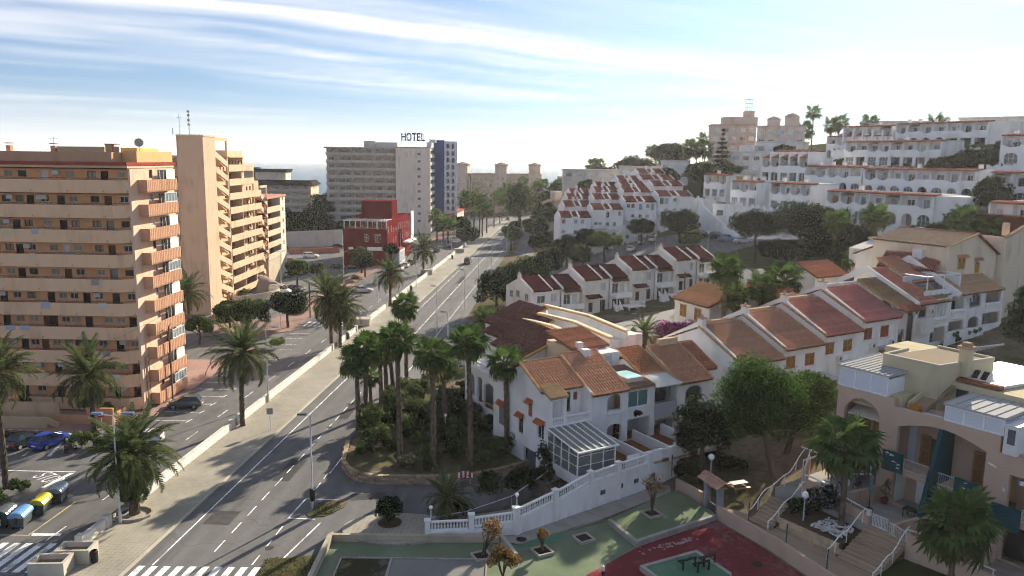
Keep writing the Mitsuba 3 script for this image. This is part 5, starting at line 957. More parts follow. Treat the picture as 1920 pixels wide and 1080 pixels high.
# next unit, a step lower
wall(D, FD, 'f', -.02, rect(8.45, 22, 0, 9.4).difference(rect(12.5, 23, 8.8, 10)), [rect(9.3, 16.5, 5.4, 8.0), rect(9.25, 13.2, 1.4, 4.6)], PK_, .4, 'lower_front_wall')
m = MB(FD); m.box(9.2, 22, 1.9, 2.1, 0, 9, (.42, .28, .2)); m.box(9.0, 20, .4, 1.9, 8.6, 8.8, PK_); m.box(9.3, 13.2, .8, .9, 1.4, 4.4, (.035, .033, .035)); part(D, 'garage', m, 'plaster', 'dark garage opening'); m = MB(FD); m.box(8.6, 20, -.4, 1.9, 4.4, 4.8, PK_); part(D, 'balcony', m, 'plaster')
m = MB(FD); m.box(8.55, 10.5, -.6, -.42, 4.05, 5.75, TEALW); part(D, 'teal_panel', m, 'plaster', 'teal balcony panel on the lower unit'); railing(D, FD, [(10.5, -.3, 4.85), (16, -.3, 4.85)]); m = MB(FD); m.box(10.6, 11.2, 1.8, 1.9, 4.8, 7.8, (.05, .045, .04)); part(D, 'balcony_door', m, 'glass'); m = MB(FD)
for i in range(6): m.box(10.0 + .3 * i, 10.15 + .3 * i, -.3, -.25, 7.55, 7.85, [(.12, .2, .5), (.7, .72, .75)][i % 2]); m.box(10.15 + .3 * i, 10.3 + .3 * i, -.3, -.25, 7.55, 7.85, [(.7, .72, .75), (.12, .2, .5)][i % 2])
part(D, 'striped_awning', m, 'paint', 'blue and white striped awning'); m = MB(FD); m.box(8.9, 9.1, -.05, .3, 6.6, 6.9, (.6, .6, .58)); part(D, 'wall_box', m, 'paint')
m = MB(FD); m.box(8.25, 8.4, -.2, -.05, 1.4, 3.6, (.02, .03, .03)); m.tube([(8.3, -.1, 3.6), (8.3, -.1, 5)], .07, (.02, .03, .03), 5); m.tube([(7.6, -.3, 4.9), (8.4, -.3, 4.9)], .06, WHITE, 5); m.tube([(7.9, -.3, 8.5), (8.5, -.3, 8.3)], .06, WHITE, 5); part(D, 'drain_pipe', m, 'paint')
m = MB(FD); m.box(8.8, 22, .4, 6.5, 9.0, 9.2, (.34, .32, .3)); m.box(9.6, 22, 3.2, 3.5, 9.2, 11.6, (.6, .59, .57)); m.box(9.3, 22, .35, .6, 9.2, 9.55, PK_); part(D, 'roof_terrace', m, 'plaster')
# roofscape
m = MB(FD); m.box(-4.2, 8.4, 9, 14, 1.5, 12.3, YEL); m.box(-4.25, .6, .6, 6.2, 10.2, 11.4, YEL); m.box(.6, 8.4, 4.5, 9, 10.2, 12.55, YEL); m.box(-.2, 8.4, .41, 5, 10.25, 10.4, (.45, .4, .34)); part(D, 'upper_walls', m, 'plaster', 'pale yellow rooftop walls')
m = MB(FD); m.box(-4.3, 2.3, 6.2, 9.8, 10, 14.0, YEL); m.box(-2.4, 2.4, 2.6, 6.2, 10.2, 14.0, YEL); part(D, 'stair_house', m, 'plaster', 'pale yellow stair house')
m = MB(FD); m.quad([(-2.2, 2.9, 14.02), (2.2, 2.9, 14.02), (3.3, 9.2, 14.02), (-1.2, 9.6, 14.02)], (.3, .25, .19)); m.box(-2.4, 2.4, 2.55, 2.8, 14, 14.2, (.5, .45, .36)); m.box(-2.4, -2.2, 2.8, 6.3, 14, 14.2, (.5, .45, .36)); m.slab([(2.2, 2.8, 14.2), (2.4, 2.8, 14.2), (3.5, 9.3, 14.2), (3.3, 9.3, 14.2)], .3, (.5, .45, .36)); m.slab([(-1.4, 9.5, 14.2), (3.4, 9.1, 14.2), (3.4, 9.3, 14.2), (-1.4, 9.7, 14.2)], .3, (.5, .45, .36)); m.slab([(2.2, 2.6, 13.98), (3.4, 9.2, 13.98), (3.4, 9.4, 13.98), (1.4, 9.4, 13.98)], 3, YEL); part(D, 'gravel_roof', m, 'rough', 'flat gravel roof')
m = MB(FD); m.box(2.5, 3.3, 5.2, 6.0, 13, 15.3, YEL); m.box(2.35, 3.45, 5.05, 6.15, 15.3, 15.5, (.45, .3, .2)); m.box(2.6, 3.2, 5.3, 5.9, 15.5, 15.8, (.4, .28, .2)); part(D, 'chimney', m, 'plaster')
m = MB(FD); m.slab([(1.4, 5.6, 12.85), (5.9, 5.5, 12.85), (7.6, 14, 12.85), (1.9, 14, 12.85)], .25, (.58, .58, .57)); part(D, 'white_roof', m, 'gloss', 'smooth shiny white flat roof'); m = MB(FD); m.slab([(1.2, 4.9, 12.9), (6.0, 4.9, 12.9), (6.0, 5.5, 12.9), (1.2, 5.5, 12.9)], .3, (.25, .11, .075)); part(D, 'roof_edge', m, 'rough')
m = MB(FD)
for i in range(3): m.slab([(2.6 + .7 * i, 5.9, 13.0), (3.05 + .7 * i, 5.9, 13.0), (3.05 + .7 * i, 6.5, 13.5), (2.6 + .7 * i, 6.5, 13.5)], .08, (.03, .02, .02))
part(D, 'vent_hoods', m, 'paint', kind='stuff')
m = MB(FD); m.slab([(.9, 1.2, 10.6), (2.1, 1.2, 10.6), (2.9, 4.4, 12.3), (1.7, 4.4, 12.3)], .3, (.3, .22, .15)); m.slab([(.8, 1.2, 11.0), (.95, 1.2, 11.0), (1.75, 4.4, 12.7), (1.6, 4.4, 12.7)], .5, YEL); m.box(1.1, 1.9, .9, 1.4, 10.4, 10.9, (.45, .2, .04)); part(D, 'roof_steps', m, 'rough', 'rooftop stair with an orange tarp at its foot')
m = MB(FD); m.box(2.95, 3.9, 4.43, 4.48, 10.6, 12.1, (.06, .05, .05)); part(D, 'roof_door', m, 'paint'); m = MB(FD); m.quad([(2.0, .5, 10.42), (4.2, .5, 10.42), (4.2, 1.5, 10.42), (2.0, 1.5, 10.42)], (.7, .7, .7)); part(D, 'white_patch', m, 'gloss')
def white_box(u0, u1, v1, z0, z1, zb, lab, nseam, panels):
    k = part(D, 'rooftop_box', MB(FD).box(u0 + .05, u1 - .05, .05, v1, z0, z1 - .3, (.74, .76, .8)), 'paint', lab)
    m = MB(FD); n = panels
    for i in range(n + 1): a = u0 + (u1 - u0) * i / n; m.box(max(u0, a - .06), min(u1, a + .06), -.03, .05, z0, z1, (.8, .8, .82))
    m.box(u0, u1, -.035, .05, z1 - .18, z1, (.8, .8, .82)); m.box(u0, u1, -.035, .05, z0, z0 + .1, (.8, .8, .82)); part(k, 'frame', m, 'paint')
    for i in range(n): a, b = u0 + (u1 - u0) * i / n + .07, u0 + (u1 - u0) * (i + 1) / n - .07; part(k, 'panel', MB(FD).box(a, b, .0, .045, z0 + .1, z1 - .18, (.62, .65, .71)), 'paint')
    m = MB(FD); m.slab([(u0 - .12, -.12, z1 + .1), (u1 + .12, -.12, z1 + .1), (u1 + .12, v1 + .1, zb), (u0 - .12, v1 + .1, zb)], .16, (.43, .425, .41)); rf = part(k, 'roof', m, 'rough', 'ribbed white metal roof')
    for i in range(nseam):
        u = u0 - .08 + (u1 - u0 + .2) * i / (nseam - 1) if nseam > 1 else u0; m = MB(FD); m.slab([(u - .03, -.12, z1 + .16), (u + .03, -.12, z1 + .16), (u + .03, v1 + .1, zb + .06), (u - .03, v1 + .1, zb + .06)], .06, (.36, .355, .34)); part(k, 'seam', m, 'rough')
    return k
white_box(-4.65, -.3, 6.1, 11.3, 13.0, 13.2, 'white panelled rooftop box on the left', 11, 3); k = white_box(4.35, 8.6, 7.2, 10.66, 11.95, 12.15, 'white panelled rooftop box on the right', 7, 3)
m = MB(FD); m.box(5.3, 5.9, 5.6, 6.2, 12.1, 12.4, (.6, .62, .64)); part(D, 'roof_vent', m, 'paint'); m = MB(FD); m.box(8.65, 9.6, -.05, 2.5, 9.4, 11.6, (.68, .68, .66)); m.box(8.9, 9.4, -.09, -.04, 10.2, 11.3, (.1, .11, .12)); part(D, 'roof_cabin', m, 'paint')
# ------------------------------------------------------------------ patios, stairs and walls in front
PW = (0.58, 0.42, 0.32)
PT = thing('patio', 'paved patio with gate and low walls in front of the pink apartments', 'patio')
m = MB(FD); m.box(-6.5, 4.0, -5.2, 1.9, 1.2, 2.55, (.36, .34, .31)); m.box(-4.6, -.5, -3.6, 1.6, 2.56, 3.0, (.3, .3, .3)); m.box(5.2, 9, -4.8, 0, .8, 2.2, (.33, .3, .27)); m.box(8.5, 22, -6, 1.9, 0, 1.35, (.33, .28, .24)); part(PT, 'floor', m, 'plaster')
m = MB(FD)
for a, b, z0, z1 in (((-6.5, -.6), (-4.6, -4.0), 1.0, 4.4), ((-4.6, -4.0), (-1.5, -4.2), 1.0, 3.7), ((-1.5, -4.2), (1.95, -5.1), 1.0, 3.3), ((-.7, -3.6), (-.2, -.1), 2.4, 3.8), ((3.9, -5.1), (4.6, 0), 1.0, 3.3), ((5.2, -5.5), (8.8, -4.8), .2, 3.2), ((8.8, -4.8), (11, -4.8), 0, 2.4), ((8.8, -4.8), (9.0, -.3), 0, 2.6)):
    d = np.array([b[0] - a[0], b[1] - a[1]]); L = np.hypot(*d); n_ = np.array([-d[1], d[0]]) / L * .13
    m.slab([(a[0] - n_[0], a[1] - n_[1], z1), (b[0] - n_[0], b[1] - n_[1], z1), (b[0] + n_[0], b[1] + n_[1], z1), (a[0] + n_[0], a[1] + n_[1], z1)], z1 - z0, PW)
part(PT, 'low_wall', m, 'plaster')
m = MB(FD)
for (a, b, z) in (((-6.5, -.6), (-4.6, -4.0), 4.75), ((-4.6, -4.0), (-1.5, -4.2), 4.05), ((-1.5, -4.2), (1.9, -5.1), 3.65), ((5.2, -5.5), (8.8, -4.8), 3.55), ((8.8, -4.8), (11, -4.8), 2.8)):
    m.tube([(*a, z), (*b, z)], .05, WHITE, 6)
    for t in (0.05, .5, .95): q = (a[0] + (b[0] - a[0]) * t, a[1] + (b[1] - a[1]) * t); m.tube([(*q, z - .4), (*q, z)], .03, WHITE, 5)
part(PT, 'wall_rail', m, 'paint', 'white pipe rail along the low walls')
railing(PT, FD, [(2.25, -5.05, 2.55), (3.45, -5.05, 2.55)], .95, .12, r=.02, name='gate'); railing(PT, FD, [(3.7, -5.15, 2.5), (5.1, -5.3, 2.3)], .9, .14, name='side_gate')
m = MB(FD); m.box(1.85, 2.1, -5.3, -5.0, 3.3, 3.75, (.7, .69, .67)); part(PT, 'letter_box', m, 'paint')
def curl_rail(parent, F, pts):
    """White handrail that rises in waves, on posts."""
    P = np.array(pts, float); t = np.linspace(0, len(P) - 1, 14 * (len(P) - 1)); i = np.minimum(t.astype(int), len(P) - 2); s = t - i
    q = P[i] * (1 - s)[:, None] + P[i + 1] * s[:, None]; e = s * s * (3 - 2 * s); q[:, 2] = P[i, 2] * (1 - e) + P[i + 1, 2] * e
    m = MB(F); m.tube(np.vstack([P[0] - [0, 0, .85], P[0] - [0, 0, .3], q]), .045, WHITE, 6)
    for j in range(7, len(q), 9): m.tube([q[j] - [0, 0, 1.0], q[j]], .03, WHITE, 5)
    return part(parent, 'handrail', m, 'paint', 'white handrail rising in waves')
def stair(lab, F, u0, u1, v_lo, v_hi, z_lo, z_hi, n):
    k = thing('steps', lab, 'steps')
    for i in range(n):
        va = v_lo + (v_hi - v_lo) * i / n; z = z_lo + (z_hi - z_lo) * (i + 1) / n
        m = MB(F); m.box(u0, u1, va, v_hi if i == n - 1 else va + (v_hi - v_lo) / n + .03, z - .45, z, colj((.43, .33, .24), R, .1)); m.box(u0, u1, va - .03, va + .05, z - .05, z + .004, colj((.36, .24, .16), R, .1)); part(k, 'step', m, 'plaster')
    return k
s1 = stair('wide tan steps rising to the white patio gate', FD, 2.0, 5.2, -9.2, -5.2, .9, 2.5, 10)
curl_rail(s1, FD, [(1.75, -9.9, 1.8), (1.85, -8.3, 2.6), (1.9, -5.4, 3.9)]); curl_rail(s1, FD, [(5.5, -10.2, 1.7), (5.5, -8.2, 2.5), (5.4, -5.6, 3.9)])
s2 = stair('narrow steps climbing beside the pines to the upper path', FD, -5.6, -3.8, -9.6, -6.8, .9, 2.4, 8)
curl_rail(s2, FD, [(-5.75, -9.6, 1.8), (-5.75, -7.3, 3.2), (-5.6, -4.8, 4.0), (-6.8, -1.0, 4.9)]); curl_rail(s2, FD, [(-3.65, -9.8, 1.8), (-3.7, -7.2, 3.0), (-3.9, -5.0, 3.9)])
m = MB(FD); m.box(-4.9, -4.85, -3.9, -3.82, 3.0, 5.2, WHITE); m.box(-4.9, -4.8, -3.9, 0, 5.15, 5.25, WHITE); m.box(-4.9, -1.8, -3.95, -3.85, 3.95, 4.05, WHITE); m.box(-7.0, -4.85, -1.2, -1.1, 5.1, 5.2, WHITE); part(PT, 'awning_frame', m, 'paint', 'white square tube frame'); m = MB(FD); P = [(-1.45, -2.5, 3.8), (-1.45, -2.5, 4.6), (-1.2, -2.4, 4.9), (-.3, -1.4, 5.0), (-.2, -1.2, 4.8), (-.2, -1.2, 3.6)]; m.tube(P, .05, WHITE, 6); part(PT, 'tube_frame', m, 'paint')
BED = thing('planting_bed', 'stone edged planting bed between the two flights of steps', 'planting bed'); m = MB(FD); m.slab([(-3.6, -8.4, 1.9), (1.7, -8.4, 1.7), (1.7, -5.2, 1.9), (-3.6, -4.4, 2.3)], 1.6, (.1, .075, .05)); part(BED, 'soil', m, 'rough')
for r_ in range(3):
    for i in range(9): m = MB(FD); u = -3.7 + .6 * i + .3 * (r_ % 2); m.box(u, u + .58, -8.66 + R.uniform(-.03, .03), -8.35, .6 + .4 * r_, .98 + .4 * r_ - .02 * (i > 5), colj((.5, .38, .26), R, .15)); part(BED, 'stone_block', m, 'plaster')
m = MB(FD); rr = rng(8)
for i in range(160): a, b = rr.uniform(-1.2, 1.4), rr.uniform(-7.9, -5.5); m.lathe([(0, .12), (.12, .06), (.1, 0)], colj((.62, .6, .57), R, .15), 5, (a, b, 1.88 + .1 * (b + 8) / 3))
part(BED, 'white_pebbles', m, 'rough', 'bed of white stones', 'stuff')
m = MB(FD); m.slab([(5.2, -9.3, 1.0), (9.5, -9.5, .8), (9.5, -4.9, 1.1), (5.2, -5.6, 1.3)], 1.0, (.06, .075, .03)); one('lawn_bed', 'patch of grass bed right of the wide steps', 'grass bed', m, 'rough')
m = MB(FD); m.slab([(-8.5, -9.6, .9), (-2.6, -10.3, .75), (4.6, -11.9, .55), (10, -13.0, .5), (13, -13.2, .5), (13, -8.6, .6), (-7.6, -8.8, .95)], 1.2, (.4, .3, .22)); struct('upper_path', m, 'plaster', 'tan path below the steps')
# pink wall along the court, with fence posts
cw = [(15.4, 68.9), (17.0, 65.9), (17.75, 63.3), (20.6, 57.9), (23.4, 51.0), (25.5, 46)]
W_ = thing('court_wall', 'low pink rendered wall along the red sports court', 'wall'); m = MB()
for (a, b), zt in zip(zip(cw[:-1], cw[1:]), (1.25, 0, 1.2, 1.25, 1.3)):
    if not zt: continue
    d = np.array([b[0] - a[0], b[1] - a[1]]); n_ = np.array([d[1], -d[0]]) / np.hypot(*d) * .14
    m.slab([(a[0] + n_[0], a[1] + n_[1], zt), (b[0] + n_[0], b[1] + n_[1], zt), (b[0] - n_[0], b[1] - n_[1], zt), (a[0] - n_[0], a[1] - n_[1], zt)], zt + .3, (.54, .385, .3))
    m.slab([(a[0] - n_[0] * 2.6, a[1] - n_[1] * 2.6, .3), (b[0] - n_[0] * 2.6, b[1] - n_[1] * 2.6, .3), (b[0] - n_[0], b[1] - n_[1], .3), (a[0] - n_[0], a[1] - n_[1], .3)], .5, (.3, .28, .26))
part(W_, 'wall', m, 'plaster'); m = MB()
for a in ((19.3, 60.7), (21.1, 56.9), (22.7, 53.0), (24.3, 49.2)): m.tube([(a[0] + .3, a[1] + .1, 0), (a[0] + .3, a[1] + .1, 2.6)], .05, (.05, .055, .05), 5)
part(W_, 'fence_posts', m, 'paint', kind='stuff'); m = MB(); m.tube([(15.6, 68.9, 1.2), (15.6, 68.9, 3.1)], .05, (.05, .055, .05), 5); m.tube([(15, 69.4, 1.2), (15, 69.4, 3.3)], .05, (.05, .055, .05), 5); part(W_, 'corner_posts', m, 'paint', kind='stuff')
# gate with a tiled top
FGt = Fr(17.2, 65.4, 0, math.degrees(math.atan2(-2.1, .75))); g = thing('tiled_gate', 'garden gate between grey pillars under a little tiled roof', 'gate')
m = MB(FGt)
for u in (-.05, 1.85): m.box(u, u + .45, -.2, .25, 0, 2.75, (.27, .28, .3))
part(g, 'pillar', m, 'plaster'); m = MB(FGt); m.box(-.3, 2.6, -.3, .35, 2.75, 2.9, (.4, .22, .14)); part(g, 'lintel', m, 'plaster'); m = MB(FGt); tile_mesh(m, (-.4, -.75, 2.8), (1, 0, 0), (0, .87, .5), 3.1, 1.0, .28, .5, (.55, .33, .24), 3); tile_mesh(m, (2.7, .8, 2.8), (-1, 0, 0), (0, -.87, .5), 3.1, 1.0, .28, .5, (.5, .3, .22), 4); part(g, 'roof_tiles', m, 'tile', 'pinkish roof tiles', 'stuff')
m = MB(FGt)
for i in range(9): m.tube([(.5 + .16 * i, 0, .25), (.5 + .16 * i, 0, 2.1)], .018, (.05, .045, .04), 4)
m.box(.42, 1.85, -.03, .03, .2, .9, (.09, .075, .065)); m.box(.42, 1.85, -.03, .03, 2.05, 2.12, (.05, .045, .04)); part(g, 'gate_leaf', m, 'paint'); m = MB(FGt); m.box(-.1, 2.4, -.6, .4, -.1, .18, (.35, .3, .26)); part(g, 'threshold', m, 'plaster')
def globe_lamp(x, y, z, h, lab, r=.28, grp='round white garden lamps'):
    k = thing('globe_lamp', lab, 'lamp post', grp); m = MB(); m.tube([(x, y, z), (x, y, z + h)], [.06, .045], (.45, .46, .47), 6); part(k, 'pole', m, 'paint'); m = MB(); th = np.linspace(-PI / 2, PI / 2, 9); m.lathe(np.stack([r * np.cos(th), r * np.sin(th)], 1), (.8, .8, .78), 12, (x, y, z + h + r * .9)); part(k, 'globe', m, 'gloss', smooth=True)
q = FD([-2.0, -7.6, 1.8]); globe_lamp(q[0], q[1], q[2], 2.0, 'round white lamp in the planting bed by the steps'); globe_lamp(17.9, 66.8, .8, 3.1, 'round white lamp behind the tiled gate'); q = FD([-1.9, -4.9, 3.0])
# ------------------------------------------------------------------ the sports court
CT = sheet('court', Polygon([(-13.9, 46), (25, 46), (23.2, 51), (20.4, 58), (17.6, 63.4), (15.3, 68.4), (8.0, 62.3), (4.0, 60.2), (.3, 58.2), (-.6, 58.7), (-13.9, 58.3)]), -.02, 'courtpaint', 'worn green sports court', (.16, .2, .125))
sheet('red_court', Polygon([(3.0, 46), (24.8, 46), (23.05, 51), (20.2, 57.9), (17.5, 63.2), (10.1, 58.0), (8.6, 56.6), (6.6, 54.6), (4.6, 52.6), (3.2, 50)]), 0.0, 'courtpaint', 'worn dark red sports court', (.19, .042, .048))
sheet('teal_paint', Polygon([(-.2, 57.6), (3.9, 58.9), (4.6, 59.8), (3.8, 60.0), (1.4, 58.7), (-.3, 58.2)]), 0.004, 'courtpaint', 'faded teal painted band', (.1, .22, .15), CT)
m = MB(); V = [(8.26, 62), (10.03, 58.05), (17.55, 62.95), (15.3, 68.1), (14.7, 67.8)]
g = trimesh.creation.extrude_polygon(Polygon(V), .42, engine='earcut'); m.add(np.array(g.vertices), g.faces, (.15, .19, .115)); P_ = one('court_platform', 'raised worn green platform with a shrub, beside the red court', 'platform', m, 'courtpaint')
m = MB()
for a, b in ((V[0], V[1]), (V[1], V[2])):
    d = np.array([b[0] - a[0], b[1] - a[1]]); n_ = np.array([-d[1], d[0]]) / np.hypot(*d) * .3; L = np.hypot(*d); nb = int(L / 1.0)
    for i in range(nb): s_, e_ = np.array(a) + d * (i + .01) / nb, np.array(a) + d * (i + .99) / nb; m.slab([(*(s_ - n_ * .1), .46), (*(e_ - n_ * .1), .46), (*(e_ + n_), .46), (*(s_ + n_), .46)], .5, colj((.36, .34, .3), R, .1))
part(P_, 'kerb_stones', m, 'plaster', 'concrete kerb stones', 'stuff')
FX = Fr(10.1, 54.35, 0, math.degrees(math.atan2(2.25, 4.3))); m = MB(FX); m.box(0, 4.85, -3.6, 0, 0, .32, (.1, .21, .13)); X = one('exercise_pad', 'low green exercise pad with black bars on the red court', 'exercise pad', m, 'courtpaint')
m = MB(FX); m.box(-.28, 5.1, 0, .28, 0, .42, (.38, .36, .32)); m.box(4.85, 5.13, -3.6, 0, 0, .42, (.38, .36, .32)); m.box(-.28, 0, -3.6, 0, 0, .42, (.38, .36, .32)); part(X, 'kerb', m, 'plaster')
for u, v, l in ((2.2, -1.6, 1.3), (2.9, -2.4, 1.2), (3.9, -1.9, 1.2)):
    k = thing('exercise_bars', 'black exercise bar on the green pad, ' + {2.2: 'leftmost', 2.9: 'middle', 3.9: 'rightmost'}[u], 'exercise bar'); m = MB(FX); c = (.02, .022, .02)
    m.box(u, u + l, v, v + .12, 1.0, 1.12, c)
    for w in (0.05, l - .12): m.box(u + w, u + w + .09, v, v + .1, .3, 1.0, c)
    m.box(u, u + l, v + .5, v + .6, .75, .85, c); m.box(u + .05, u + .14, v + .1, v + .6, .75, .82, c); part(k, 'bar', m, 'paint')
m = MB(); m.lathe([(.1, 0), (.1, .55)], (.02, .02, .022), 8, (6.9, 53.4, 0)); m.lathe([(.105, .55), (.105, .75), (.08, .9), (0, .92)], (.6, .6, .6), 8, (6.9, 53.4, 0)); one('bollard', 'short black bollard with a pale top on the court edge', 'bollard', m, 'paint')
m = MB(); PL = [(-14.15, 44), (-14.15, 58.6), (-.75, 58.6)]; m.box(-14.3, -13.95, 44, 58.8, -.1, .62, (.44, .4, .3)); m.box(-13.94, -.75, 58.42, 58.75, -.1, .55, (.44, .38, .28)); m.slab([(-.75, 58.7, .6), (-.45, 58.7, .6), (.75, 56.0, .45), (.45, 56.0, .45)], .7, (.42, .39, .34)); one('court_edging', 'low beige wall edging the worn green court', 'wall', m, 'plaster')
m = MB(); m.slab([(-13.9, 58.8, .12), (-6.6, 58.75, .12), (.4, 59.5, .12), (7.9, 65.1, .12), (15, 70.4, .12), (14.8, 68.4, .12), (8.1, 62.9, .12), (.8, 58.2, .12), (-.5, 58.76, .12)], .2, (.34, .32, .29)); struct('wall_path', m, 'plaster', 'concrete path along the white wall')
for x0, x1, c, lab in ((-12.6, -8.95, (.05, .048, .03), 'dark earth plot framed by kerbs in the green court'), (-8.75, -1.7, (.22, .215, .2), 'grey gravel plot framed by kerbs in the green court')):
    k = thing('earth_plot', lab, 'earth plot'); m = MB(); m.box(x0, x1, 47, 55.6, 0, .07, c); part(k, 'soil', m, 'courtpaint'); m = MB(); m.box(x0 - .12, x0, 47, 55.72, 0, .16, (.36, .34, .3)); m.box(x1, x1 + .08, 47, 55.72, 0, .16, (.36, .34, .3)); m.box(x0, x1, 55.6, 55.72, 0, .16, (.36, .34, .3)); part(k, 'kerb', m, 'plaster')
def tree_pit(x, y, z, a, lab):
    F = Fr(x, y, z, a); k = thing('tree_pit', lab, 'tree pit'); m = MB(F); m.box(-.55, .55, -.55, .55, 0, .1, (.05, .038, .028)); part(k, 'soil', m, 'rough'); m = MB(F)
    for s in (-.7, .55): m.box(s, s + .15, -.7, .7, -.05, .2, (.4, .37, .31)); m.box(-.55, .55, s, s + .15, -.05, .2, (.4, .37, .31))
    part(k, 'kerb', m, 'plaster')
PITS = [(-2.05, 56.15, 0, 25, 'square tree pit with the leaning bare shrub'), (2.6, 57.05, 0, 28, 'square tree pit with a small orange shrub'), (6.0, 59.25, 0, 28, 'empty square tree pit in the worn court'), (12.1, 63.0, .42, 28, 'square tree pit on the raised platform')]
for p_ in PITS: tree_pit(*p_)
# wooden picnic table
q = Fr(20.6, 67.3, .85, 20); k = thing('picnic_table', 'wooden picnic table under the pines behind the gate', 'table'); m = MB(q); wd = (.36, .22, .12); m.box(-.8, .8, -.35, .35, .7, .76, wd); part(k, 'top', m, 'paint')
for v in (-.75, .5): m = MB(q); m.box(-.8, .8, v, v + .25, .42, .47, wd); part(k, 'bench', m, 'paint')
for u in (-.6, .55): m = MB(q); m.slab([(u, -.75, .42), (u + .06, -.75, .42), (u + .06, .75, .42), (u, .75, .42)], .07, wd); m.tube([(u, -.6, 0), (u, -.15, .7)], .04, wd, 4); m.tube([(u, .6, 0), (u, .15, .7)], .04, wd, 4); part(k, 'trestle', m, 'paint')
# things on the patio
m = MB(FD); m.lathe([(.3, 2.55), (.3, 2.65), (.05, 2.7), (.04, 4.2)], (.05, .055, .06), 8, (.5, -2.6, 0)); k = one('parasol', 'closed dark parasol on a round foot on the patio', 'parasol', m, 'paint'); m = MB(FD); m.lathe([(.06, 4.0), (.2, 4.1), (.16, 5.0), (.05, 5.5)], (.12, .17, .19), 8, (.5, -2.6, 0)); part(k, 'folded_canopy', m, 'rough')
m = MB(FD); m.box(2.6, 3.7, -1.6, -.8, 3.2, 3.27, (.03, .03, .035)); k = one('patio_table', 'low dark table on the patio beside the teal fin', 'table', m, 'paint')
for a in ((2.65, -1.55), (3.6, -1.55), (2.65, -.9), (3.6, -.9)): part(k, 'leg', MB(FD).box(a[0], a[0] + .07, a[1], a[1] + .07, 2.55, 3.2, (.03, .03, .035)), 'paint')
k = thing('flower_pot', 'dark red flower pot with a sparse plant beside the pillar', 'flower pot'); m = MB(FD); m.lathe([(.2, 2.55), (.3, 2.95), (.3, 3.05), (.22, 3.05)], (.22, .03, .03), 10, (.55, -.5, 0)); part(k, 'pot', m, 'paint')
m = MB(FD)
for i in range(40): rr = random.Random(i); a = (.55 + rr.uniform(-.3, .3), -.5 + rr.uniform(-.3, .3), 3.1 + rr.random() * 1.4); m.add([a, (a[0] + .16, a[1], a[2] + .1), (a[0], a[1] + .1, a[2] + .22)], [[0, 1, 2]], (.06, .09, .04))
m.tube([(.55, -.5, 3), (.55, -.5, 4.4)], .015, (.1, .08, .05), 4); part(k, 'plant', m, 'leaf')
for i, (u, v) in enumerate(((-2.0, -1.0), (-2.9, -1.8))):
    k = thing('garden_chair', ['dark garden chair under the balcony, nearer the glass', 'dark garden chair on the left patio, nearer the wall'][i], 'chair'); c = (.035, .035, .04); m = MB(FD); m.box(u, u + .5, v, v + .5, 3.42, 3.47, c); part(k, 'seat', m, 'paint'); m = MB(FD); m.box(u, u + .5, v + .46, v + .5, 3.47, 3.95, c); part(k, 'backrest', m, 'paint')
    for a in (0, .45):
        for b in (0, .45): part(k, 'leg', MB(FD).box(u + a, u + a + .05, v + b, v + b + .05, 3.0, 3.42, c), 'paint')

# ------------------------------------------------------------------ second row: white and cream houses with dark red roofs
F2 = Fr(3.5, 138.0, 0, 31.0); CRM = (0.76, 0.715, 0.65); DRD = (0.115, 0.036, 0.033)
def simple_roof(par, F, u0, u1, ve, ze, vr, zr, c, t=.2, rows=True, edge=None):
    d = np.array([0, vr - ve, zr - ze], float); L = np.linalg.norm(d)
    m = MB(F); m.slab([(u0, ve, ze), (u1, ve, ze), (u1, vr, zr), (u0, vr, zr)], t, np.array(c) * .7); k = part(par, 'roof', m, 'tile')
    m = MB(F); tile_mesh(m, (u0, ve, ze), (1, 0, 0), d / L, u1 - u0, L, .36, .6, c, int(abs(u0 * 7 + ve * 3)) % 999, None, .25, seg=3); part(k, 'tiles', m, 'tile', kind='stuff')
    if edge is not None:
        m = MB(F)
        for u in (u0 - .16, u1): m.slab([(u, ve - .1, ze + .2), (u + .16, ve - .1, ze + .2), (u + .16, vr, zr + .2), (u, vr, zr + .2)], .45, edge)
        part(par, 'party_wall', m, 'plaster')
    return k
L2 = ['white row house with a dark red roof, nearest the avenue', 'white row house with stair and deck, second from the avenue', 'white row house with stair and deck, third from the avenue', 'white row house with dark red roof, farthest up the second row']
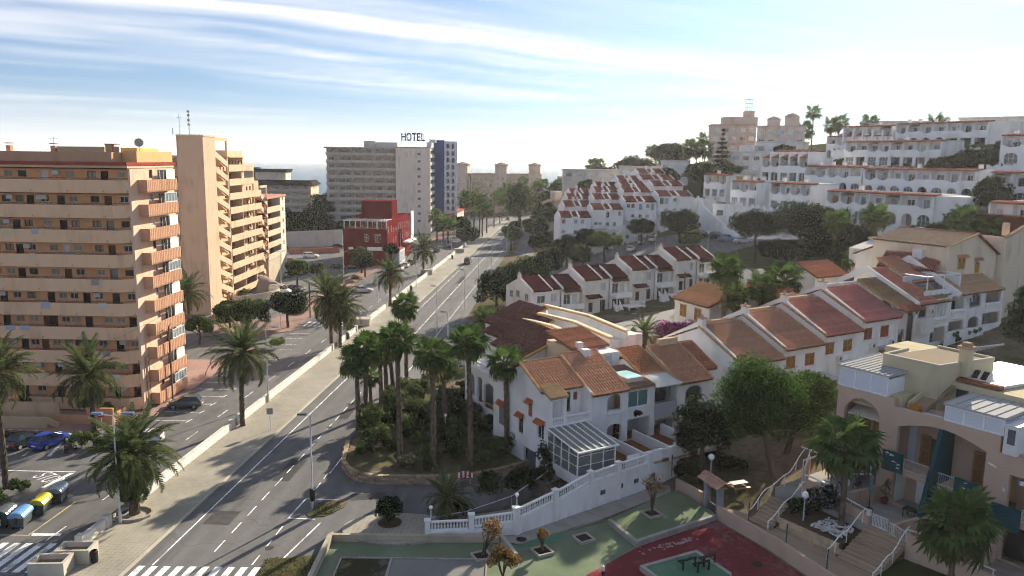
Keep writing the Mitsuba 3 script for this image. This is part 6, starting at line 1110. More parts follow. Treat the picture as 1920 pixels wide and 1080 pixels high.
for i in range(4):
    F = F2.sub(11.15 * i, 0, 1.25 * i); h = thing('red_roof_house', L2[i], 'house', 'second row with dark red roofs')
    wc = [WPLAST, CRM, CRM, CRM][i]; g = -4.5 - .3 * i
    ops = [rect(1.2, 2.9, 4.6, 6.0), rect(1.4, 2.4, .8, 2.6)]
    wall(h, F, 'f', 0, rect(0, 4.1, g, 6.95), ops, wc, .22, 'front_wall'); window(h, F, plane('f', 0), 1.2, 2.9, 4.6, 6.0, (.7, .7, .68), (.62, .62, .6) if i else PANE); door(h, F, plane('f', 0), 1.4, 2.4, .8, 2.6, (.08, .05, .04))
    ops2 = [rect(4.7, 6.4, 4.4, 6.0), rect(4.6, 6.3, .6, 2.7)]
    wall(h, F, 'f', 1.2, rect(4.1, 7.0, g, 6.7), ops2, WPLAST, .22, 'front_wall'); window(h, F, plane('f', 1.2), 4.7, 6.4, 4.4, 6.0, (.7, .7, .68), (.5, .5, .49)); window(h, F, plane('f', 1.2), 4.6, 6.3, .6, 2.7, (.4, .38, .36), PANE)
    ops3 = [rect(7.5, 9.0, 3.8, 5.7), rect(9.3, 10.6, 3.9, 5.6), rect(7.6, 8.6, .6, 2.7), rect(9, 10.6, .6, 2.6)]
    wall(h, F, 'f', .8, rect(7.0, 11.1, g, 6.6), ops3, WPLAST, .22, 'front_wall'); window(h, F, plane('f', .8), 7.5, 9.0, 3.8, 5.7, (.6, .6, .58), PANE, bars=1); window(h, F, plane('f', .8), 9.3, 10.6, 3.9, 5.6, (.75, .75, .73), (.5, .5, .5)); window(h, F, plane('f', .8), 9, 10.6, .6, 2.6, (.3, .3, .3), DARK, mull=2); door(h, F, plane('f', .8), 7.6, 8.6, .6, 2.7, (.06, .045, .04))
    simple_roof(h, F, .1, 4.1, -.3, 6.95, 4.4, 9.0, DRD, edge=WPLAST); simple_roof(h, F, 4.3, 6.9, .8, 6.9, 4.4, 8.6, DRD, edge=None); simple_roof(h, F, 7.1, 11.0, .4, 6.9, 4.4, 8.7, DRD, edge=WPLAST)
    m = MB(F); m.slab([(7.2, -.1, 6.25), (10.9, -.1, 6.25), (10.9, .8, 6.65), (7.2, .8, 6.65)], .14, DRD); m.slab([(.6, -1.1, 3.6), (3.9, -1.1, 3.6), (3.9, 0, 4.1), (.6, 0, 4.1)], .12, np.array(DRD) * .8); part(h, 'tiled_awning', m, 'tile', kind='stuff')
    m = MB(F); m.ext(Polygon([(0, g), (9, g), (9, 6.8), (4.4, 8.8), (0, 6.9)]), plane('l', 0.002), 0, .22, CRM if i == 0 else wc); m.ext(Polygon([(.8, g), (9, g), (9, 6.8), (4.4, 8.6), (.8, 6.6)]), plane('r', 11.1), 0, .2, WPLAST); m.box(.3, 10.8, 8.8, 9, g, 7, WPLAST); part(h, 'side_wall', m, 'plaster')
    simple_roof(h, F, 11.0, .1, 9.2, 6.9, 4.42, 8.9, DRD)
    m = MB(F); m.box(-.2, .3, 4.0, 4.6, 8.4, 9.4, CRM); m.lathe([(.2, 9.4), (.3, 9.6), (.1, 9.9), (0, 9.95)], (.6, .5, .42), 7, (.05, 4.3, 0)); part(h, 'chimney', m, 'plaster')
    m = MB(F); m.box(7.1, 11.0, -.9, .8, 3.1, 3.35, WPLAST); m.box(7.1, 11, -.95, -.8, 3.35, 4.1, WPLAST); part(h, 'balcony', m, 'plaster')
    if i in (1, 2):
        m = MB(F); m.box(8.3, 12.2, -3.6, -.9, 1.6, 1.85, (.78, .77, .75))
        for u in (8.4, 10.2, 12.0): m.box(u - .1, u + .1, -3.5, -3.3, g, 1.6, (.78, .77, .75))
        part(h, 'deck', m, 'plaster'); balusters(h, F, (8.4, -3.5), (12.1, -3.5), 1.9, .8, step=.3)
        m = MB(F)
        for q in range(9): m.box(6.6, 7.9, -4.8 + .42 * q, -4.38 + .42 * q, g, -2.8 + .52 * (q + 1), (.7, .68, .65))
        for u in (6.45, 7.9): m.slab([(u, -5.0, -2.2), (u + .15, -5.0, -2.2), (u + .15, -.9, 2.7), (u, -.9, 2.7)], 1.0, WPLAST)
        part(h, 'outside_stair', m, 'plaster')
    if i == 0:
        for q, z in ((1.0, 5.0), (4.0, 5.2), (6.3, 4.9), (1.4, .6), (3.2, .4), (5.2, .5), (7.2, .7)): window(h, F, plane('l', 0.002), q, q + 1.2, z, z + 1.3, (.5, .48, .46), PANE, -.05)
        m = MB(F); m.box(-.9, 0, 0, 8.8, 2.2, 2.4, (.3, .18, .13)); m.box(-2.2, -.1, .5, 8.8, g, -.9, (.7, .67, .62)); part(h, 'side_porch', m, 'plaster')
    if i == 3:
        m = MB(F); m.slab([(11.2, -4.5, -1.0), (11.5, -4.5, -1.0), (11.5, .6, 4.4), (11.2, .6, 4.4)], 1.2, WPLAST); m.box(9.4, 11.4, -4.6, -3.2, g, -1.6, WPLAST); part(h, 'outside_stair', m, 'plaster')
m = MB(F2); m.box(18, 35, -6.2, -6.0, -4, 1.5, (.75, .74, .72)); m.box(10, 18, -5.2, -5.0, -4, .4, (.75, .74, .72)); k = one('garden_wall', 'white garden wall in front of the second row of houses', 'wall', m, 'plaster'); balusters(k, F2, (18, -6.1), (35, -6.1), 1.6, .7, step=.32)
m = MB(); m.tube([(29.0, 131, 2), (29, 131, 11.8)], .14, (.09, .08, .075), 6); one('utility_pole', 'dark wooden utility pole before the second row of houses', 'pole', m, 'rough')

# ------------------------------------------------------------------ orange roofed bungalows and other houses between the rows
def hip_house(lab, x, y, a, w, d, g, ze, zr, c, shut=None, wallc=CRM, group='houses with clay roofs up the slope', seed=3, slope='f'):
    """A low house with a roof that slopes to the front (and back) from a ridge, closed by gables."""
    F = Fr(x, y, 0, a); h = thing('bungalow', lab, 'house', group); ops = [rect(*q) for q in (shut or [])]
    wall(h, F, 'f', 0, rect(0, w, g, ze), ops, wallc, .2, 'front_wall'); m = MB(F)
    for s, p in (('l', 0.002), ('r', w - .002)): m.ext(Polygon([(.2, g), (d, g), (d, ze - .1), (d / 2, zr - .1), (0.2, ze - .05)]), plane(s, p), 0, .2, wallc)
    m.box(.2, w - .2, d - .2, d - .01, g, ze - .1, wallc); part(h, 'side_wall', m, 'plaster')
    for q in (shut or []): shutter(h, F, plane('f', 0), *q, (.42, .22, .08), .0, n=5)
    roof(h, F, -.3, w + .3, -.5, ze - .08, d / 2, zr, c, seed, .32, .5, edge=None, seg=3); roof(h, F, w + .3, -.3, d + .3, ze - .08, d / 2 + .02, zr, c, seed + 1, .32, .5, edge=None, ridge=False, tilename='rear_tiles', seg=3)
    return h
OT = (.5, .26, .14)
hip_house('bungalow with orange clay roof and two closed wooden shutters beside the bougainvillea', 22.5, 107.2, -66, 7.6, 8.5, 4, 11.6, 13.4, OT, [(1.2, 2.7, 9.2, 10.9), (4.4, 5.9, 9.2, 10.9)], seed=11)
hip_house('bungalow with orange clay roof right behind the tall fan palm', 30.5, 110, -66, 7.5, 9, 4, 11.2, 13.2, (.47, .23, .13), [(1.0, 2.2, 8.8, 10.4)], seed=13)
hip_house('low house with red-brown roof left of the ochre gable, lower of two', 52.5, 112, -40, 7, 7.5, 6, 15.8, 17.4, (.42, .17, .12), seed=15); hip_house('low house with red-brown roof left of the ochre gable, upper of two', 57.0, 116, 31, 7.5, 7, 8, 16.4, 18.0, (.4, .18, .13), seed=17)
hip_house('white boxy house with a small red-brown roof behind the pink-red roof', 43.5, 112, 31, 6.5, 6.5, 7, 14.0, 15.6, (.4, .17, .1), seed=19)
h = thing('ochre_house', 'big cream house with an arched and a square ochre shutter near the right edge', 'house'); F = Fr(60.0, 108.0, 0, 28)
OC = (.74, .63, .48); ops = [rect(2.2, 3.9, 15.6, 17.2), arch(6.2, 7.3, 14.9, 16.5, .5)]
wall(h, F, 'f', 0, Polygon([(0, 6), (11, 6), (11, 17.6), (6.0, 20.4), (0, 19.0)]), ops, OC, .25, 'gable_wall'); shutter(h, F, plane('f', 0), 2.2, 3.9, 15.6, 17.2, (.5, .27, .06), .02); shutter(h, F, plane('f', 0), 6.25, 7.25, 14.9, 16.1, (.5, .27, .06), .02, leaves=1); hood(h, F, 'f', 0, 1.9, 4.2, 17.3, (.5, .3, .12)); hood(h, F, 'f', 0, 5.9, 7.6, 16.7, (.4, .2, .1))
m = MB(F); m.box(0, .25, .26, 12, 6, 18.9, OC); m.box(10.75, 11, .26, 12, 6, 17.5, OC); part(h, 'side_wall', m, 'plaster')
Fs = F.sub(11.3, -.4, 0, 90); roof(h, Fs, 0, 12.6, 0, 17.5, 5.3, 20.5, (.42, .17, .12), 21, .32, .5, edge=None); roof(h, F.sub(-.2, 12, 0, -90), 0, 11.6, 0, 18.95, 6.2, 20.45, (.5, .37, .26), 25, .34, .5, edge=None, ridge=False, tilename='rear_tiles'); m = MB(F); m.slab([(-.2, -.35, 19.15), (6, -.35, 20.65), (6, -.05, 20.65), (-.2, -.05, 19.15)], .2, (.5, .35, .2)); part(h, 'left_roof', m, 'tile')
h2 = thing('ochre_house', 'cream neighbour house stepping up behind the big cream gable at the right edge', 'house'); F = Fr(70.5, 112.5, 0, 28); wall(h2, F, 'f', 0, Polygon([(0, 7), (14, 7), (14, 19.2), (7, 22.4), (0, 20)]), [], OC, .25, 'gable_wall'); Fs = F.sub(14.3, -.4, 0, 90); roof(h2, Fs, 0, 12, 0, 19, 6.5, 22.5, (.42, .17, .12), 23, .32, .5, edge=None); m = MB(F); m.box(0, .3, .25, 12, 7, 19.9, OC); m.slab([(-.2, -.3, 20.0), (7, -.3, 22.5), (7, .3, 22.5), (-.2, .3, 20.0)], .2, (.42, .3, .2)); m.box(1.6, 2.3, 1, 1.7, 20, 21.8, (.62, .46, .34)); part(h2, 'left_roof', m, 'tile')
h = thing('cream_house', 'cream flat topped house with a square chimney among the trees', 'house'); F = Fr(62.5, 124, 0, 31); m = MB(F); m.box(0, 10, 0, 7, 8, 17.8, (.72, .66, .56)); m.box(-.2, 10.2, -.2, 7.2, 17.8, 18.1, (.6, .45, .3)); m.box(6, 7.2, 2, 3.2, 18.1, 19.8, (.6, .45, .36)); m.slab([(-5, 0, 16.6), (0, 0, 17.6), (0, 7, 17.6), (-5, 7, 16.6)], 4, (.72, .68, .6)); part(h, 'walls', m, 'plaster')
m = MB()
for i in range(5): P = Fr(37 + 3.1 * i, 128 + 1.9 * i, 0, 31); m.fr = P; m.ext(arch(0, 3.4, 6, 12.7 - .25 * (i % 2), 1.2), plane('f', 0), 0, .3, (.78, .77, .74))
one('scalloped_wall', 'white garden wall with rounded tops behind the fan palms', 'wall', m, 'plaster')

# ------------------------------------------------------------------ cluster of white stepped houses with red roofs beyond the parking street
ROW = {1: [(12.87, 215, 14.74, 8.7), (14.55, 225, 17.18, 8.0), (16.09, 235, 18.82, 7.4), (17.56, 245, 19.99, 6.6)], 2: [(21.9, 218, 16.82, 8.8), (23.27, 228, 19.16, 8.0), (24.47, 238, 20.85, 7.5), (26, 248, 22.0, 7)], 3: [(31.34, 222, 18.81, 9.2), (32.18, 232, 21.18, 8.3), (32.78, 242, 22.56, 7.7), (33.2, 252, 24, 7.2)], 4: [(41.25, 226, 20.37, 10.1), (41.72, 238, 22.9, 9.4), (40.23, 250, 24.47, 10.4), (41, 262, 26.2, 9)]}
for c, rws in ROW.items():
    for j, (x, y, ze, w) in enumerate(rws):
        F = Fr(x, y, 0, 7); od = ['nearest', 'second', 'third', 'farthest'][j]
        h = thing('stepped_house', f'white stepped house with three red roofs, {od} row of the {["first", "second", "third", "fourth"][c - 1]} column from the avenue', 'house', 'white stepped houses with red roofs')
        g = max(0.2, float(hgt(x + 3, y)) - 1.5); H = ze - g
        RC = (.215, .082, .068); cuts = [(0, .39), (.4, .6), (.61, 1.0)]
        m = MB(F); m.box(0, w, 0.2, 9.6, g, ze - .1, WPLAST); ops = []
        if j == 0:
            m = MB(F); m.box(0, w, .3, 9.6, g, ze - .1, WPLAST); rr = random.Random(c)
            for f in range(int(H // 2.9)):
                z = ze - 2.6 - 2.9 * f
                for a in (.06, .2, .44, .66, .82):
                    if rr.random() < .75: u = a * w; ww = .11 * w; ops.append((u, u + ww, z + (.2 if rr.random() < .3 else .8), z + 1.9))
            wall(h, F, 'f', 0, rect(0, w, g, ze), [rect(*o) for o in ops], WPLAST, .25, 'front_wall')
            for o in ops:
                if rr.random() < .25: shutter(h, F, plane('f', 0), *o, rr.choice([(.4, .17, .06), (.5, .5, .48)]), .06, n=4)
                else: window(h, F, plane('f', 0), *o, rr.choice([(.7, .7, .68), (.3, .3, .3)]), rr.choice([PANE, DARK, (.3, .31, .33)]))
            b = MB(F); z = ze - 5.6
            b.box(.5 * w, w, -1.6, 0, z, z + .22, WPLAST); b.box(.5 * w, w, -1.7, -1.55, z + .2, z + 1.1, WPLAST); b.box(0, .4 * w, -1.2, 0, z + .3, z + .5, WPLAST); b.box(0, .4 * w, -1.3, -1.15, z + .5, z + 1.3, WPLAST)
            for u in (.5, .72, .97): b.box(u * w, u * w + .25, -1.6, -1.35, g, z, WPLAST)
            part(h, 'balcony', b, 'plaster')
            b = MB(F); b.slab([(.58 * w, -2.8, z - 2.2), (.58 * w + .2, -2.8, z - 2.2), (.9 * w, -2.8, z + .9), (.9 * w - .2, -2.8, z + .9)], 1.0, WPLAST); b.box(.55 * w, .62 * w, -3, -.2, g, z - 2.2, WPLAST)
            if c != 1: part(h, 'outside_stair', b, 'plaster')
            b = MB(F); b.box(-.3, w, -4.2, -4.0, g - 1, g + 1.9, (.74, .73, .7)); part(h, 'garden_wall', b, 'plaster')
        part(h, 'walls', m, 'plaster')
        for q, (a, b_) in enumerate(cuts): simple_roof(h, F, a * w + .1, b_ * w - .1, -.25 + (.5 if q == 1 else 0), ze - (.2 if q == 1 else 0), 4.6, ze + 1.35 - (.2 if q == 1 else 0), np.array(RC) * (1 - .1 * q), edge=WPLAST)
        m = MB(F); m.slab([(w, 9.7, ze), (0, 9.7, ze), (0, 4.6, ze + 1.3), (w, 4.6, ze + 1.3)], .2, RC); part(h, 'rear_roof', m, 'tile'); m = MB(F); m.ext(Polygon([(0, ze - .2), (9.6, ze - .2), (4.6, ze + 1.2)]), plane('l', 0), 0, .2, WPLAST); m.ext(Polygon([(0, ze - .2), (9.6, ze - .2), (4.6, ze + 1.2)]), plane('r', w), 0, .2, WPLAST); m.box(.4 * w, .4 * w + .6, 4.4, 5.0, ze + .9, ze + 2.3, WPLAST); part(h, 'gable', m, 'plaster')

# ------------------------------------------------------------------ white terraces on the hillside
WH = (0.84, 0.835, 0.82)
def hill_block(lab, x, y, L, zt, seed, a=-59, arches=True, nlow=1, depth=10, group='white terraces on the hillside', base=6, bay=3.4, fascia=(.24, .1, .075), end=True):
    """A long white terrace: recessed upper floor behind a scalloped parapet, arches below; u runs from -L to 0."""
    F = Fr(x, y, 0, a); h = thing('white_terrace', lab, 'terrace of houses', group); rr = random.Random(seed); n = max(2, int(L / bay)); w = L / n
    zu = zt - 3.3
    m = MB(F); m.box(-L, 0, 2.0, depth, zu - 3.2 * nlow - base, zt - .3, WH); m.box(-L, -L + .25, -.0, 2, zu - 3.2 * nlow - base, zt - .3, WH); m.box(-.25, 0, 0, 2, zu - 3.2 * nlow - base, zt - .4, WH); m.box(-L, 0, .35, 2, zu - .25, zu, WH); part(h, 'walls', m, 'plaster')
    m = MB(F); m.slab([(-L - .2, .4, zt), (.1, .4, zt), (.1, 2.6, zt + .25), (-L - .2, 2.6, zt + .25)], .28, fascia); m.box(-L, 0, 2.6, depth, zt - .3, zt + .05, (.66, .6, .53)); part(h, 'roof_edge', m, 'tile', 'thin brown tiled roof edge')
    P = [(-L, zu - .5)] + [(-.0, zu - .5)]; up = []
    for i in range(n):
        a0 = -i * w; k = rr.random()
        if k < .55: up += [(a0, zu + 1.0), (a0 - .12 * w, zu + .95)] + [(a0 - w * (.5 - .36 * math.cos(t)), zu + .95 - .5 * math.sin(t)) for t in np.linspace(0, PI, 7)] + [(a0 - .88 * w, zu + .95)]
        else: up += [(a0, zu + 1.0), (a0 - .98 * w, zu + .9)]
    wall(h, F, 'f', 0, Polygon(P + up + [(-L, zu + 1.0)]).buffer(0), [], WH, .2, 'parapet')
    for i in range(n):
        a0, a1 = -L + i * w, -L + (i + 1) * w
        m = MB(F); m.box(a1 - .14, a1, .2, 2, zu, zt - .4, WH); part(h, 'party_wall', m, 'plaster')
        k = rr.random(); mp = plane('f', 2.0)
        if k < .8: window(h, F, mp, a0 + .5, a0 + .5 + rr.uniform(1.0, 1.7), zu + .05, zu + 2.1, rr.choice([(.72, .72, .7), (.3, .3, .3), (.66, .62, .55)]), rr.choice([PANE, DARK, GREYP, (.35, .36, .38)]), -.06)
        else: shutter(h, F, mp, a0 + .5, a0 + 1.7, zu + .1, zu + 2.1, rr.choice([(.42, .2, .08), (.5, .5, .48)]), -.1, n=4)
        if rr.random() < .6: window(h, F, mp, a1 - 1.1, a1 - .4, zu + .9, zu + 2.0, (.6, .6, .58), PANE, -.06, 0)
        if rr.random() < .35: m = MB(F); m.box(a0 + 2.2, a0 + 3.0, 1.5, 1.98, zu + 1.7, zu + 2.3, (.5, .5, .5)); part(h, 'air_conditioner_box', m, 'paint')
        if rr.random() < .25: m = MB(F); m.slab([(a0 + .2, .1, zt - .9), (a1 - .3, .1, zt - .9), (a1 - .3, 1.9, zt - .5), (a0 + .2, 1.9, zt - .5)], .05, rr.choice([(.6, .6, .6), (.25, .22, .2), (.5, .44, .33)])); part(h, 'awning', m, 'rough')
        if rr.random() < .55: m = MB(F); q = a0 + rr.random() * 2; m.box(q, q + .7, 4, 4.8, zt, zt + 1.1, WH); m.box(q - .1, q + .8, 3.9, 4.9, zt + 1.1, zt + 1.25, (.5, .4, .33)); part(h, 'chimney', m, 'plaster')
    zf = zu - 1.7 - 2.9 * nlow; m = MB(F); m.box(-L - .4, .2, -4.2, .0, zf - base, zf, (.5, .46, .4)); part(h, 'garden_terrace', m, 'plaster'); pts = [(-L - .4, zf - base)]
    q = -L - .4; top = []
    while q < .1: top += [(q, zf + .95), (q + .35, zf + 1.15), (q + .7, zf + .95), (q + 1.3, zf + .62), (q + 1.9, zf + .95)]; q += 2.0
    wall(h, F, 'f', -4.3, Polygon(pts + top + [(q, zf - base)][:1]), [], WH, .2, 'terrace_parapet'); rq = rng(seed)
    m = MB(F)
    for i in range(int(L * 16)): a, b, c = rq.uniform(-L, 0), rq.uniform(-4, -2.6), zf + rq.uniform(.1, 1.3); s = rq.uniform(.15, .3); m.add([(a - s, b, c), (a, b - s, c + s), (a + s, b, c), (a, b + s, c - s * .5)], [[0, 1, 2, 3]], np.array((.045, .065, .03)) * rq.uniform(.6, 1.5)) if math.sin(a * 1.3 + seed) > .1 else None
    if m.V: part(h, 'terrace_plants', m, 'leaf', kind='stuff')
    for f in range(nlow):
        z0, z1 = zu - .5 - 2.9 * (f + 1), zu - .5 - 2.9 * f; ops = []
        for i in range(n):
            a0, k = -L + i * w, rr.random(); ww = w * rr.uniform(.6, .78)
            o = arch(a0 + (w - ww) / 2, a0 + (w + ww) / 2, z0 + .15, z1 - .25, min(1.1, ww / 2)) if arches and k < .8 else rect(a0 + .4, a0 + w - .5, z0 + .2, z1 - .5)
            ops.append((o, k))
        wall(h, F, 'f', 0.02, rect(-L, 0, z0 - (base if f == nlow - 1 else 0), z1 + .02), [o for o, _ in ops], WH, .3, 'arcade_wall')
        for o, k in ops:
            b = o.bounds
            if k < .45: window(h, F, plane('f', 0), b[0], b[2], b[1], b[3], (.74, .74, .72), (.08, .09, .1), .2, 2, bars=1)
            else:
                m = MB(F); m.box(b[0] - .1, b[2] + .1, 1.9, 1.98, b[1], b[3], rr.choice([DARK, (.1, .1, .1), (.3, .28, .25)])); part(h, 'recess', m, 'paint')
    return F, h
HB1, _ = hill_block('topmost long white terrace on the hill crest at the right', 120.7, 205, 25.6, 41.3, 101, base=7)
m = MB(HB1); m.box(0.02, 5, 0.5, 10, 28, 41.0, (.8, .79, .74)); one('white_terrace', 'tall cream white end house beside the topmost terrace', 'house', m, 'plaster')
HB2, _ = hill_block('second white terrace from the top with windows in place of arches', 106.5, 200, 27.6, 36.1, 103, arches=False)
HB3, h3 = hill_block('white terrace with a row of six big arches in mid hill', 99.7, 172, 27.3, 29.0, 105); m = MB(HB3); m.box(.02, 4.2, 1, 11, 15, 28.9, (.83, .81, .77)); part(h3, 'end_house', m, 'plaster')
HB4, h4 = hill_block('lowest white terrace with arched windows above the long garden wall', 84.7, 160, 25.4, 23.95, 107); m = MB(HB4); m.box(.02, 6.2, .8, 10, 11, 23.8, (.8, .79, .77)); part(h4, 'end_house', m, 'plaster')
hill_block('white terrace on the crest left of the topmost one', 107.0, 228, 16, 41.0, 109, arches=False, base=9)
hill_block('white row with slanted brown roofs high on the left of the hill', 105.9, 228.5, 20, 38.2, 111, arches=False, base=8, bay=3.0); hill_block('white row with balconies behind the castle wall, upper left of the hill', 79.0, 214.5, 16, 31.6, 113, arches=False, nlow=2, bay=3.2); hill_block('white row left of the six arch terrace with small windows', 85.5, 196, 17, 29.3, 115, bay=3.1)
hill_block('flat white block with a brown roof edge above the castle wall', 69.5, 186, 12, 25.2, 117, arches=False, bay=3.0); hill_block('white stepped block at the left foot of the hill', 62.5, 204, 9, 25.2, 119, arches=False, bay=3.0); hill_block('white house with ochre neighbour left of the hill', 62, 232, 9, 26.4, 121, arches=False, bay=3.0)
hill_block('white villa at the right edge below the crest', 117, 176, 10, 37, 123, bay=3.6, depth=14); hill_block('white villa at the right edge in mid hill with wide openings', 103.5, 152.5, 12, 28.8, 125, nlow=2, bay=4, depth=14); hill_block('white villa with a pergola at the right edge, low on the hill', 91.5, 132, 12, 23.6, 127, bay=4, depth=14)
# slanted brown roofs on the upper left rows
for (x, y, n, z, lab) in ((97, 243, 6, 38.4, 'high left'), (70.5, 227, 5, 31.8, 'lower left')):
    k = thing('slanted_roofs', f'row of slanted brown roofs over the white houses, {lab} on the hill', 'roof'); F = Fr(x, y, 0, -59)
    for i in range(n): m = MB(F); m.slab([(i * 3.2, .5, z - .2), (i * 3.2 + 2.4, .5, z - .2), (i * 3.2 + 2.4, 7, z + 2.0), (i * 3.2, 7, z + 2.0)], .25, (.22, .1, .08)); part(k, 'roof', m, 'tile'); m = MB(F); m.box(i * 3.2 + 2.45, i * 3.2 + 2.9, .3, 7, z - 2, z + 1.2, WH); part(k, 'party_wall', m, 'plaster')
# castle wall with battlements and the white curved walls on the left of the hill
k = thing('battlement_wall', 'long white garden wall with small battlements climbing along the hill', 'wall')
CW = [(54.2, 200, 19.6), (58.5, 192, 19.2), (63.5, 184, 18.6), (69.4, 177, 18.2), (76, 168, 16.6), (83, 158, 15.6)]
for (a, b) in zip(CW[:-1], CW[1:]):
    a, b = np.array(a), np.array(b); m = MB(); d = b - a; L = np.hypot(d[0], d[1]); m.slab([a, b, b + [.3, .1, 0], a + [.3, .1, 0]], 9, WH); part(k, 'wall_panel', m, 'plaster'); m = MB()
    for i in range(int(L / 1.6)): q = a + d * (i + .3) / int(L / 1.6); m.fr = Fr(q[0], q[1], q[2], math.degrees(math.atan2(d[1], d[0]))); m.ext(arch(0, .8, -.1, .75, .4, 6), plane('f', 0), -.03, .28, WH)
    part(k, 'battlement', m, 'plaster', kind='stuff')
k = thing('curved_wall', 'white curved walls of the lane rising left of the castle wall', 'wall'); P = [(49.4, 213, 21.0), (50.0, 208, 18.6), (51.5, 203, 16.4), (53.5, 198.5, 14.2), (56.0, 195, 12.0)]
for a, b in zip(P[:-1], P[1:]): m = MB(); a, b = np.array(a), np.array(b); m.slab([a, b, b + [.35, 0, 0], a + [.35, 0, 0]], 8, WH); part(k, 'wall_panel', m, 'plaster')
m = MB(Fr(52.5, 208, 0, -20)); m.box(0, 6, 0, 5, 8, 18.6, WH); m.box(4.4, 5.3, -.05, 0, 14.2, 16.3, (.3, .03, .03)); m.box(1, 2.6, -.05, .0, 16.2, 17.6, (.2, .2, .2)); m.box(-.2, 6.2, -.1, .15, 18.6, 19.2, WH); part(k, 'white_cabin', m, 'plaster')
struct('steep_lane', MB().slab([(46.5, 214, 13.2), (49.3, 214, 13.2), (51.8, 200, 9.6), (48.6, 199, 9.6)], .3, (.33, .22, .18)), 'rough', 'steep reddish lane between white walls'); struct('steep_lane', MB().slab([(58.5, 205, 19.5), (60.5, 205, 19.5), (58.8, 194, 12.0), (56.6, 194, 12.0)], .3, (.3, .27, .25)), 'rough', 'steep grey lane beside the castle wall')
# blocks on the crest
def crest(lab, x, y, a, w, d, g, zt, c, floors, bays, top=None, seed=0):
    F = Fr(x, y, 0, a); k = thing('crest_block', lab, 'apartment building'); m = MB(F); m.box(0, w, 0, d, g, zt, c); m.box(-.3, w + .3, -.3, d, zt, zt + .5, np.array(c) * .85)
    for t in (top or []): m.box(*t, c)
    part(k, 'body', m, 'plaster'); rr = random.Random(seed)
    for f in range(floors):
        z = zt - 2.4 - 3 * f
        for b in range(bays): u = (b + .2) * w / bays; window(k, F, plane('f', 0), u, u + w / bays * .6, z, z + 1.4, (.6, .58, .56), rr.choice([(.3, .33, .37), (.5, .52, .55), PANE]), -.05, 2)
        if f % 2: m = MB(F); m.box(w * .1, w * .6, -1, 0, z - 1.2, z - .2, np.array(c) * 1.06); part(k, 'balcony', m, 'plaster')
    return k
PKB = (.6, .47, .4)
k = crest('tall pinkish block with aerials on the left of the hill crest', 73.8, 300, -8, 16, 12, 18, 43.4, PKB, 6, 5, [(4, 16.5, 1, 9, 43.4, 46.6), (12, 15.5, 3, 8, 46.6, 49)], 1)
m = MB(Fr(73.8, 300, 0, -8))
for u in (12.2, 13, 13.8, 14.6): m.tube([(u, 4, 49), (u, 4, 53.5)], .06, (.5, .5, .52), 4)
for z in (50, 51.5, 53): m.box(12, 14.8, 3.9, 4.1, z, z + .25, (.55, .55, .57))
one('roof_aerials', 'grey lattice of aerials on top of the tall pinkish block', 'aerial', m, 'paint')
k = crest('pinkish block with small domed turrets on the hill crest', 81, 268, -20, 15, 12, 26, 41.6, (.66, .52, .43), 4, 5, [(3, 7, 1, 5, 41.6, 44), (8.5, 13, 1, 6, 41.6, 45)], 2)
m = MB(Fr(81, 268, 0, -20)); 
for u, z in ((5, 44), (10.7, 45)): m.lathe([(2.6, z), (1.6, z + .8), (.1, z + 1.3)], (.55, .42, .35), 8, (u, 3, 0))
part(k, 'turret_roof', m, 'tile'); crest('white house with a red edge left below the pinkish blocks', 70, 258, -30, 13, 9, 20, 33, (.74, .71, .67), 2, 4, [(2, 7, 2, 6, 33, 35.5)], 3); crest('grey white house below the tall pinkish block', 79, 262, -40, 14, 9, 24, 36.3, (.7, .67, .63), 3, 4, None, 4)
crest('ochre house beside the pines left of the hill', 60.5, 236, -20, 7, 7, 14, 25.5, (.58, .4, .2), 2, 2, None, 5); crest('low cream building left of the pine hill', 20, 318, 0, 26, 8, 6, 26, (.66, .6, .52), 1, 6, None, 6); crest('low cream building under the pine hill', 40, 300, -5, 22, 8, 10, 27.6, (.68, .62, .55), 1, 5, None, 7); crest('white house right of the fan palms on the crest', 52, 282, -10, 10, 8, 14, 30, (.74, .72, .69), 2, 3, None, 8)
crest('pale house on the far crest behind the palms', 113, 262, -20, 20, 9, 34, 43.2, (.7, .67, .62), 1, 6, None, 9); crest('pale house at the right end of the crest', 128, 232, -40, 16, 9, 36, 43, (.72, .69, .64), 1, 4, None, 10)
for i in range(16):
    x, y, z = [(119 - i * 1.1, 208 + i * 1.7, 41.3 + .0), (128 - i, 222 + i * 2, 43)][i % 2]; rr = random.Random(i); aerial(Fr(x, y, 0, 20), 4, 4, z, 1.6 + rr.random() * 1.6, 'thin aerial on the hill crest against the sky', 'aerials along the hill crest')

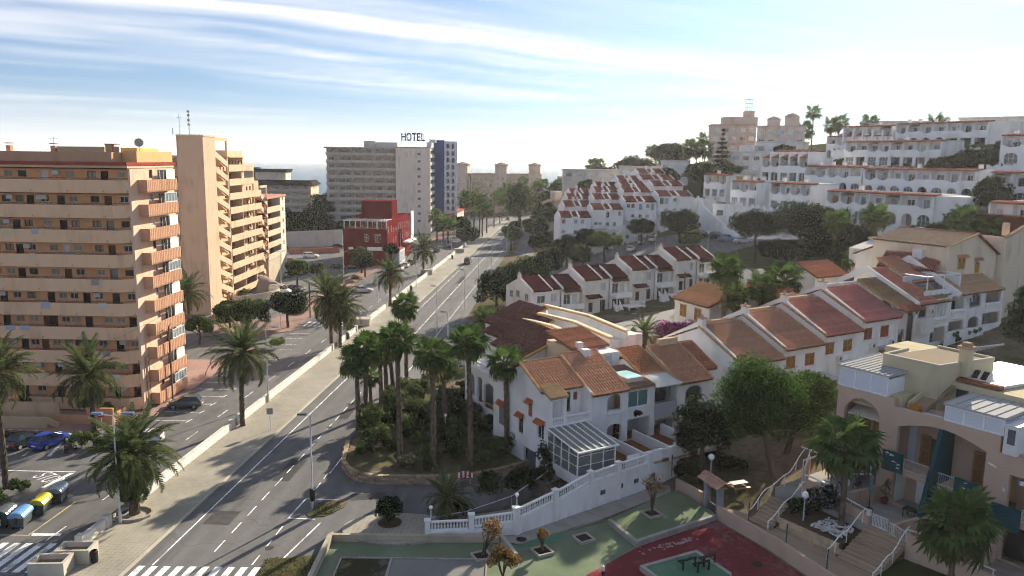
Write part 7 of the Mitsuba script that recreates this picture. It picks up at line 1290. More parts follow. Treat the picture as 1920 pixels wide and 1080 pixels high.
# ------------------------------------------------------------------ plants
def frond_mesh(seed, L=3.4, droop=1.0, c=(.075, .105, .04), n=17):
    """A feather palm frond along +x, bending down, leaflets on both sides."""
    r = rng(seed); m = MB(); s = np.linspace(0, 1, 9); ang = 0.15 - droop * 1.5 * s ** 1.4
    P = np.zeros((9, 3)); 
    for i in range(1, 9): P[i] = P[i - 1] + np.array([math.cos(ang[i]), 0, math.sin(ang[i])]) * L / 8
    m.tube(P, np.linspace(.05, .012, 9), (.17, .14, .06), 3, False); V, F, C = [], [], []
    for q in np.linspace(.14, .99, n):
        k = min(7, int(q * 8)); p = P[k] + (P[k + 1] - P[k]) * (q * 8 - k); t = P[k + 1] - P[k]; t /= np.linalg.norm(t); up = np.array([-t[2], 0, t[0]])
        ln = .62 * math.sin(PI * (.18 + .74 * q)) * (L / 3.4) * r.uniform(.85, 1.15)
        for sd in (-1, 1):
            d = t * .62 + np.array([0, sd * .75, 0]) + up * r.uniform(.05, .4) - np.array([0, 0, .25]); d /= np.linalg.norm(d); w = t * .075
            tip = p + d * ln - np.array([0, 0, .12 * ln]); b = len(V); V += [p - w, p + w, p + d * ln * .55 + w * .9, p + d * ln * .55 - w * .9, tip]
            F += [[b, b + 1, b + 2], [b, b + 2, b + 3], [b + 3, b + 2, b + 4]]; cc = np.array(c) * r.uniform(.65, 1.4); C += [cc] * 4 + [cc * [1.5, 1.25, .9]]
    m.V.append(np.array(V)); m.F.append(np.array(F) + m.n); m.C.append(np.array(C)); m.n += len(V); return m.shape('frondleaf')
def fan_mesh(seed, Rd=1.0, pet=.9, droop=.5, c=(.075, .12, .04), n=15):
    """A fan palm leaf along +x: stalk, then a pleated disc of blades with split drooping tips."""
    r = rng(seed); m = MB(); m.tube([(0, 0, 0), (pet * .5, 0, .05), (pet, 0, 0)], [.035, .028, .02], (.15, .16, .06), 3, False); V, F, C = [], [], []; o = np.array([pet, 0, 0])
    for i, a in enumerate(np.linspace(-2.2, 2.2, n)):
        d = np.array([math.cos(a), math.sin(a), -.12 - .1 * abs(a)]); d /= np.linalg.norm(d); s = np.cross(d, [0, 0, 1]); s /= np.linalg.norm(s); ln = Rd * (.78 + .22 * math.cos(a)) * r.uniform(.9, 1.1); w = ln * .13
        mid = o + d * ln * .6 + np.array([0, 0, .05 * (i % 2)]); tip = o + d * ln - np.array([0, 0, droop * ln * r.uniform(.5, 1.0)]) * .7
        b = len(V); V += [o, mid - s * w, mid + s * w, tip]; F += [[b, b + 1, b + 2], [b + 1, b + 3, b + 2]]; cc = np.array(c) * r.uniform(.7, 1.35); C += [cc, cc, cc, cc * [1.6, 1.3, .9]]
    m.V.append(np.array(V)); m.F.append(np.array(F) + m.n); m.C.append(np.array(C)); m.n += len(V); return m.shape('frondleaf')
FROND = [frond_mesh(i, 3.4, d, c) for i, (d, c) in enumerate([(.45, (.085, .115, .045)), (.7, (.075, .1, .038)), (.95, (.07, .09, .035)), (1.15, (.06, .08, .032)), (1.3, (.13, .1, .05))])]
FAN = [fan_mesh(20 + i, 1.0, .9, d, c) for i, (d, c) in enumerate([(.25, (.1, .16, .045)), (.5, (.085, .135, .042)), (.8, (.07, .11, .036)), (1.0, (.11, .1, .04))])]
def trunk_mesh(x, y, z, h, r0, r1, c, seed, lean=(0, 0), rings=1.0, flare=1.3):
    r = rng(seed); m = MB(); nz = max(6, int(h / .32 * rings)); n = 9; th = np.arange(n) * 2 * PI / n; V = []
    for i in range(nz + 1):
        t = i / nz; rr = (r0 + (r1 - r0) * t) * (1 + .12 * (i % 2)) * (1 + (flare - 1) * max(0, 1 - t * h / .8)); rr = rr * (1 + r.normal(0, .06, n)); b = t * t
        V.append(np.stack([x + lean[0] * b + rr * np.cos(th + .3 * i), y + lean[1] * b + rr * np.sin(th + .3 * i), np.full(n, z + h * t)], 1))
    f = [[i * n + j, i * n + (j + 1) % n, (i + 1) * n + (j + 1) % n, (i + 1) * n + j] for i in range(nz) for j in range(n)]
    V = np.vstack(V); m.add(V, f, (1, 1, 1)); m.C[-1] = np.asarray(c) * r.uniform(.6, 1.35, (len(V), 1)); return m
T4 = mi.ScalarTransform4f
def palm(kind, x, y, z, h, lab, n=None, size=1.0, seed=0, lean=(0, 0), group=None, r0=None, detail=True, low=0, name=None):
    k = thing(name or ('fan_palm' if kind == 'fan' else 'date_palm'), lab, 'palm tree', group); r = rng(seed + 1000)
    tc = (.14, .105, .075) if kind == 'fan' else (.1, .078, .058)
    part(k, 'trunk', trunk_mesh(x, y, z - .3, h + .3, r0 or (.3 if kind == 'fan' else .26), (r0 or .3) * (.8 if kind == 'fan' else .85), tc, seed, lean), 'rough', smooth=False)
    cx, cy, cz = x + lean[0], y + lean[1], z + h
    n = n or (34 if kind == 'fan' else 52)
    if kind == 'fan':
        m = MB()
        for i in range(int(46 * size)):
            a, q = r.uniform(0, 2 * PI), r.uniform(.2, 1.5) * size; d = np.array([math.cos(a), math.sin(a), 0]); s = np.array([-math.sin(a), math.cos(a), 0]) * .12; b = np.array([cx, cy, cz - q * .8]) + d * .25
            m.add([b - s, b + s, b + d * .35 * r.uniform(.5, 1.2) - [0, 0, .8 * size]], [[0, 1, 2]], np.array((.16, .115, .065)) * r.uniform(.6, 1.3))
        part(k, 'dead_skirt', m, 'leaf', 'skirt of dry brown leaves under the crown', 'stuff')
    src = FAN if kind == 'fan' else FROND; whole = None if detail else MB()
    for i in range(n):
        t = (i + .5) / n; az = i * 2.39996 + r.normal(0, .12)
        if kind == 'fan': el = math.radians(78 - 125 * t ** .85 + r.normal(0, 6)); v = min(3, int(t * 3.6)); off = .15
        else: el = math.radians(80 - (105 + 20 * low) * t ** .9 + r.normal(0, 5)); v = min(4, int(t * 4.2 + (r.random() < .25))); off = .12
        sc = size * r.uniform(.85, 1.12); M = T4().translate([cx + off * math.cos(az), cy + off * math.sin(az), cz - .25 * t]).rotate([0, 0, 1], math.degrees(az)).rotate([0, 1, 0], -math.degrees(el)).rotate([1, 0, 0], r.uniform(-25, 25)).scale(sc)
        part(k, 'frond', src[v], None, to_world=M)
    return k
def leaf_cloud(m, centre, rad, n, size, cols, seed, shell=.55, flat=1.0, nclump=None, zmin=None):
    """Leaf-sized faces in clumps through an uneven crown."""
    r = rng(seed); rad = np.array(rad, float); nc = nclump or max(7, int(10 + rad.mean() * 7))
    d = r.normal(size=(nc, 3)); d /= np.linalg.norm(d, axis=1, keepdims=True); d[:, 2] = np.where(d[:, 2] < -.35, -d[:, 2], d[:, 2])
    cen = d * r.uniform(shell * .7, 1.0, (nc, 1)) * rad * .82; cr = rad.mean() * r.uniform(.16, .46, nc)
    w = cr ** 2; idx = r.choice(nc, n, p=w / w.sum()); q = r.normal(size=(n, 3)); q /= np.linalg.norm(q, axis=1, keepdims=True); q[:, 2] *= flat
    p = cen[idx] + q * (cr[idx] * r.uniform(.45, 1.08, n) ** .6)[:, None]
    nn = q + r.normal(0, .55, (n, 3)); nn /= np.linalg.norm(nn, axis=1, keepdims=True); a = np.cross(nn, r.normal(size=(n, 3))); a /= np.linalg.norm(a, axis=1, keepdims=True); b = np.cross(nn, a); s = size * r.uniform(.6, 1.35, n)[:, None]
    V = np.stack([p - a * s, p - b * s * .55, p + a * s, p + b * s * .55], 1) + np.asarray(centre); cols = np.asarray(cols, float)
    cc = cols[r.integers(0, len(cols), n)] * r.uniform(.7, 1.35, (n, 1)) * (r.uniform(.65, 1.45, nc)[idx])[:, None]
    keep = np.ones(n, bool) if zmin is None else V[:, :, 2].min(1) > zmin
    V, cc = V[keep], cc[keep]; n = len(V); m.add(V.reshape(-1, 3), np.arange(4 * n).reshape(n, 4), (1, 1, 1)); m.C[-1] = np.repeat(np.clip(cc, 0, .9), 4, 0); return m
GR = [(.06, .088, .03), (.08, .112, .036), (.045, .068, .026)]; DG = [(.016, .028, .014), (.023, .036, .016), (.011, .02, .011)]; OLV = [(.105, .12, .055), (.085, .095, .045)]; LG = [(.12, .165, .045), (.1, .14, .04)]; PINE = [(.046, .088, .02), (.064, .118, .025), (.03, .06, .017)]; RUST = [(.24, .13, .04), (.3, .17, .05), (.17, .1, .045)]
def tree(lab, x, y, z, h, rad, cols, seed, name='tree', group=None, n=5200, size=.17, trunk=True, bark=(.09, .07, .05), clear=.35, flat=.9, cat='tree', lean=(0, 0), nclump=None):
    k = thing(name, lab, cat, group); rz = (h * (1 - clear)) / 2; cz = z + h - rz; r = rng(seed)
    if trunk:
        m = MB(); b = np.array([x, y, z - .3]); top = np.array([x + lean[0], y + lean[1], cz + rz * .2]); tr = .07 + h * .022; m.tube([b, b * .5 + top * .5 + [r.normal(0, .12), r.normal(0, .12), 0], top], [tr * 1.3, tr, tr * .5], bark, 7)
        for i in range(6): a = r.uniform(0, 2 * PI); s = b + (top - b) * r.uniform(.5, .95); e = np.array([x + lean[0], y + lean[1], cz]) + np.array([math.cos(a) * rad * .6, math.sin(a) * rad * .6, r.uniform(-.2, .6) * rz]); m.tube([s, (s + e) / 2 + [0, 0, -.2], e], [tr * .5, tr * .35, tr * .12], bark, 5)
        part(k, 'trunk', m, 'rough')
    m = MB(); leaf_cloud(m, (x + lean[0], y + lean[1], cz), (rad, rad, rz), n, size, cols, seed, flat=flat, zmin=z + .05, nclump=nclump); part(k, 'crown', m, 'leaf'); return k
# the palm garden on its island
GI = [(-16.2, 73.3), (-15.4, 71.7), (-14.0, 70.2), (-12.4, 69.75), (-8.7, 69.7), (-6.0, 69.9), (-3.1, 70.6), (-.9, 71.8), (1.6, 73.7), (.2, 78), (-1.4, 84), (-3.4, 92), (-5.5, 102), (-6.6, 110), (-11, 101), (-15.2, 94), (-16.8, 84)]
sheet('garden_soil', Polygon(GI), .72, 'soil', 'dark earth of the palm garden', t=.9)
k = thing('stone_wall', 'low curved rubble stone wall edging the palm garden', 'wall'); rr = rng(5); pts = np.array([(-16.9, 79)] + GI[:9] + [(1.9, 74.2)])
m = MB(); sl = np.r_[0, np.cumsum(np.linalg.norm(np.diff(pts, axis=0), axis=1))]; 
for c in range(4):
    s = rr.uniform(0, .3)
    while s < sl[-1] - .4:
        w = rr.uniform(.28, .6); i = min(len(pts) - 2, int(np.searchsorted(sl, s + w / 2) - 1)); t = (s + w / 2 - sl[i]) / (sl[i + 1] - sl[i]); q = pts[i] * (1 - t) + pts[i + 1] * t; d = pts[i + 1] - pts[i]; a = math.degrees(math.atan2(d[1], d[0]))
        F = Fr(q[0], q[1], .02 + c * .22, a); pr = rr.uniform(0, .09); m.fr = F; m.box(-w / 2, w / 2 - .02, -.22 - pr, .15, 0, .205, np.array((.36, .27, .185)) * rr.uniform(.65, 1.3)); s += w
part(k, 'stones', m, 'plaster', 'brown rubble stones', 'stuff')
WP = [(-16.75, 83.45, 7.6, 'fan palm at the left front of the clump beside the avenue'), (-16.1, 84.36, 8.8, 'tall fan palm just behind the front left one of the clump'), (-15.61, 85.29, 5.4, 'short fan palm in the middle of the avenue clump'), (-15.6, 91.78, 7.2, 'thick fan palm in the rear of the avenue clump'), (-15.13, 92.86, 6.6, 'slender fan palm rear middle of the avenue clump'), (-14.42, 93.76, 7.0, 'leaning fan palm on the right of the avenue clump'),
      (-10.69, 73.1, 12.4, 'very tall fan palm standing by itself near the stone wall, left of three'), (-13.82, 101.1, 10.4, 'tall fan palm highest in the picture behind the clump'), (-7.27, 71.61, 11.4, 'tall fan palm in the middle of three along the stone wall'), (-7.3, 84, 7.4, 'fan palm half hidden behind the middle one by the stone wall'), (-3.76, 71.72, 12.6, 'very tall fan palm with dark trunk right of three along the stone wall'), (-.33, 76.3, 9.4, 'fan palm standing against the end house gable')]
for i, (x, y, h, lab) in enumerate(WP):
    z = .7; palm('fan', x, y, z, h, lab, 32 if h > 6 else 20, 1.12 if h > 6 else .75, i, (R.uniform(-.3, .3), R.uniform(-.2, .2)) if i != 5 else (-.7, 0), 'fan palms of the garden', .27 if h > 6 else .2)
palm('fan', -2.9, 112, 0, 3.2, 'low bushy fan palm behind the garden near the terrace', 26, 1.2, 31); palm('fan', -4.1, 131.5, 0, 3.2, 'low fan palm standing on the apron by the avenue', 28, 1.4, 32)
DPs = [(-45.67, 67.71, 11.0, 1.15, 'tall date palm at the left edge with pale dry fronds', 0), (-45.01, 81.8, 6.7, 1.25, 'date palm in front of the orange block', .3), (-31.6, 62.66, 5.4, 1.25, 'huge drooping date palm at the promenade wall near the zebra crossing', .9), (-30.06, 84.96, 8.6, 1.3, 'date palm on the promenade wall beside a lamp post', .5), (-28.6, 122.4, 8.2, 1.5, 'left trunk of the twin date palms on the promenade', .4), (-27.3, 122.8, 6.6, 1.3, 'right trunk of the twin date palms on the promenade', .9), (-24.8, 158.56, 7.0, 1.25, 'date palm farther along the promenade wall', .5), (-23.18, 204.11, 6.6, 1.5, 'date palm in a concrete planter before the red building', .5)]
for i, (x, y, h, s, lab, low) in enumerate(DPs):
    palm('date', x, y, 0, h, lab, 84 if low > .8 else 54, s, 40 + i, (R.uniform(-.3, .3), 0), 'date palms along the promenade', .4 if i == 2 else .27, low=low)
m = MB(); 
for t in np.linspace(0, 2 * PI, 14)[:-1]: m.fr = Fr(-31.6 + 1.5 * math.cos(t), 62.4 + 1.3 * math.sin(t), 0, math.degrees(t) + 90); m.box(-.34, .34, -.1, .1, .1, .32, (.42, .36, .27))
one('palm_ring', 'ring of kerb stones round the huge drooping date palm', 'kerb ring', m, 'plaster', kind=None)
tree('dark green ivy and suckers round the foot of the huge drooping palm', -31.7, 62.9, .1, 3.4, 1.6, GR + DG, 71, 'palm_suckers', n=1500, size=.2, trunk=False, clear=0, cat='shrub')
for x, y, z, h, s, lab in ((26.4, 96.5, 5, 12.0, 1.3, 'tall fan palm between the second row and the bungalows'), (28.2, 98.5, 5, 8.4, 1.1, 'shorter fan palm close behind the tall one by the bungalows'), (33.0, 103, 6, 8.0, 1.3, 'fan palm over the bungalow roofs, left of two'), (37.8, 108, 7, 7.3, 1.55, 'broad fan palm over the bungalow roofs, right of two'), (61.3, 150, 10, 9.2, 1.5, 'tall fan palm in front of the big dark pines'), (65.3, 142, 10, 10.7, 1.6, 'tallest fan palm below the arched terraces'), (56.3, 128, 11, 3.4, 1.5, 'low broad fan palm beside the cream house'), (71.4, 125, 14, 7.5, 1.5, 'fan palm left of two at the upper right'), (74.0, 122, 14, 6.2, 1.3, 'fan palm right of two at the upper right')):
    palm('fan', x, y, z, h, lab, 30, s, int(x * 10), group='fan palms among the houses')
q = FD([-1.3, -5.6, 0]); palm('fan', 26.1, 58.3, 1.6, 7.2, 'fan palm in the planting bed before the pink apartments', 36, 1.45, 91, (-.2, -.2), 'fan palms before the pink apartments', .24); palm('fan', 30.4, 50.4, .8, 5.2, 'fan palm with yellowing leaves at the lower right edge', 34, 1.55, 92, (0, 0), 'fan palms before the pink apartments', .2)
palm('date', 17.3, 100, 5.2, 3.0, 'small date palm beside the bougainvillea', 34, .85, 93); palm('fan', 14.7, 97, 5.5, 2.6, 'two little tufted palms beside the narrow roofs', 16, .8, 94); palm('date', -5.2, 62.2, .2, 2.0, 'young date palm behind the white balustrade wall', 34, .8, 95, low=.2, r0=.35)
palm('date', -57.6, 138.2, 0, 6.0, 'date palm at the corner behind the orange block', 44, 1.3, 96, low=.4)
for x, y, z, h, s, lab in ((103.8, 280, 34, 13.5, 1.7, 'tall thin palm on the hill crest against the sky'), (97.3, 270, 33, 8, 2.2, 'bushy palm beside the domed turret block'), (108.3, 275, 34, 9, 1.9, 'crest palm left of a close pair'), (111, 275, 34, 10, 1.9, 'crest palm right of a close pair'), (61.7, 280, 20, 15, 2.0, 'tall palm left of three below the pinkish block'), (64.4, 282, 20, 14.5, 2.0, 'tall palm in the middle of three below the pinkish block'), (66.8, 280, 20, 14.5, 2.1, 'tall palm right of three below the pinkish block'), (77.8, 330, 27, 12.5, 1.6, 'slim palm behind the three below the pinkish block'), (69, 400, 22, 13, 2.2, 'far palm on the pine hill, left'), (77.8, 410, 22, 14, 2.2, 'far palm on the pine hill, right'), (39, 395, 14, 14, 2.4, 'far palm left of the pine hill, first of two'), (43, 398, 14, 14, 2.4, 'far palm left of the pine hill, second of two'), (135, 258, 36, 6.5, 2.4, 'wide palm on the crest above the topmost terrace'), (116, 262, 38, 5, 2.0, 'low palm on the crest left of the pale house')):
    palm('fan', x, y, z, h, lab, 20, s, int(x * 7), group='palms on the skyline', r0=.24)
AVP = [(-12.9, 306.8, 15), (-11.9, 308, 13), (-10.7, 323.9, 10), (-24.6, 279.3, 8), (-8.4, 350.9, 14), (-6.2, 372, 12), (-5.4, 387.7, 14), (-3.4, 420.8, 15), (-14.5, 296, 10), (12.0, 400, 17), (15.0, 405, 18), (-20, 330, 14), (-17, 345, 15), (-22.5, 274, 8), (-27.5, 286, 9), (-13, 336, 12), (-4.5, 404, 13)]
for i, (x, y, h) in enumerate(AVP):
    palm('fan' if i % 4 else 'date', x, y, 0, h, ['tall', 'slender', 'short', 'low'][0 if h > 12 else 1 if h > 10 else 2 if h > 8 else 3] + f' palm along the far avenue, {["nearest", "second", "third", "fourth", "fifth", "sixth", "seventh", "eighth", "ninth", "tenth", "eleventh", "twelfth", "thirteenth", "fourteenth", "fifteenth", "sixteenth", "farthest"][sorted(AVP, key=lambda a: a[1]).index(AVP[i])]} from the camera', 22, 2.0 if i % 4 else 1.2, 200 + i, group='palms of the far avenue', r0=.28)
# trees
q1 = dict(group='pines by the pink apartments', name='pine_tree', bark=(.13, .1, .075))
k = thing('pine_tree', 'big green pine with a bare leaning trunk in front of the shuttered houses', 'tree', 'pines by the pink apartments')
m = MB(); m.tube([(24.6, 69.3, .3), (24.2, 69.9, 2.6), (23.6, 70.4, 5.4), (23.4, 70.8, 9)], [.3, .25, .2, .1], (.15, .12, .09), 8)
for i in range(14): rr = random.Random(i); a = rr.uniform(0, 6.28); z0 = rr.uniform(4.2, 8); m.tube([(23.8, 70.2, z0), (23.6 + math.cos(a) * 1.6, 70.5 + math.sin(a) * 1.6, z0 + .4), (23.5 + math.cos(a) * 3.6, 70.6 + math.sin(a) * 3.4, z0 + 1.2)], [.1, .07, .03], (.12, .095, .07), 5)
part(k, 'trunk', m, 'rough'); m = MB(); leaf_cloud(m, (23.4, 70.8, 8.3), (5.0, 4.6, 3.9), 30000, .115, PINE, 301, .4, nclump=70); leaf_cloud(m, (26.4, 71, 6.2), (3.8, 3.2, 2.4), 12000, .115, PINE, 302, .4, nclump=30); leaf_cloud(m, (21.6, 69.8, 6.0), (3.2, 2.6, 2.0), 7000, .14, PINE, 309, .4, nclump=24); part(k, 'crown', m, 'leaf')
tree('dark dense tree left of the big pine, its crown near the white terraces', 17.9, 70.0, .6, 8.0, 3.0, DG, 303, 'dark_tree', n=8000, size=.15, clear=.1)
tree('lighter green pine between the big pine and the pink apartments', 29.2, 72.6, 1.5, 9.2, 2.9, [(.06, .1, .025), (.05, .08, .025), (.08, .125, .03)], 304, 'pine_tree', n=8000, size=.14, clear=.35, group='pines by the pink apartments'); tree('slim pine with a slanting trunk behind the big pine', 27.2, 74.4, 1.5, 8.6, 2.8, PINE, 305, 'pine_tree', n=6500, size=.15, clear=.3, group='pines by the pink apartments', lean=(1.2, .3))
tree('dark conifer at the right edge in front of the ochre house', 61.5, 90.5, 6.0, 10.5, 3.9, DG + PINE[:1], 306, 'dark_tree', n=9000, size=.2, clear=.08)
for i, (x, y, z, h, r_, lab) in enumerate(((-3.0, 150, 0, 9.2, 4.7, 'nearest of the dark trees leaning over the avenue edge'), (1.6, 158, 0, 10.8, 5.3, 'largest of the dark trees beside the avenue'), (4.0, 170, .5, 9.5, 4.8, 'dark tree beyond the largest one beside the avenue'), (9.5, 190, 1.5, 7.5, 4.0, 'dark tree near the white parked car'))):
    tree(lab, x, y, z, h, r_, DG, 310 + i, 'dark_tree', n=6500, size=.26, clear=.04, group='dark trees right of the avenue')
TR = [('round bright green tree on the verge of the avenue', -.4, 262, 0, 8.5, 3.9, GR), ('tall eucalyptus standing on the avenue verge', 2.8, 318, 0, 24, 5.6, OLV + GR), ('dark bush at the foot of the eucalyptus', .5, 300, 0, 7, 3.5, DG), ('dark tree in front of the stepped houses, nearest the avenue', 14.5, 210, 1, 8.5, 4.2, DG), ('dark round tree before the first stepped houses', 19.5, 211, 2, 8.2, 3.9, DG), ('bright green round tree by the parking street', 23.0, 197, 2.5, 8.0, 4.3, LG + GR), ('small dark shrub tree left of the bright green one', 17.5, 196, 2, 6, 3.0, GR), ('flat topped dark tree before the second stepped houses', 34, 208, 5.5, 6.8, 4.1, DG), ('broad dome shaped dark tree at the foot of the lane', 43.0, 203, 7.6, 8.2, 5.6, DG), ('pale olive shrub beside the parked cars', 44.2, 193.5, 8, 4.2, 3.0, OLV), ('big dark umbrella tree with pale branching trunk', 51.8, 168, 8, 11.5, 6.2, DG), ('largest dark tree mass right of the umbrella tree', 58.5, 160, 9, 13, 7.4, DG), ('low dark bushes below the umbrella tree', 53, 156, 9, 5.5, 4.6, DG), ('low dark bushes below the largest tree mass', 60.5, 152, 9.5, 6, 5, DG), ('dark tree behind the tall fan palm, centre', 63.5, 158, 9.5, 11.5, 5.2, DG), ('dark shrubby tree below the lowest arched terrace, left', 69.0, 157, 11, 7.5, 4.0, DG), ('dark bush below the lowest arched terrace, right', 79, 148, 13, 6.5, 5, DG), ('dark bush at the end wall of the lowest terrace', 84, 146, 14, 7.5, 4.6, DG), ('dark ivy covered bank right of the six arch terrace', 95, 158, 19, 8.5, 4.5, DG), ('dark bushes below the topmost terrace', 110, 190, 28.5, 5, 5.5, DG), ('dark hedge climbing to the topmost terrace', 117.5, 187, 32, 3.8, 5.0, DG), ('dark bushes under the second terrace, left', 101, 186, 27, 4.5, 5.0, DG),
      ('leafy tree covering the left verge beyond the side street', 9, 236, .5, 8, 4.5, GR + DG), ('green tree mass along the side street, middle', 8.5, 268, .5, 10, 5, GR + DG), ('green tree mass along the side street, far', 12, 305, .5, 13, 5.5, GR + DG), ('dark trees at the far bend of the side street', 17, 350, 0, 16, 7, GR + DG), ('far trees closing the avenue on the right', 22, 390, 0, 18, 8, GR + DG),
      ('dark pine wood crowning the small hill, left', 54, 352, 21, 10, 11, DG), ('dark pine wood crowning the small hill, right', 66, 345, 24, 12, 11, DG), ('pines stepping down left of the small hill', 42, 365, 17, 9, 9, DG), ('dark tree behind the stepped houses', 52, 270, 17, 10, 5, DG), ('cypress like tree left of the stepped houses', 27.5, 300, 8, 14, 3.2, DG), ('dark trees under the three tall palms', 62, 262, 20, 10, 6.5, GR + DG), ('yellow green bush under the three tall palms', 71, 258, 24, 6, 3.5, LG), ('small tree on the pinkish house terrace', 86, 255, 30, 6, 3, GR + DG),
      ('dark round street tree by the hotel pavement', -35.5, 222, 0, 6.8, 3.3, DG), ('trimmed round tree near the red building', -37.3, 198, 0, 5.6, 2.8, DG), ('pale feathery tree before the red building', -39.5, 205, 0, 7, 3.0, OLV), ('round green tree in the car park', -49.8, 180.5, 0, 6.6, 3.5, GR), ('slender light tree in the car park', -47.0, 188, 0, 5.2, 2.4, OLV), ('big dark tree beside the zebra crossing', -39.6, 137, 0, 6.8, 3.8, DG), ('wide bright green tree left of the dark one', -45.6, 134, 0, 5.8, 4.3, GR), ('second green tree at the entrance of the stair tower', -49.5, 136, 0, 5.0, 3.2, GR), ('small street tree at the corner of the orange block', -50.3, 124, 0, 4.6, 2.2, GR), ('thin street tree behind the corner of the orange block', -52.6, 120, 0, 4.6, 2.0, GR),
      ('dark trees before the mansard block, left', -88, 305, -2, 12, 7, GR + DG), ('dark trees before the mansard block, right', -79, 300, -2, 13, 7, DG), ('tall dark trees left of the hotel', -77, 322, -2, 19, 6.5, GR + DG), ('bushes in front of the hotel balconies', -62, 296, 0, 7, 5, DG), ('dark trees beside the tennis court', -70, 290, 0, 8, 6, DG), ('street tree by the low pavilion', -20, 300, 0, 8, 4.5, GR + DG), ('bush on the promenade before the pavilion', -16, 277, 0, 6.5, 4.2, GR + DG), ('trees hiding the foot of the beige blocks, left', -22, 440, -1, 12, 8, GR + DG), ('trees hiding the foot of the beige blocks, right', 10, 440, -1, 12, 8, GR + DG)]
for i, (lab, x, y, z, h, r_, c) in enumerate(TR):
    z = max(z, float(hgt(x, y)) - .1) if x > -6 else z; s = max(.16, .0015 * math.hypot(x, y)); tree(lab, x, y, z, h, r_, c, 400 + i, n=int(min(9000, 1500 + 420 * r_ * h / max(.6, s * 4))), size=s, clear=.3 if 'round' in lab or 'slender' in lab or 'umbrella' in lab or 'flat' in lab or 'street' in lab else .04, flat=.8, group=None)
k = thing('fir_tree', 'tall tiered fir tree below the pinkish block on the hill', 'tree'); m = MB(); m.tube([(66.3, 255, 22), (66.3, 255, 41)], [.4, .06], (.1, .08, .06), 6); part(k, 'trunk', m, 'rough'); m = MB()
for i in range(11): z = 26 + 1.4 * i; r_ = 4.4 * (1 - i / 11.5); leaf_cloud(m, (66.3, 255, z), (r_, r_, .5), int(150 + 130 * r_), .3, DG, 500 + i, .2, .5)
part(k, 'crown', m, 'leaf')
k = thing('bougainvillea', 'bright magenta bougainvillea over a wall beside the bungalow', 'shrub'); m = MB(); leaf_cloud(m, (21.3, 100.5, 8.0), (4.6, 2.0, 1.5), 3600, .13, [(.3, .03, .2), (.22, .02, .15), (.38, .05, .26), (.05, .08, .03)], 520); part(k, 'crown', m, 'leaf'); m = MB(); m.box(16, 26, 101.5, 101.8, 3, 7.4, (.66, .6, .5)); one('yard_wall', 'cream yard wall behind the bougainvillea', 'wall', m, 'plaster')
# shrubs of the palm garden
rr = rng(77); cells = {}; GP = Polygon(GI).buffer(-.9); made = 0; SH = []
while len(SH) < 72:
    x, y = rr.uniform(-16.5, 1.5), rr.uniform(70.5, 108)
    if GP.contains(shapely.Point(x, y)) and (y < 92 or rr.random() < .5) and all((x - a) ** 2 + (y - b) ** 2 > 1.5 for a, b in SH): SH.append((x, y))
KIND = [('dark green', DG + GR[:1]), ('mid green', GR), ('olive', OLV + GR), ('light green', LG + OLV), ('greyish', [(.12, .13, .09), (.09, .1, .06)])]
SH.sort(key=lambda s: (round(s[1] / 4), s[0])); rowc = {}
ORD = 'first second third fourth fifth sixth seventh eighth ninth tenth eleventh twelfth thirteenth fourteenth fifteenth sixteenth'.split()
rows_ = sorted({round(s[1] / 4) for s in SH})
for i, (x, y) in enumerate(SH):
    ro = rows_.index(round(y / 4)); j = rowc[ro] = rowc.get(ro, -1) + 1; kn, c = KIND[int(rr.integers(0, 5))] if x > -14 else KIND[int(rr.integers(1, 4))]
    h = rr.uniform(1.0, 2.6) * (1.1 if x < -10 else 1); sz = 'low' if h < 1.5 else 'tall' if h > 2.2 else 'middling'
    tree(f'{sz} {kn} garden shrub, {ORD[j]} from left, {ORD[ro]} row from the wall', x, y, .65, h, h * rr.uniform(.55, .85), c, 600 + i, 'shrub', 'shrubs of the palm garden', n=int(420 + 330 * h), size=.13, trunk=False, clear=0, cat='shrub')
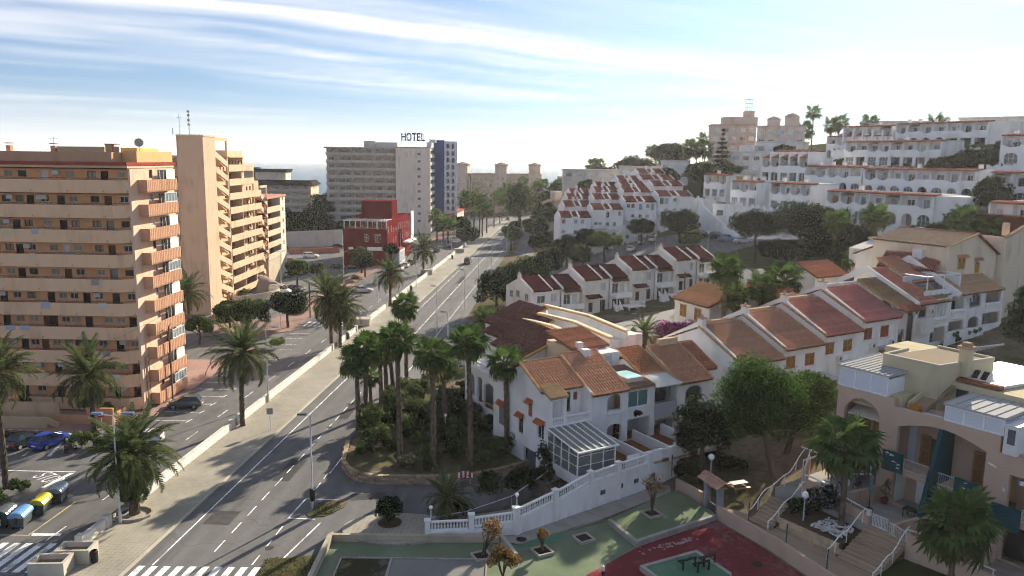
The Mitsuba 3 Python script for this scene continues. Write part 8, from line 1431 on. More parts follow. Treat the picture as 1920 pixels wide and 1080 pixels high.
SB = [('straggly dark shrub behind the balustrade, left', -1.7, 64.4, .2, 3.6, 1.5, DG + GR, 1500), ('round dark bush behind the balustrade, middle', 1.2, 65.6, .4, 3.0, 1.4, DG, 1800), ('dark shrub behind the balustrade, right', 3.0, 66.8, .6, 2.8, 1.3, DG, 1500), ('dark climbing shrub at the gable of the end house', 3.6, 70.2, .4, 4.0, 1.2, DG, 1500), ('spiky yucca clump beside the sunroom', 5.6, 68.6, 1.0, 3.4, .9, GR, 900), ('small dark hedge by the balustrade lamp', -4.0, 63.0, .2, 1.3, .9, DG, 700), ('low shrub between the lane and the balustrade', .2, 67.6, .2, 1.6, 1.2, GR + DG, 900), ('ivy hanging on the garden side of the gable wall', 1.2, 76, .7, 3.6, 1.3, DG, 1300),
      ('dark hedge behind the corner of the court wall', 16.3, 68.6, 1.0, 1.9, 1.7, DG, 1700), ('big blue flowering shrub in the planting bed', 25.6, 60.6, 1.7, 2.6, 2.0, DG + [(.2, .2, .3)], 2600), ('green shrub in the planting bed by the lamp', 24.1, 60.2, 1.5, 1.9, 1.4, GR + DG, 1600), ('shrub at the left of the waste bins', -43.6, 66.2, .1, 1.3, 1.3, OLV + GR, 1100), ('green ground bush left of the blue bin', -44.6, 63.6, .1, 1.5, 1.8, GR + LG, 1500), ('clipped hedge in the planter by the parking bay', -44.3, 78.6, .1, 1.4, 1.7, GR + LG, 1800), ('low hedge before the planter palm', -42.0, 77.8, .1, 1.1, 1.4, GR, 1400), ('dark hedge right of the planter', -40.8, 79.5, .1, 1.1, 1.0, DG, 900), ('bright green hedge beside the parking bays', -36.9, 121.8, .1, 1.5, 1.7, LG, 1600), ('small bush before the orange block entrance', -48.5, 87.2, 1, 1.4, 1.1, GR, 900), ('round bush in the corner of the orange block', -56, 87.0, 1, 1.6, 1.4, GR + DG, 900), ('bush by the low wall of the gallery steps', -45.9, 86.5, .5, 1.7, 1.0, LG, 900), ('flower bed of the stair tower entrance', -56.0, 163, 1, 1.6, 1.6, OLV, 900), ('dry yellow grass clump by the second row', 6.5, 158, .5, 1.6, 3.4, [(.25, .22, .08), (.17, .17, .06)], 1300), ('trailing plant hanging from the arched balcony', 12.4, 73.5, 5.3, .9, .5, DG, 500), ('plants filling the arch of the fifth house', 19.2, 79.5, 5.3, .8, .7, DG, 600), ('row of green plants below the pink apartments path', 33.6, 49.8, .6, 1.0, .8, GR, 700), ('hedge along the palm row left of the service road', -40.5, 150, .1, 1.3, 1.8, GR, 900), ('shrub strip beside the red building', -38, 190, .1, 1.5, 2.0, GR + OLV, 1000), ('dark bush under the big pine', 21.5, 71.5, .8, 1.5, 1.4, DG, 1000), ('dark undergrowth behind the tiled gate', 19.8, 72.8, .8, 1.6, 1.6, DG, 1100)]
for i, (lab, x, y, z, h, r_, c, n) in enumerate(SB): tree(lab, x, y, z, h, r_, c, 700 + i, 'shrub', None, n, .13, False, clear=0, cat='shrub')
k = thing('shrub', 'clipped round bush on the gravel island', 'shrub'); m = MB(); leaf_cloud(m, (-9.9, 61.5, 1.25), (1.15, 1.15, 1.05), 5200, .085, DG + GR[:1], 790, 1.0, nclump=60); part(k, 'crown', m, 'leaf'); m = MB(); m.lathe([(1.0, .13), (1.0, .16), (0, .17)], (.09, .07, .045), 14, (-9.9, 61.5, .02)); m.tube([(-9.9, 61.5, .1), (-9.9, 61.5, .8)], .1, (.09, .07, .05), 6); part(k, 'earth_ring', m, 'rough')
def dry_shrub(lab, x, y, z, h, seed, lean=(0, 0), n=520, spread=.8):
    k = thing('dry_shrub', lab, 'shrub', 'rust coloured shrubs on the court'); r = rng(seed); m = MB()
    for i in range(11): a = r.uniform(0, 6.28); q = r.uniform(.2, 1) * spread; m.tube([(x, y, z), (x + lean[0] * .5 + math.cos(a) * q * .3, y + lean[1] * .5 + math.sin(a) * q * .3, z + h * .45), (x + lean[0] + math.cos(a) * q, y + lean[1] + math.sin(a) * q, z + h * r.uniform(.65, 1))], [.05, .03, .012], (.1, .075, .055), 4)
    part(k, 'branches', m, 'rough'); m = MB(); leaf_cloud(m, (x + lean[0], y + lean[1], z + h * .68), (spread, spread, h * .36), n, .1, RUST + [(.09, .085, .05)], seed, .3); part(k, 'leaves', m, 'leaf')
dry_shrub('leaning bare shrub with rusty leaves before the balustrade', -2.05, 56.15, 0, 2.9, 1, (.9, .3), 560, .95); dry_shrub('small orange leaved shrub in the middle pit', 2.6, 57.05, 0, 1.9, 2, (0, 0), 380, .6); dry_shrub('tall rusty shrub on the raised platform', 12.1, 63.0, .4, 3.6, 3, (0, 0), 560, 1.1); dry_shrub('big golden brown shrub at the bottom edge of the picture', -.4, 53.2, 0, 2.3, 4, (0, 0), 1500, 1.3)
# grass tufts
m = MB(); r = rng(9); n = 2600; a = np.stack([r.uniform(-18.3, -14.4, n), r.uniform(50, 55.6, n), np.zeros(n)], 1); a = a[(a[:, 0] < -14.5) & (a[:, 0] > -18.3 + (55.6 - a[:, 1]) * .02)]; b = np.stack([r.uniform(-17, -14.5, 500), r.uniform(62.8, 65.8, 500), np.full(500, .06)], 1); p = np.vstack([a, b[(b[:, 0] - (-15.8)) ** 2 / 1.4 + (b[:, 1] - 64.4) ** 2 / 2 < 1]]); N = len(p)
d = np.stack([r.normal(0, .12, N), r.normal(0, .12, N), r.uniform(.08, .24, N)], 1); s = np.stack([r.uniform(-.05, .05, N), r.uniform(-.05, .05, N), np.zeros(N)], 1); m.add(np.stack([p - s, p + s, p + d], 1).reshape(-1, 3), np.arange(3 * N).reshape(-1, 3), (1, 1, 1)); m.C[-1] = np.repeat(np.array([(.1, .12, .04)]) * r.uniform(.5, 1.5, (N, 1)) * r.choice([[1, 1, 1], [1.4, 1.0, .8]], N), 3, 0)
one('grass', 'short rough grass on the corner verge and lamp island', 'grass', m, 'leaf', kind='stuff'); sheet('corner_verge', Polygon([(-18.3, 46), (-14.3, 46), (-14.3, 56.2), (-15.2, 56.0), (-18.1, 55.3)]), .06, 'soil', 'rough grass corner beside the court', t=.2)

# ------------------------------------------------------------------ vehicles
def car(lab, x, y, z, a, col, kind='hatch', detail=2, group='parked cars', name='parked_car'):
    """A car heading along +x of its own frame. Sections along its length give the body; glass, lights and wheels are parts."""
    k = thing(name, lab, 'van' if kind == 'van' else 'car', group); F = Fr(x, y, z, a); g = []
    L, Wd, H, hood, boot, roof0, roof1 = {'hatch': (4.0, 1.72, 1.47, .98, 1.02, -.2, -1.75), 'sedan': (4.5, 1.76, 1.45, .95, 1.0, -.1, -1.35), 'suv': (4.6, 1.86, 1.74, 1.12, 1.2, .1, -2.0), 'van': (4.7, 1.86, 1.95, 1.15, 1.5, .5, -2.2), 'old': (3.8, 1.64, 1.42, .95, .98, -.1, -1.3)}[kind]
    h2 = L / 2; s0 = .28; col = np.array(col, float)
    # lower body: sections (x, half width, bottom, shoulder)
    S = [(h2, .62 * Wd / 2, .38, .62), (h2 - .12, .86 * Wd / 2, .26, .74), (h2 - .5, .97 * Wd / 2, .22, hood - .14), (h2 - 1.15, Wd / 2, .2, hood), (0, Wd / 2, .2, hood + .02), (-h2 + .9, Wd / 2, .22, boot), (-h2 + .3, .95 * Wd / 2, .26, boot - .02), (-h2 + .04, .86 * Wd / 2, .36, boot - .16), (-h2, .7 * Wd / 2, .45, boot - .3)]
    if kind in ('hatch', 'suv', 'van'): S[-3:] = [(-h2 + .3, .97 * Wd / 2, .26, boot), (-h2 + .06, .9 * Wd / 2, .32, boot - .02), (-h2, .8 * Wd / 2, .42, boot - .12)]
    V = []
    for (px, w, b, t) in S: V += [(px, -w * .9, b), (px, -w, b + (t - b) * .45), (px, -w * .94, t - .05), (px, -w * .82, t), (px, w * .82, t), (px, w * .94, t - .05), (px, w, b + (t - b) * .45), (px, w * .9, b)]
    n = 8; f = [[i * n + j, i * n + (j + 1) % n, (i + 1) * n + (j + 1) % n, (i + 1) * n + j] for i in range(len(S) - 1) for j in range(n)] + [[0, 1, 6, 7], [1, 2, 5, 6], [2, 3, 4, 5]] + [[(len(S) - 1) * n + q for q in t] for t in ([0, 1, 6, 7], [1, 2, 5, 6], [2, 3, 4, 5])]
    m = MB(F); m.add(V, f, col)
    # cabin: roof skin and pillars
    c0, c1, r0, r1 = {'hatch': (.95, -1.9, .05, -1.45), 'sedan': (.95, -1.75, .1, -1.1), 'suv': (1.05, -2.22, .25, -1.95), 'van': (1.55, -2.3, .8, -2.2), 'old': (.85, -1.55, .2, -1.05)}[kind]; wb, wr = Wd / 2 * .86, Wd / 2 * .66
    P = lambda t, px, w, zz: (px, t * w, zz)
    zb, zr = hood - .01, H
    m.slab([(r0, -wr, zr), (r1, -wr, zr), (r1, wr, zr), (r0, wr, zr)], .06, col)
    for t in (-1, 1):
        for (a0, b0) in ((c0, r0), ((c0 + c1) / 2 - .1, (r0 + r1) / 2 - .05), (c1, r1)): m.tube([(a0, t * wb, zb), (b0, t * wr, zr - .03)], .045, col, 4)
    part(k, 'body', m, 'gloss')
    G_ = MB(F); gl = (.025, .03, .034)
    for q in ([(c0, -wb, zb), (c0, wb, zb), (r0, wr, zr - .03), (r0, -wr, zr - .03)], [(c1, -wb, zb), (c1, wb, zb), (r1, wr, zr - .03), (r1, -wr, zr - .03)], [(c0, -wb, zb), (c1, -wb, zb), (r1, -wr, zr - .03), (r0, -wr, zr - .03)], [(c0, wb, zb), (c1, wb, zb), (r1, wr, zr - .03), (r0, wr, zr - .03)]): G_.quad(q, gl if not (kind == 'van' and q is None) else col)
    part(k, 'windows', G_, 'glass', kind='stuff')
    if kind == 'van':
        m = MB(F)
        for t in (-1, 1): m.quad([(.2, t * (wb + .01), zb + .02), (c1 + .05, t * (wb + .01), zb + .02), (r1 + .05, t * (wr + .03), zr - .06), (.1, t * (wr + .03), zr - .06)], col)
        part(k, 'side_panel', m, 'gloss')
    for px in (h2 - .82, -h2 + .78):
        for t in (-1, 1):
            m = MB(F); th = np.linspace(0, 2 * PI, 15)[:-1]; yy = t * (Wd / 2 - .19), t * (Wd / 2 + .015); V = [(px + .31 * math.cos(q), y_, .31 + .31 * math.sin(q)) for y_ in yy for q in th]; N = 14; ctr = len(V); V += [(px, yy[1], .31)]
            m.add(V, [[i, (i + 1) % N, N + (i + 1) % N] for i in range(N)] + [[i, N + (i + 1) % N, N + i] for i in range(N)] + [[N + i, N + (i + 1) % N, ctr] for i in range(N)], (.018, .018, .02)); w = part(k, 'wheel', m, 'rough')
            m = MB(F); V = [(px + .2 * math.cos(q), t * (Wd / 2 + .025), .31 + .2 * math.sin(q)) for q in th] + [(px, t * (Wd / 2 + .03), .31)]; m.add(V, [[i, (i + 1) % N, N] for i in range(N)], (.3, .3, .31)); part(w, 'rim', m, 'gloss')
    for t in (-1, 1):
        part(k, 'headlight', MB(F).box(h2 - .3, h2 - .06, t * .62 - .17, t * .62 + .17, .6, .76, (.65, .66, .66)), 'gloss'); part(k, 'tail_light', MB(F).box(-h2 - .012, -h2 + .12, t * .64 - .13, t * .64 + .13, boot - .34, boot - .12, (.3, .02, .015)), 'gloss'); part(k, 'mirror', MB(F).box(.62, .78, t * (Wd / 2 + .02) - .09, t * (Wd / 2 + .02) + .09, hood - .02, hood + .13, col), 'gloss')
    if detail > 1: part(k, 'number_plate', MB(F).box(-h2 - .02, -h2 + .01, -.26, .26, .52, .64, (.7, .7, .68)), 'paint'); part(k, 'bumper', MB(F).box(-h2 - .03, -h2 + .1, -Wd * .4, Wd * .4, .34, .46, col * .6), 'paint')
    return k
car('dark grey hatchback parked nose to the pink pavement by the orange block', -39.2, 91.6, 0, 186, (.06, .065, .07)); car('bright blue car parked under the orange garden wall', -47.9, 78.5, 0, 72, (.02, .06, .32)); car('dark green car parked left of the bright blue one', -50.6, 78.6, 0, 76, (.015, .035, .035), 'sedan'); car('black car at the left edge beside the dark green one', -53.4, 78.8, 0, 78, (.02, .02, .022), 'sedan')
car('pale car half hidden behind the huge drooping palm', -38.6, 79.3, 0, 188, (.5, .5, .5)); car('silver saloon parked by the kerb before the red building', -33.6, 175.6, 0, 4, (.48, .48, .47), 'sedan'); car('black saloon at the foot of the stair tower', -53.2, 141.3, 0, 4, (.015, .015, .017), 'sedan')
car('white delivery van parked beside a dark car in the car park', -51.4, 172.6, 0, -4, (.75, .75, .74), 'van'); car('dark car beside the white delivery van', -49.0, 176, 0, -18, (.03, .032, .04), 'sedan'); car('yellow car behind the dark trees at the tower entrance', -52.0, 163, 0, 10, (.55, .42, .03)); car('dark car beside the yellow one', -48.4, 157, 0, 10, (.03, .035, .05)); car('grey blue car parked by the earth mound', -61.0, 195.5, 0, 10, (.16, .18, .2)); car('white car partly behind a sapling in the car park', -56.4, 198.0, 0, 80, (.6, .6, .58))
car('white four by four parked at the back of the car park', -60.6, 236, 0, 5, (.7, .7, .68), 'suv'); car('dark red car behind the earth mound', -63, 223, 0, 5, (.14, .02, .02)); car('black car at the front of the red building, left', -47.5, 212.8, 0, 6, (.02, .02, .025)); car('black car at the front of the red building, right', -43.6, 213.5, 0, 6, (.025, .025, .03), 'sedan'); car('dark car in front of the long pale wall, left', -76, 259, 0, 20, (.03, .03, .035)); car('dark car in front of the long pale wall, right', -58, 262, 0, 20, (.04, .04, .05))
for i, (x, y, c) in enumerate(((-30.4, 212, (.65, .65, .64)), (-29.6, 218, (.5, .5, .5)), (-29.0, 224, (.03, .03, .035)))): car(['white car first in the line beside the red building', 'grey car second in the line beside the red building', 'black car third in the line beside the red building'][i], x, y, 0, 86, c)
for i, (x, y, c) in enumerate(((-24.6, 255, (.03, .03, .03)), (-22, 268, (.05, .05, .06)), (-2.6, 395, (.05, .05, .05)))): car(['dark car parked by the hotel pavement', 'dark car parked beyond the hotel palms', 'far dark car where the avenue ends'][i], x, y, 0, 86, c, detail=1)
car('dark blue van driving along the avenue', -12.9, 227, 0, 85.7, (.03, .045, .07), 'van', group=None, name='moving_car'); car('pale car half hidden by garden palms on the apron', -6.3, 113, 0, 12, (.55, .55, .54), 'sedan')
def hz(x, y): return float(hgt(x, y)) + .06
for x, y, a, c, kd, lab in ((12.9, 231, 5, (.66, .66, .65), 'hatch', 'white car parked alone beyond the second row of houses'), (30.3, 201, 68, (.66, .66, .65), 'hatch', 'white car parked across the street beside the green tree'), (34.2, 210, 75, (.68, .68, .67), 'hatch', 'white car before the stepped houses, left of two'), (37.2, 210, 75, (.66, .66, .65), 'hatch', 'white car before the stepped houses, right of two'), (48.7, 203.5, 10, (.03, .03, .035), 'suv', 'black car farthest up the parking street'), (50.2, 201.5, 10, (.025, .025, .03), 'hatch', 'black car second in the parking street'), (51.7, 199, 10, (.04, .04, .045), 'suv', 'dark car third in the parking street'), (53.2, 195.5, 12, (.22, .28, .36), 'suv', 'pale blue car parked in the street below the curved wall'), (55.7, 190.5, 14, (.5, .5, .5), 'sedan', 'silver car nearest the umbrella tree'), (11.5, 172, 30, (.7, .7, .7), 'van', 'white van roof showing behind the second row')):
    car(lab, x, y, hz(x, y), a, c, kd, 1, 'cars of the parking street')
k = thing('motor_scooter', 'dark motor scooter parked at the end of the planter', 'scooter'); F = Fr(-44.9, 76.8, 0, 75); c = (.03, .03, .032)
m = MB(F); m.box(-.6, .2, -.14, .14, .35, .75, c); m.box(-.2, .35, -.13, .13, .22, .34, c); m.tube([(.4, 0, .3), (.62, 0, .9)], .05, c, 5); part(k, 'body', m, 'gloss'); part(k, 'seat', MB(F).box(-.6, .05, -.13, .13, .75, .84, (.02, .02, .02)), 'paint'); m = MB(F); m.tube([(.6, -.32, 1.0), (.6, .32, 1.0)], .025, c, 5); part(k, 'handlebar', m, 'paint')
for px in (-.55, .58):
    m = MB(F); th = np.linspace(0, 2 * PI, 13); m.tube([(px + .2 * math.cos(q), 0, .25 + .2 * math.sin(q)) for q in th], .06, (.02, .02, .02), 5, False); part(k, 'wheel', m, 'rough')

# ------------------------------------------------------------------ waste containers
def bin4(lab, x, y, a, lid, body=(.07, .085, .085)):
    k = thing('waste_container', lab, 'waste container', 'waste containers beside the service road'); F = Fr(x, y, 0, a); m = MB(F)
    V = [(sx * w, sy * d, z) for z, w, d in ((.22, .7, .45), (1.05, .86, .6)) for sx, sy in ((-1, -1), (1, -1), (1, 1), (-1, 1))]; m.add(V, [[0, 1, 5, 4], [1, 2, 6, 5], [2, 3, 7, 6], [3, 0, 4, 7], [0, 1, 2, 3]], body)
    for i in range(7): u = -.66 + .22 * i; m.slab([(u - .03, -.5 - .0, .3), (u + .03, -.5, .3), (u + .03, -.66, 1.0), (u - .03, -.66, 1.0)], .06, np.array(body) * .8)
    part(k, 'body', m, 'paint'); m = MB(F); th = np.linspace(0, PI, 10); V = []
    for u in np.linspace(-.9, .9, 9): V += [(u, .64 * math.cos(t), 1.05 + (.46 + .03 * (int(round((u + .9) / .225)) % 2)) * math.sin(t)) for t in th]
    f = [[i * 10 + j, i * 10 + j + 1, i * 10 + 11 + j, i * 10 + 10 + j] for i in range(8) for j in range(9)]; m.add(V, f, lid)
    for e in (0, 80): m.add([V[e + j] for j in range(10)], [[0, j, j + 1] for j in range(1, 9)], np.array(lid) * .7)
    part(k, 'lid', m, 'gloss')
    for sx in (-.6, .6):
        for sy in (-.35, .35): m = MB(F); m.tube([(sx, sy - .04, .12), (sx, sy + .04, .12)], .11, (.02, .02, .02), 8); part(k, 'wheel', m, 'rough')
    m = MB(F)
    for s in (-1, 1): m.box(s * .9 - .06, s * .9 + .06, -.08, .08, .55, 1.1, (.04, .04, .045))
    part(k, 'lifting_bracket', m, 'paint', kind='stuff'); m = MB(F); m.box(-.3, .0, -.64, -.6, .55, .8, (.6, .6, .58)); part(k, 'label_plate', m, 'paint'); return k
bin4('waste container with a sky blue rounded lid', -39.75, 60.35, -82, (.12, .3, .55)); k = bin4('waste container with a yellow rounded lid and round hole', -39.55, 62.75, -82, (.6, .5, .05)); m = MB(Fr(-39.55, 62.75, 0, -82)); m.lathe([(.13, 0), (.13, .02), (0, .02)], (.01, .01, .01), 10, (.25, -.3, 1.47)); part(k, 'hole', m, 'paint'); bin4('waste container with a grey rounded lid, farthest of the row', -39.4, 65.1, -82, (.27, .33, .36)); bin4('dark grey waste container behind the sky blue one', -41.2, 60.6, -82, (.09, .1, .1), (.08, .09, .09))
m = MB(Fr(-41.6, 58.9, 0, 0)); m.lathe([(.75, 0), (.95, .5), (.95, 1.1), (.7, 1.65), (.25, 1.9), (0, 1.92)], (.02, .2, .07), 14); k = one('bottle_bank', 'green dome shaped bottle bank at the left edge', 'bottle bank', m, 'gloss', smooth=False); m = MB(Fr(-41.6, 58.9, 0, 0)); m.box(.6, .97, -.25, .25, .6, 1.1, (.6, .65, .6)); part(k, 'label_plate', m, 'paint')
# ------------------------------------------------------------------ lamps, signs and walls of the promenade
POLE = (.52, .53, .54)
def double_lamp(x, y, h, a, lab, arm=1.3, group='double armed street lamps of the promenade', head=(.14, .18, .3)):
    k = thing('street_lamp', lab, 'street lamp', group); F = Fr(x, y, .1, a); m = MB(F); m.tube([(0, 0, 0), (0, 0, 1.1), (0, 0, 1.12), (0, 0, h)], [.13, .13, .085, .06], POLE, 8); part(k, 'pole', m, 'paint'); m = MB(F); m.tube([(-arm, 0, h + .12), (-.3, 0, h), (.3, 0, h), (arm, 0, h + .12)], .04, POLE, 6); part(k, 'arm', m, 'paint')
    for s in (-1, 1): m = MB(F); u0, u1 = sorted((s * arm * .62, s * (arm + .35))); m.box(u0, u1, -.17, .17, h + .12, h + .26, head); part(k, 'lamp_head', m, 'gloss')
    return k
for (x, y, h, w) in ((-31.95, 60.9, 9.2, 'at the huge drooping palm'), (-29.9, 93.8, 9.3, 'second along the promenade, behind a date palm'), (-28.0, 124.5, 8.5, 'beside the twin date palms'), (-26.0, 150, 8.5, 'past the zebra crossing'), (-22.5, 183, 8.5, 'before the palm in the planter'), (-18.4, 236, 8.5, 'opposite the hotel front'), (-13.3, 286, 8.5, 'by the far crossing')): double_lamp(x, y, h, 4, f'tall double armed street lamp on the promenade {w}')
for (x, y, h, w) in ((-54.2, 183, 8, 'in the car park by the round tree'), (-39.3, 182, 8.2, 'on the pink pavement behind the silver saloon'), (-57.5, 158, 5.8, 'slim one at the tower entrance'), (-33, 232, 8.5, 'at the red building shop porch'), (-26.6, 300, 9, 'in front of the hotel stripe')): double_lamp(x, y, h, 4, f'street lamp {w}', .9, 'street lamps left of the service road')
def side_lamp(x, y, h, lab, a=180): 
    k = thing('street_lamp', lab, 'street lamp', 'slim single armed lamps at the right of the avenue'); F = Fr(x, y, 0, a); m = MB(F); m.tube([(0, 0, 0), (0, 0, h)], [.1, .06], POLE, 7); m.tube([(0, 0, h - .1), (.75, 0, h)], .035, POLE, 5); part(k, 'pole', m, 'paint'); m = MB(F); m.box(.3, 1.05, -.15, .15, h - .02, h + .14, (.1, .1, .11)); part(k, 'lamp_head', m, 'paint'); return k
k = side_lamp(-17.0, 64.3, 8.4, 'slim street lamp with a black box on the little verge island'); m = MB(Fr(-17, 64.3, 0, 0)); m.lathe([(.2, .7), (.24, .9), (.24, 1.7), (.16, 1.8)], (.015, .015, .017), 8); part(k, 'black_box', m, 'paint')
for (x, y, w) in ((-13.0, 134.8, 'beside the twin date palms opposite'), (-9.4, 155.5, 'below the dark van'), (-7.6, 178, 'at the dark trees'), (-5.5, 205, 'near the dark trees, farther'), (-1.8, 252, 'before the round green tree'), (-9.2, 111.5, 'on the apron behind the garden palms'), (1.5, 300, 'far along the right edge')): side_lamp(x, y, 8.2, f'slim street lamp {w}')
for (x, y, z, h, lab) in ((35.6, 196, 6.6, 5, 'lamp post with globe at the foot of the lane, left'), (46.2, 186, 8.3, 5, 'lamp post with globe before the silver car'), (8.5, 205, .6, 4.6, 'white globe lamp by the side street'), (24.3, 206, 3.6, 4, 'white globe lamp before the stepped houses')): globe_lamp(x, y, z, h, lab, .3)
for (x, y, z, h, lab) in ((-6.25, 59.3, 1.7, .7, 'small white lantern on the first pillar of the balustrade'), (.6, 60.1, 2.4, .8, 'small white lantern where the balustrade turns'), (-6.8, 79.5, .7, 2.6, 'white mushroom lamp among the garden shrubs'), (-8.8, 91, .7, 2.0, 'round white lamp in the rear of the palm garden'), (-42.6, 136.5, .1, 2.4, 'white globe lamp left under the dark tree'), (-40.2, 134.6, .1, 2.4, 'white globe lamp right under the dark tree')): globe_lamp(x, y, z, h, lab, .16)
PWl = thing('promenade_wall', 'long low white wall between the promenade and the service road', 'wall')
def wallseg(y0, y1, h=.9):
    y = y0
    while y < y1 - .1:
        e = min(y + 3.0, y1); a, b = kx(y) - 5.6, kx(e) - 5.6; c = colj((.72, .7, .65), R, .05); m = MB(); m.slab([(a, y, h), (a + .28, y, h), (b + .28, e - .02, h), (b, e - .02, h)], h + .1, c); part(PWl, 'panel', m, 'plaster'); e += 0; y = e
    m = MB(); a, b = kx(y0) - 5.66, kx(y1) - 5.66; m.slab([(a, y0, h + .07), (a + .4, y0, h + .07), (b + .4, y1, h + .07), (b, y1, h + .07)], .068, (.66, .63, .57)); part(PWl, 'coping', m, 'plaster')
    for yy in (y0, y1): m = MB(); q = kx(yy) - 5.75; m.box(q, q + .6, yy - .3, yy + .3, 0, h + .22, (.6, .58, .53)); part(PWl, 'pier', m, 'plaster')
for a, b in ((56.8, 60.2), (64.2, 84.0), (86.2, 120.6), (124.6, 134.5), (143.5, 157), (160, 202), (207, 250), (258, 300)): wallseg(a, b)
for (x, y, a, lab) in ((-32.2, 54.3, 4, 'concrete planter block with a dark litter bin at the zebra crossing'), (-33.0, 52.4, 4, 'open concrete planter block at the bottom edge')):
    k = thing('planter_block', lab, 'planter', 'concrete planters of the promenade'); F = Fr(x, y, 0, a); m = MB(F); cc = (.5, .46, .39)
    m.box(-1.25, 1.25, -.2, 0, 0, 1.2, cc); m.box(-1.25, -1.05, 0, 1.4, 0, 1.2, cc); m.box(1.05, 1.25, 0, 1.4, 0, 1.2, cc); m.box(-1.05, 1.05, 1.2, 1.4, 0, 1.2, cc); part(k, 'walls', m, 'plaster'); m = MB(F); m.box(-1.05, 1.05, 0, 1.2, 0, .8, (.2, .17, .13)); part(k, 'soil', m, 'rough')
m = MB(Fr(-30.7, 54.5, .12, 0)); m.lathe([(.2, 0), (.24, .1), (.26, .9), (.2, .95)], (.02, .022, .024), 10); one('litter_bin', 'small dark litter bin against the planter block', 'litter bin', m, 'paint')
for i, (x, y, w) in enumerate(((-26.9, 140, 2.6), (-22.4, 204.3, 3.0), (-17.2, 254, 3.0))):
    m = MB(Fr(x, y, .1, 4)); m.box(-w / 2, w / 2, -1.1, 1.1, 0, 1.15, (.4, .38, .33)); m.box(-w / 2 - .1, w / 2 + .1, -1.2, 1.2, 1.15, 1.28, (.45, .42, .36)); one('planter_block', ['concrete planter block at the second zebra crossing', 'concrete planter block holding a date palm', 'concrete planter block near the hotel'][i], 'planter', m, 'plaster', 'concrete planters of the promenade')
for (x, y, w) in ((-27.3, 128.5, 'twin palms'), (-23.1, 178.3, 'wall end'), (-18.2, 237, 'hotel')): m = MB(Fr(x, y, .1, 0)); m.lathe([(.3, 0), (.33, .1), (.33, 1.0), (.2, 1.15), (0, 1.15)], (.018, .02, .022), 9); one('litter_bin', f'black litter bin on the promenade near the {w}', 'litter bin', m, 'paint')
k = thing('traffic_sign', 'square grey sign seen from behind on the promenade', 'sign'); m = MB(Fr(-26.55, 83.7, .12, 0)); m.tube([(0, 0, 0), (0, 0, 2.5)], .04, POLE, 6); part(k, 'pole', m, 'paint'); m = MB(Fr(-26.55, 83.7, .12, 10)); m.box(-.33, .33, -.04, -.01, 1.8, 2.5, (.24, .24, .24)); m.box(-.25, .25, -.06, -.04, 1.88, 2.42, (.3, .3, .29)); part(k, 'board', m, 'paint')
k = thing('traffic_sign', 'red round no entry sign among the planter hedges', 'sign'); m = MB(Fr(-44.3, 82.0, .1, 0)); m.tube([(0, 0, 0), (0, 0, 2.0)], .035, POLE, 6); part(k, 'pole', m, 'paint'); m = MB(Fr(-44.3, 81.9, 2.2, 20)); th = np.linspace(0, 2 * PI, 17)[:-1]; m.add([(.32 * math.cos(t), 0, .32 * math.sin(t)) for t in th] + [(0, 0, 0)], [[i, (i + 1) % 16, 16] for i in range(16)], (.5, .03, .03)); m.box(-.22, .22, -.012, -.002, -.06, .06, (.75, .75, .73)); part(k, 'disc', m, 'paint')
k = thing('striped_board', 'red and white striped barrier board leaning on the garden stone wall', 'barrier'); m = MB(Fr(-5.0, 69.7, .1, 4))
for i in range(8): m.ext(Polygon([(.2 * i, .55), (.2 * i + .18, .55), (.2 * i + .18, .98 + .25 * math.sin(PI * (i + .5) / 8)), (.2 * i, .98 + .25 * math.sin(PI * (i + .5) / 8))]), plane('f', 0), -.03, 0, [(.5, .03, .03), (.75, .74, .72)][i % 2])
part(k, 'board', m, 'paint'); m = MB(Fr(-5.0, 69.7, .1, 4)); m.box(.2, .26, .02, .06, -.1, .6, POLE); m.box(1.3, 1.36, .02, .06, -.1, .6, POLE); part(k, 'leg', m, 'paint')
for i, (x, y) in enumerate(((-18.6, 57.2), (-13.2, 60.6), (-20.3, 85))): m = MB(); m.lathe([(.36, 0), (.36, .014), (0, .014)], (.09, .075, .065), 12, (x, y, 0)); part(AV, 'manhole_cover', m, 'rough')
m = MB(); m.lathe([(.4, 0), (.4, .012), (0, .012)], (.05, .04, .035), 14, (18.8, 55.6, 0)); part('red_court', 'manhole_cover', m, 'rough'); m = MB(); m.lathe([(.42, 0), (.42, .02), (0, .02)], (.03, .03, .03), 12, (1.0, 58.9, .12)); part('wall_path', 'manhole_cover', m, 'rough')
for i, (x, y, a, w, l) in enumerate(((-21.5, 70, 4, 1.6, 5.5), (-19.6, 88, 4, 1.2, 9), (-24.2, 61, 3, 2.2, 2.6), (-12.5, 66.2, -12, 3.2, 1.4), (-17, 120, 4.5, 1.3, 14), (-13, 190, 4.3, 1.5, 12))):
    m = MB(Fr(x, y, .003, -a)); m.quad([(-w / 2, 0, 0), (w / 2, 0, 0), (w / 2 + .05, l, 0), (-w / 2 + .04, l, 0)], (.085, .083, .08)); part(AV, 'tar_patch', m, 'marking', 'darker tar patch in the asphalt')
r = rng(12); m = MB()
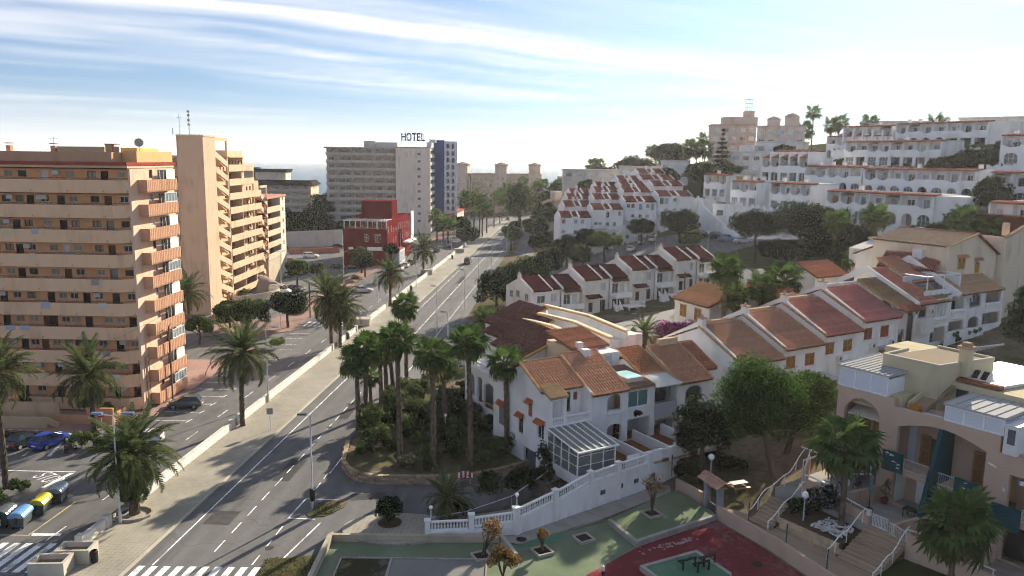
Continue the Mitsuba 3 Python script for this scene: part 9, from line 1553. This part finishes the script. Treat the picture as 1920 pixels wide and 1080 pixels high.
for i in range(60):
    a, b = r.uniform(10.5, 14.8), 0; t = r.uniform(0, 1); p = np.array([10.6 + 4.2 * t, 57.4 + 2.2 * t]) + r.normal(0, .28, 2); w = r.uniform(.05, .3); V = [(p[0] + w * math.cos(q) * r.uniform(.4, 1), p[1] + w * math.sin(q) * r.uniform(.4, 1) * .8, .004 + .0002 * i) for q in np.linspace(0, 2 * PI, 8)[:-1]]; m.add(V, [[0, j, j + 1] for j in range(1, 6)], (.36, .24, .22))
part('red_court', 'worn_patch', m, 'courtpaint', 'pale worn patches on the red court', 'stuff')
k = thing('overhead_cable', 'thin overhead cable sagging across the lower left car park', 'cable'); m = MB(); t = np.linspace(0, 1, 14); m.tube(np.stack([-60 + 28 * t, 66 + 6 * t, 10.5 + 5 * t - 3.2 * np.sin(PI * t)], 1), .016, (.3, .29, .27), 3); part(k, 'cable', m, 'rough')
m = MB(); m.tube([(-38.1, 146.4, 0), (-38.1, 146.4, 6.6)], .13, (.1, .085, .07), 6); one('utility_pole', 'wooden pole on the pink pavement behind the zebra crossing', 'pole', m, 'rough'); m = MB(); m.tube([(-41.75, 94, 0), (-41.75, 94, 9.5)], [.11, .08], (.12, .07, .05), 6); m.tube([(-41.75, 94, 9.4), (-41.2, 93.6, 9.9)], .04, (.12, .07, .05), 5); one('street_lamp', 'thin brown lamp pole at the end wall of the orange block', 'street lamp', m, 'paint')

# ------------------------------------------------------------------ air
if HAZE:
    scene['haze_medium'] = {'type': 'homogeneous', 'albedo': {'type': 'rgb', 'value': [0.95, 0.95, 0.95]}, 'sigma_t': HAZE, 'phase': {'type': 'hg', 'g': 0.4}}
    scene['haze'] = {'type': 'cube', 'to_world': mi.ScalarTransform4f().translate([0, 22450, 10]).scale([43000, 22600, 45]), 'bsdf': {'type': 'null'}, 'interior': {'type': 'ref', 'id': 'haze_medium'}}
    labels['haze'] = {'kind': 'stuff', 'label': 'thin sea haze in the air', 'category': 'haze'}
    scene['camera']['medium'] = {'type': 'ref', 'id': 'haze_medium'}
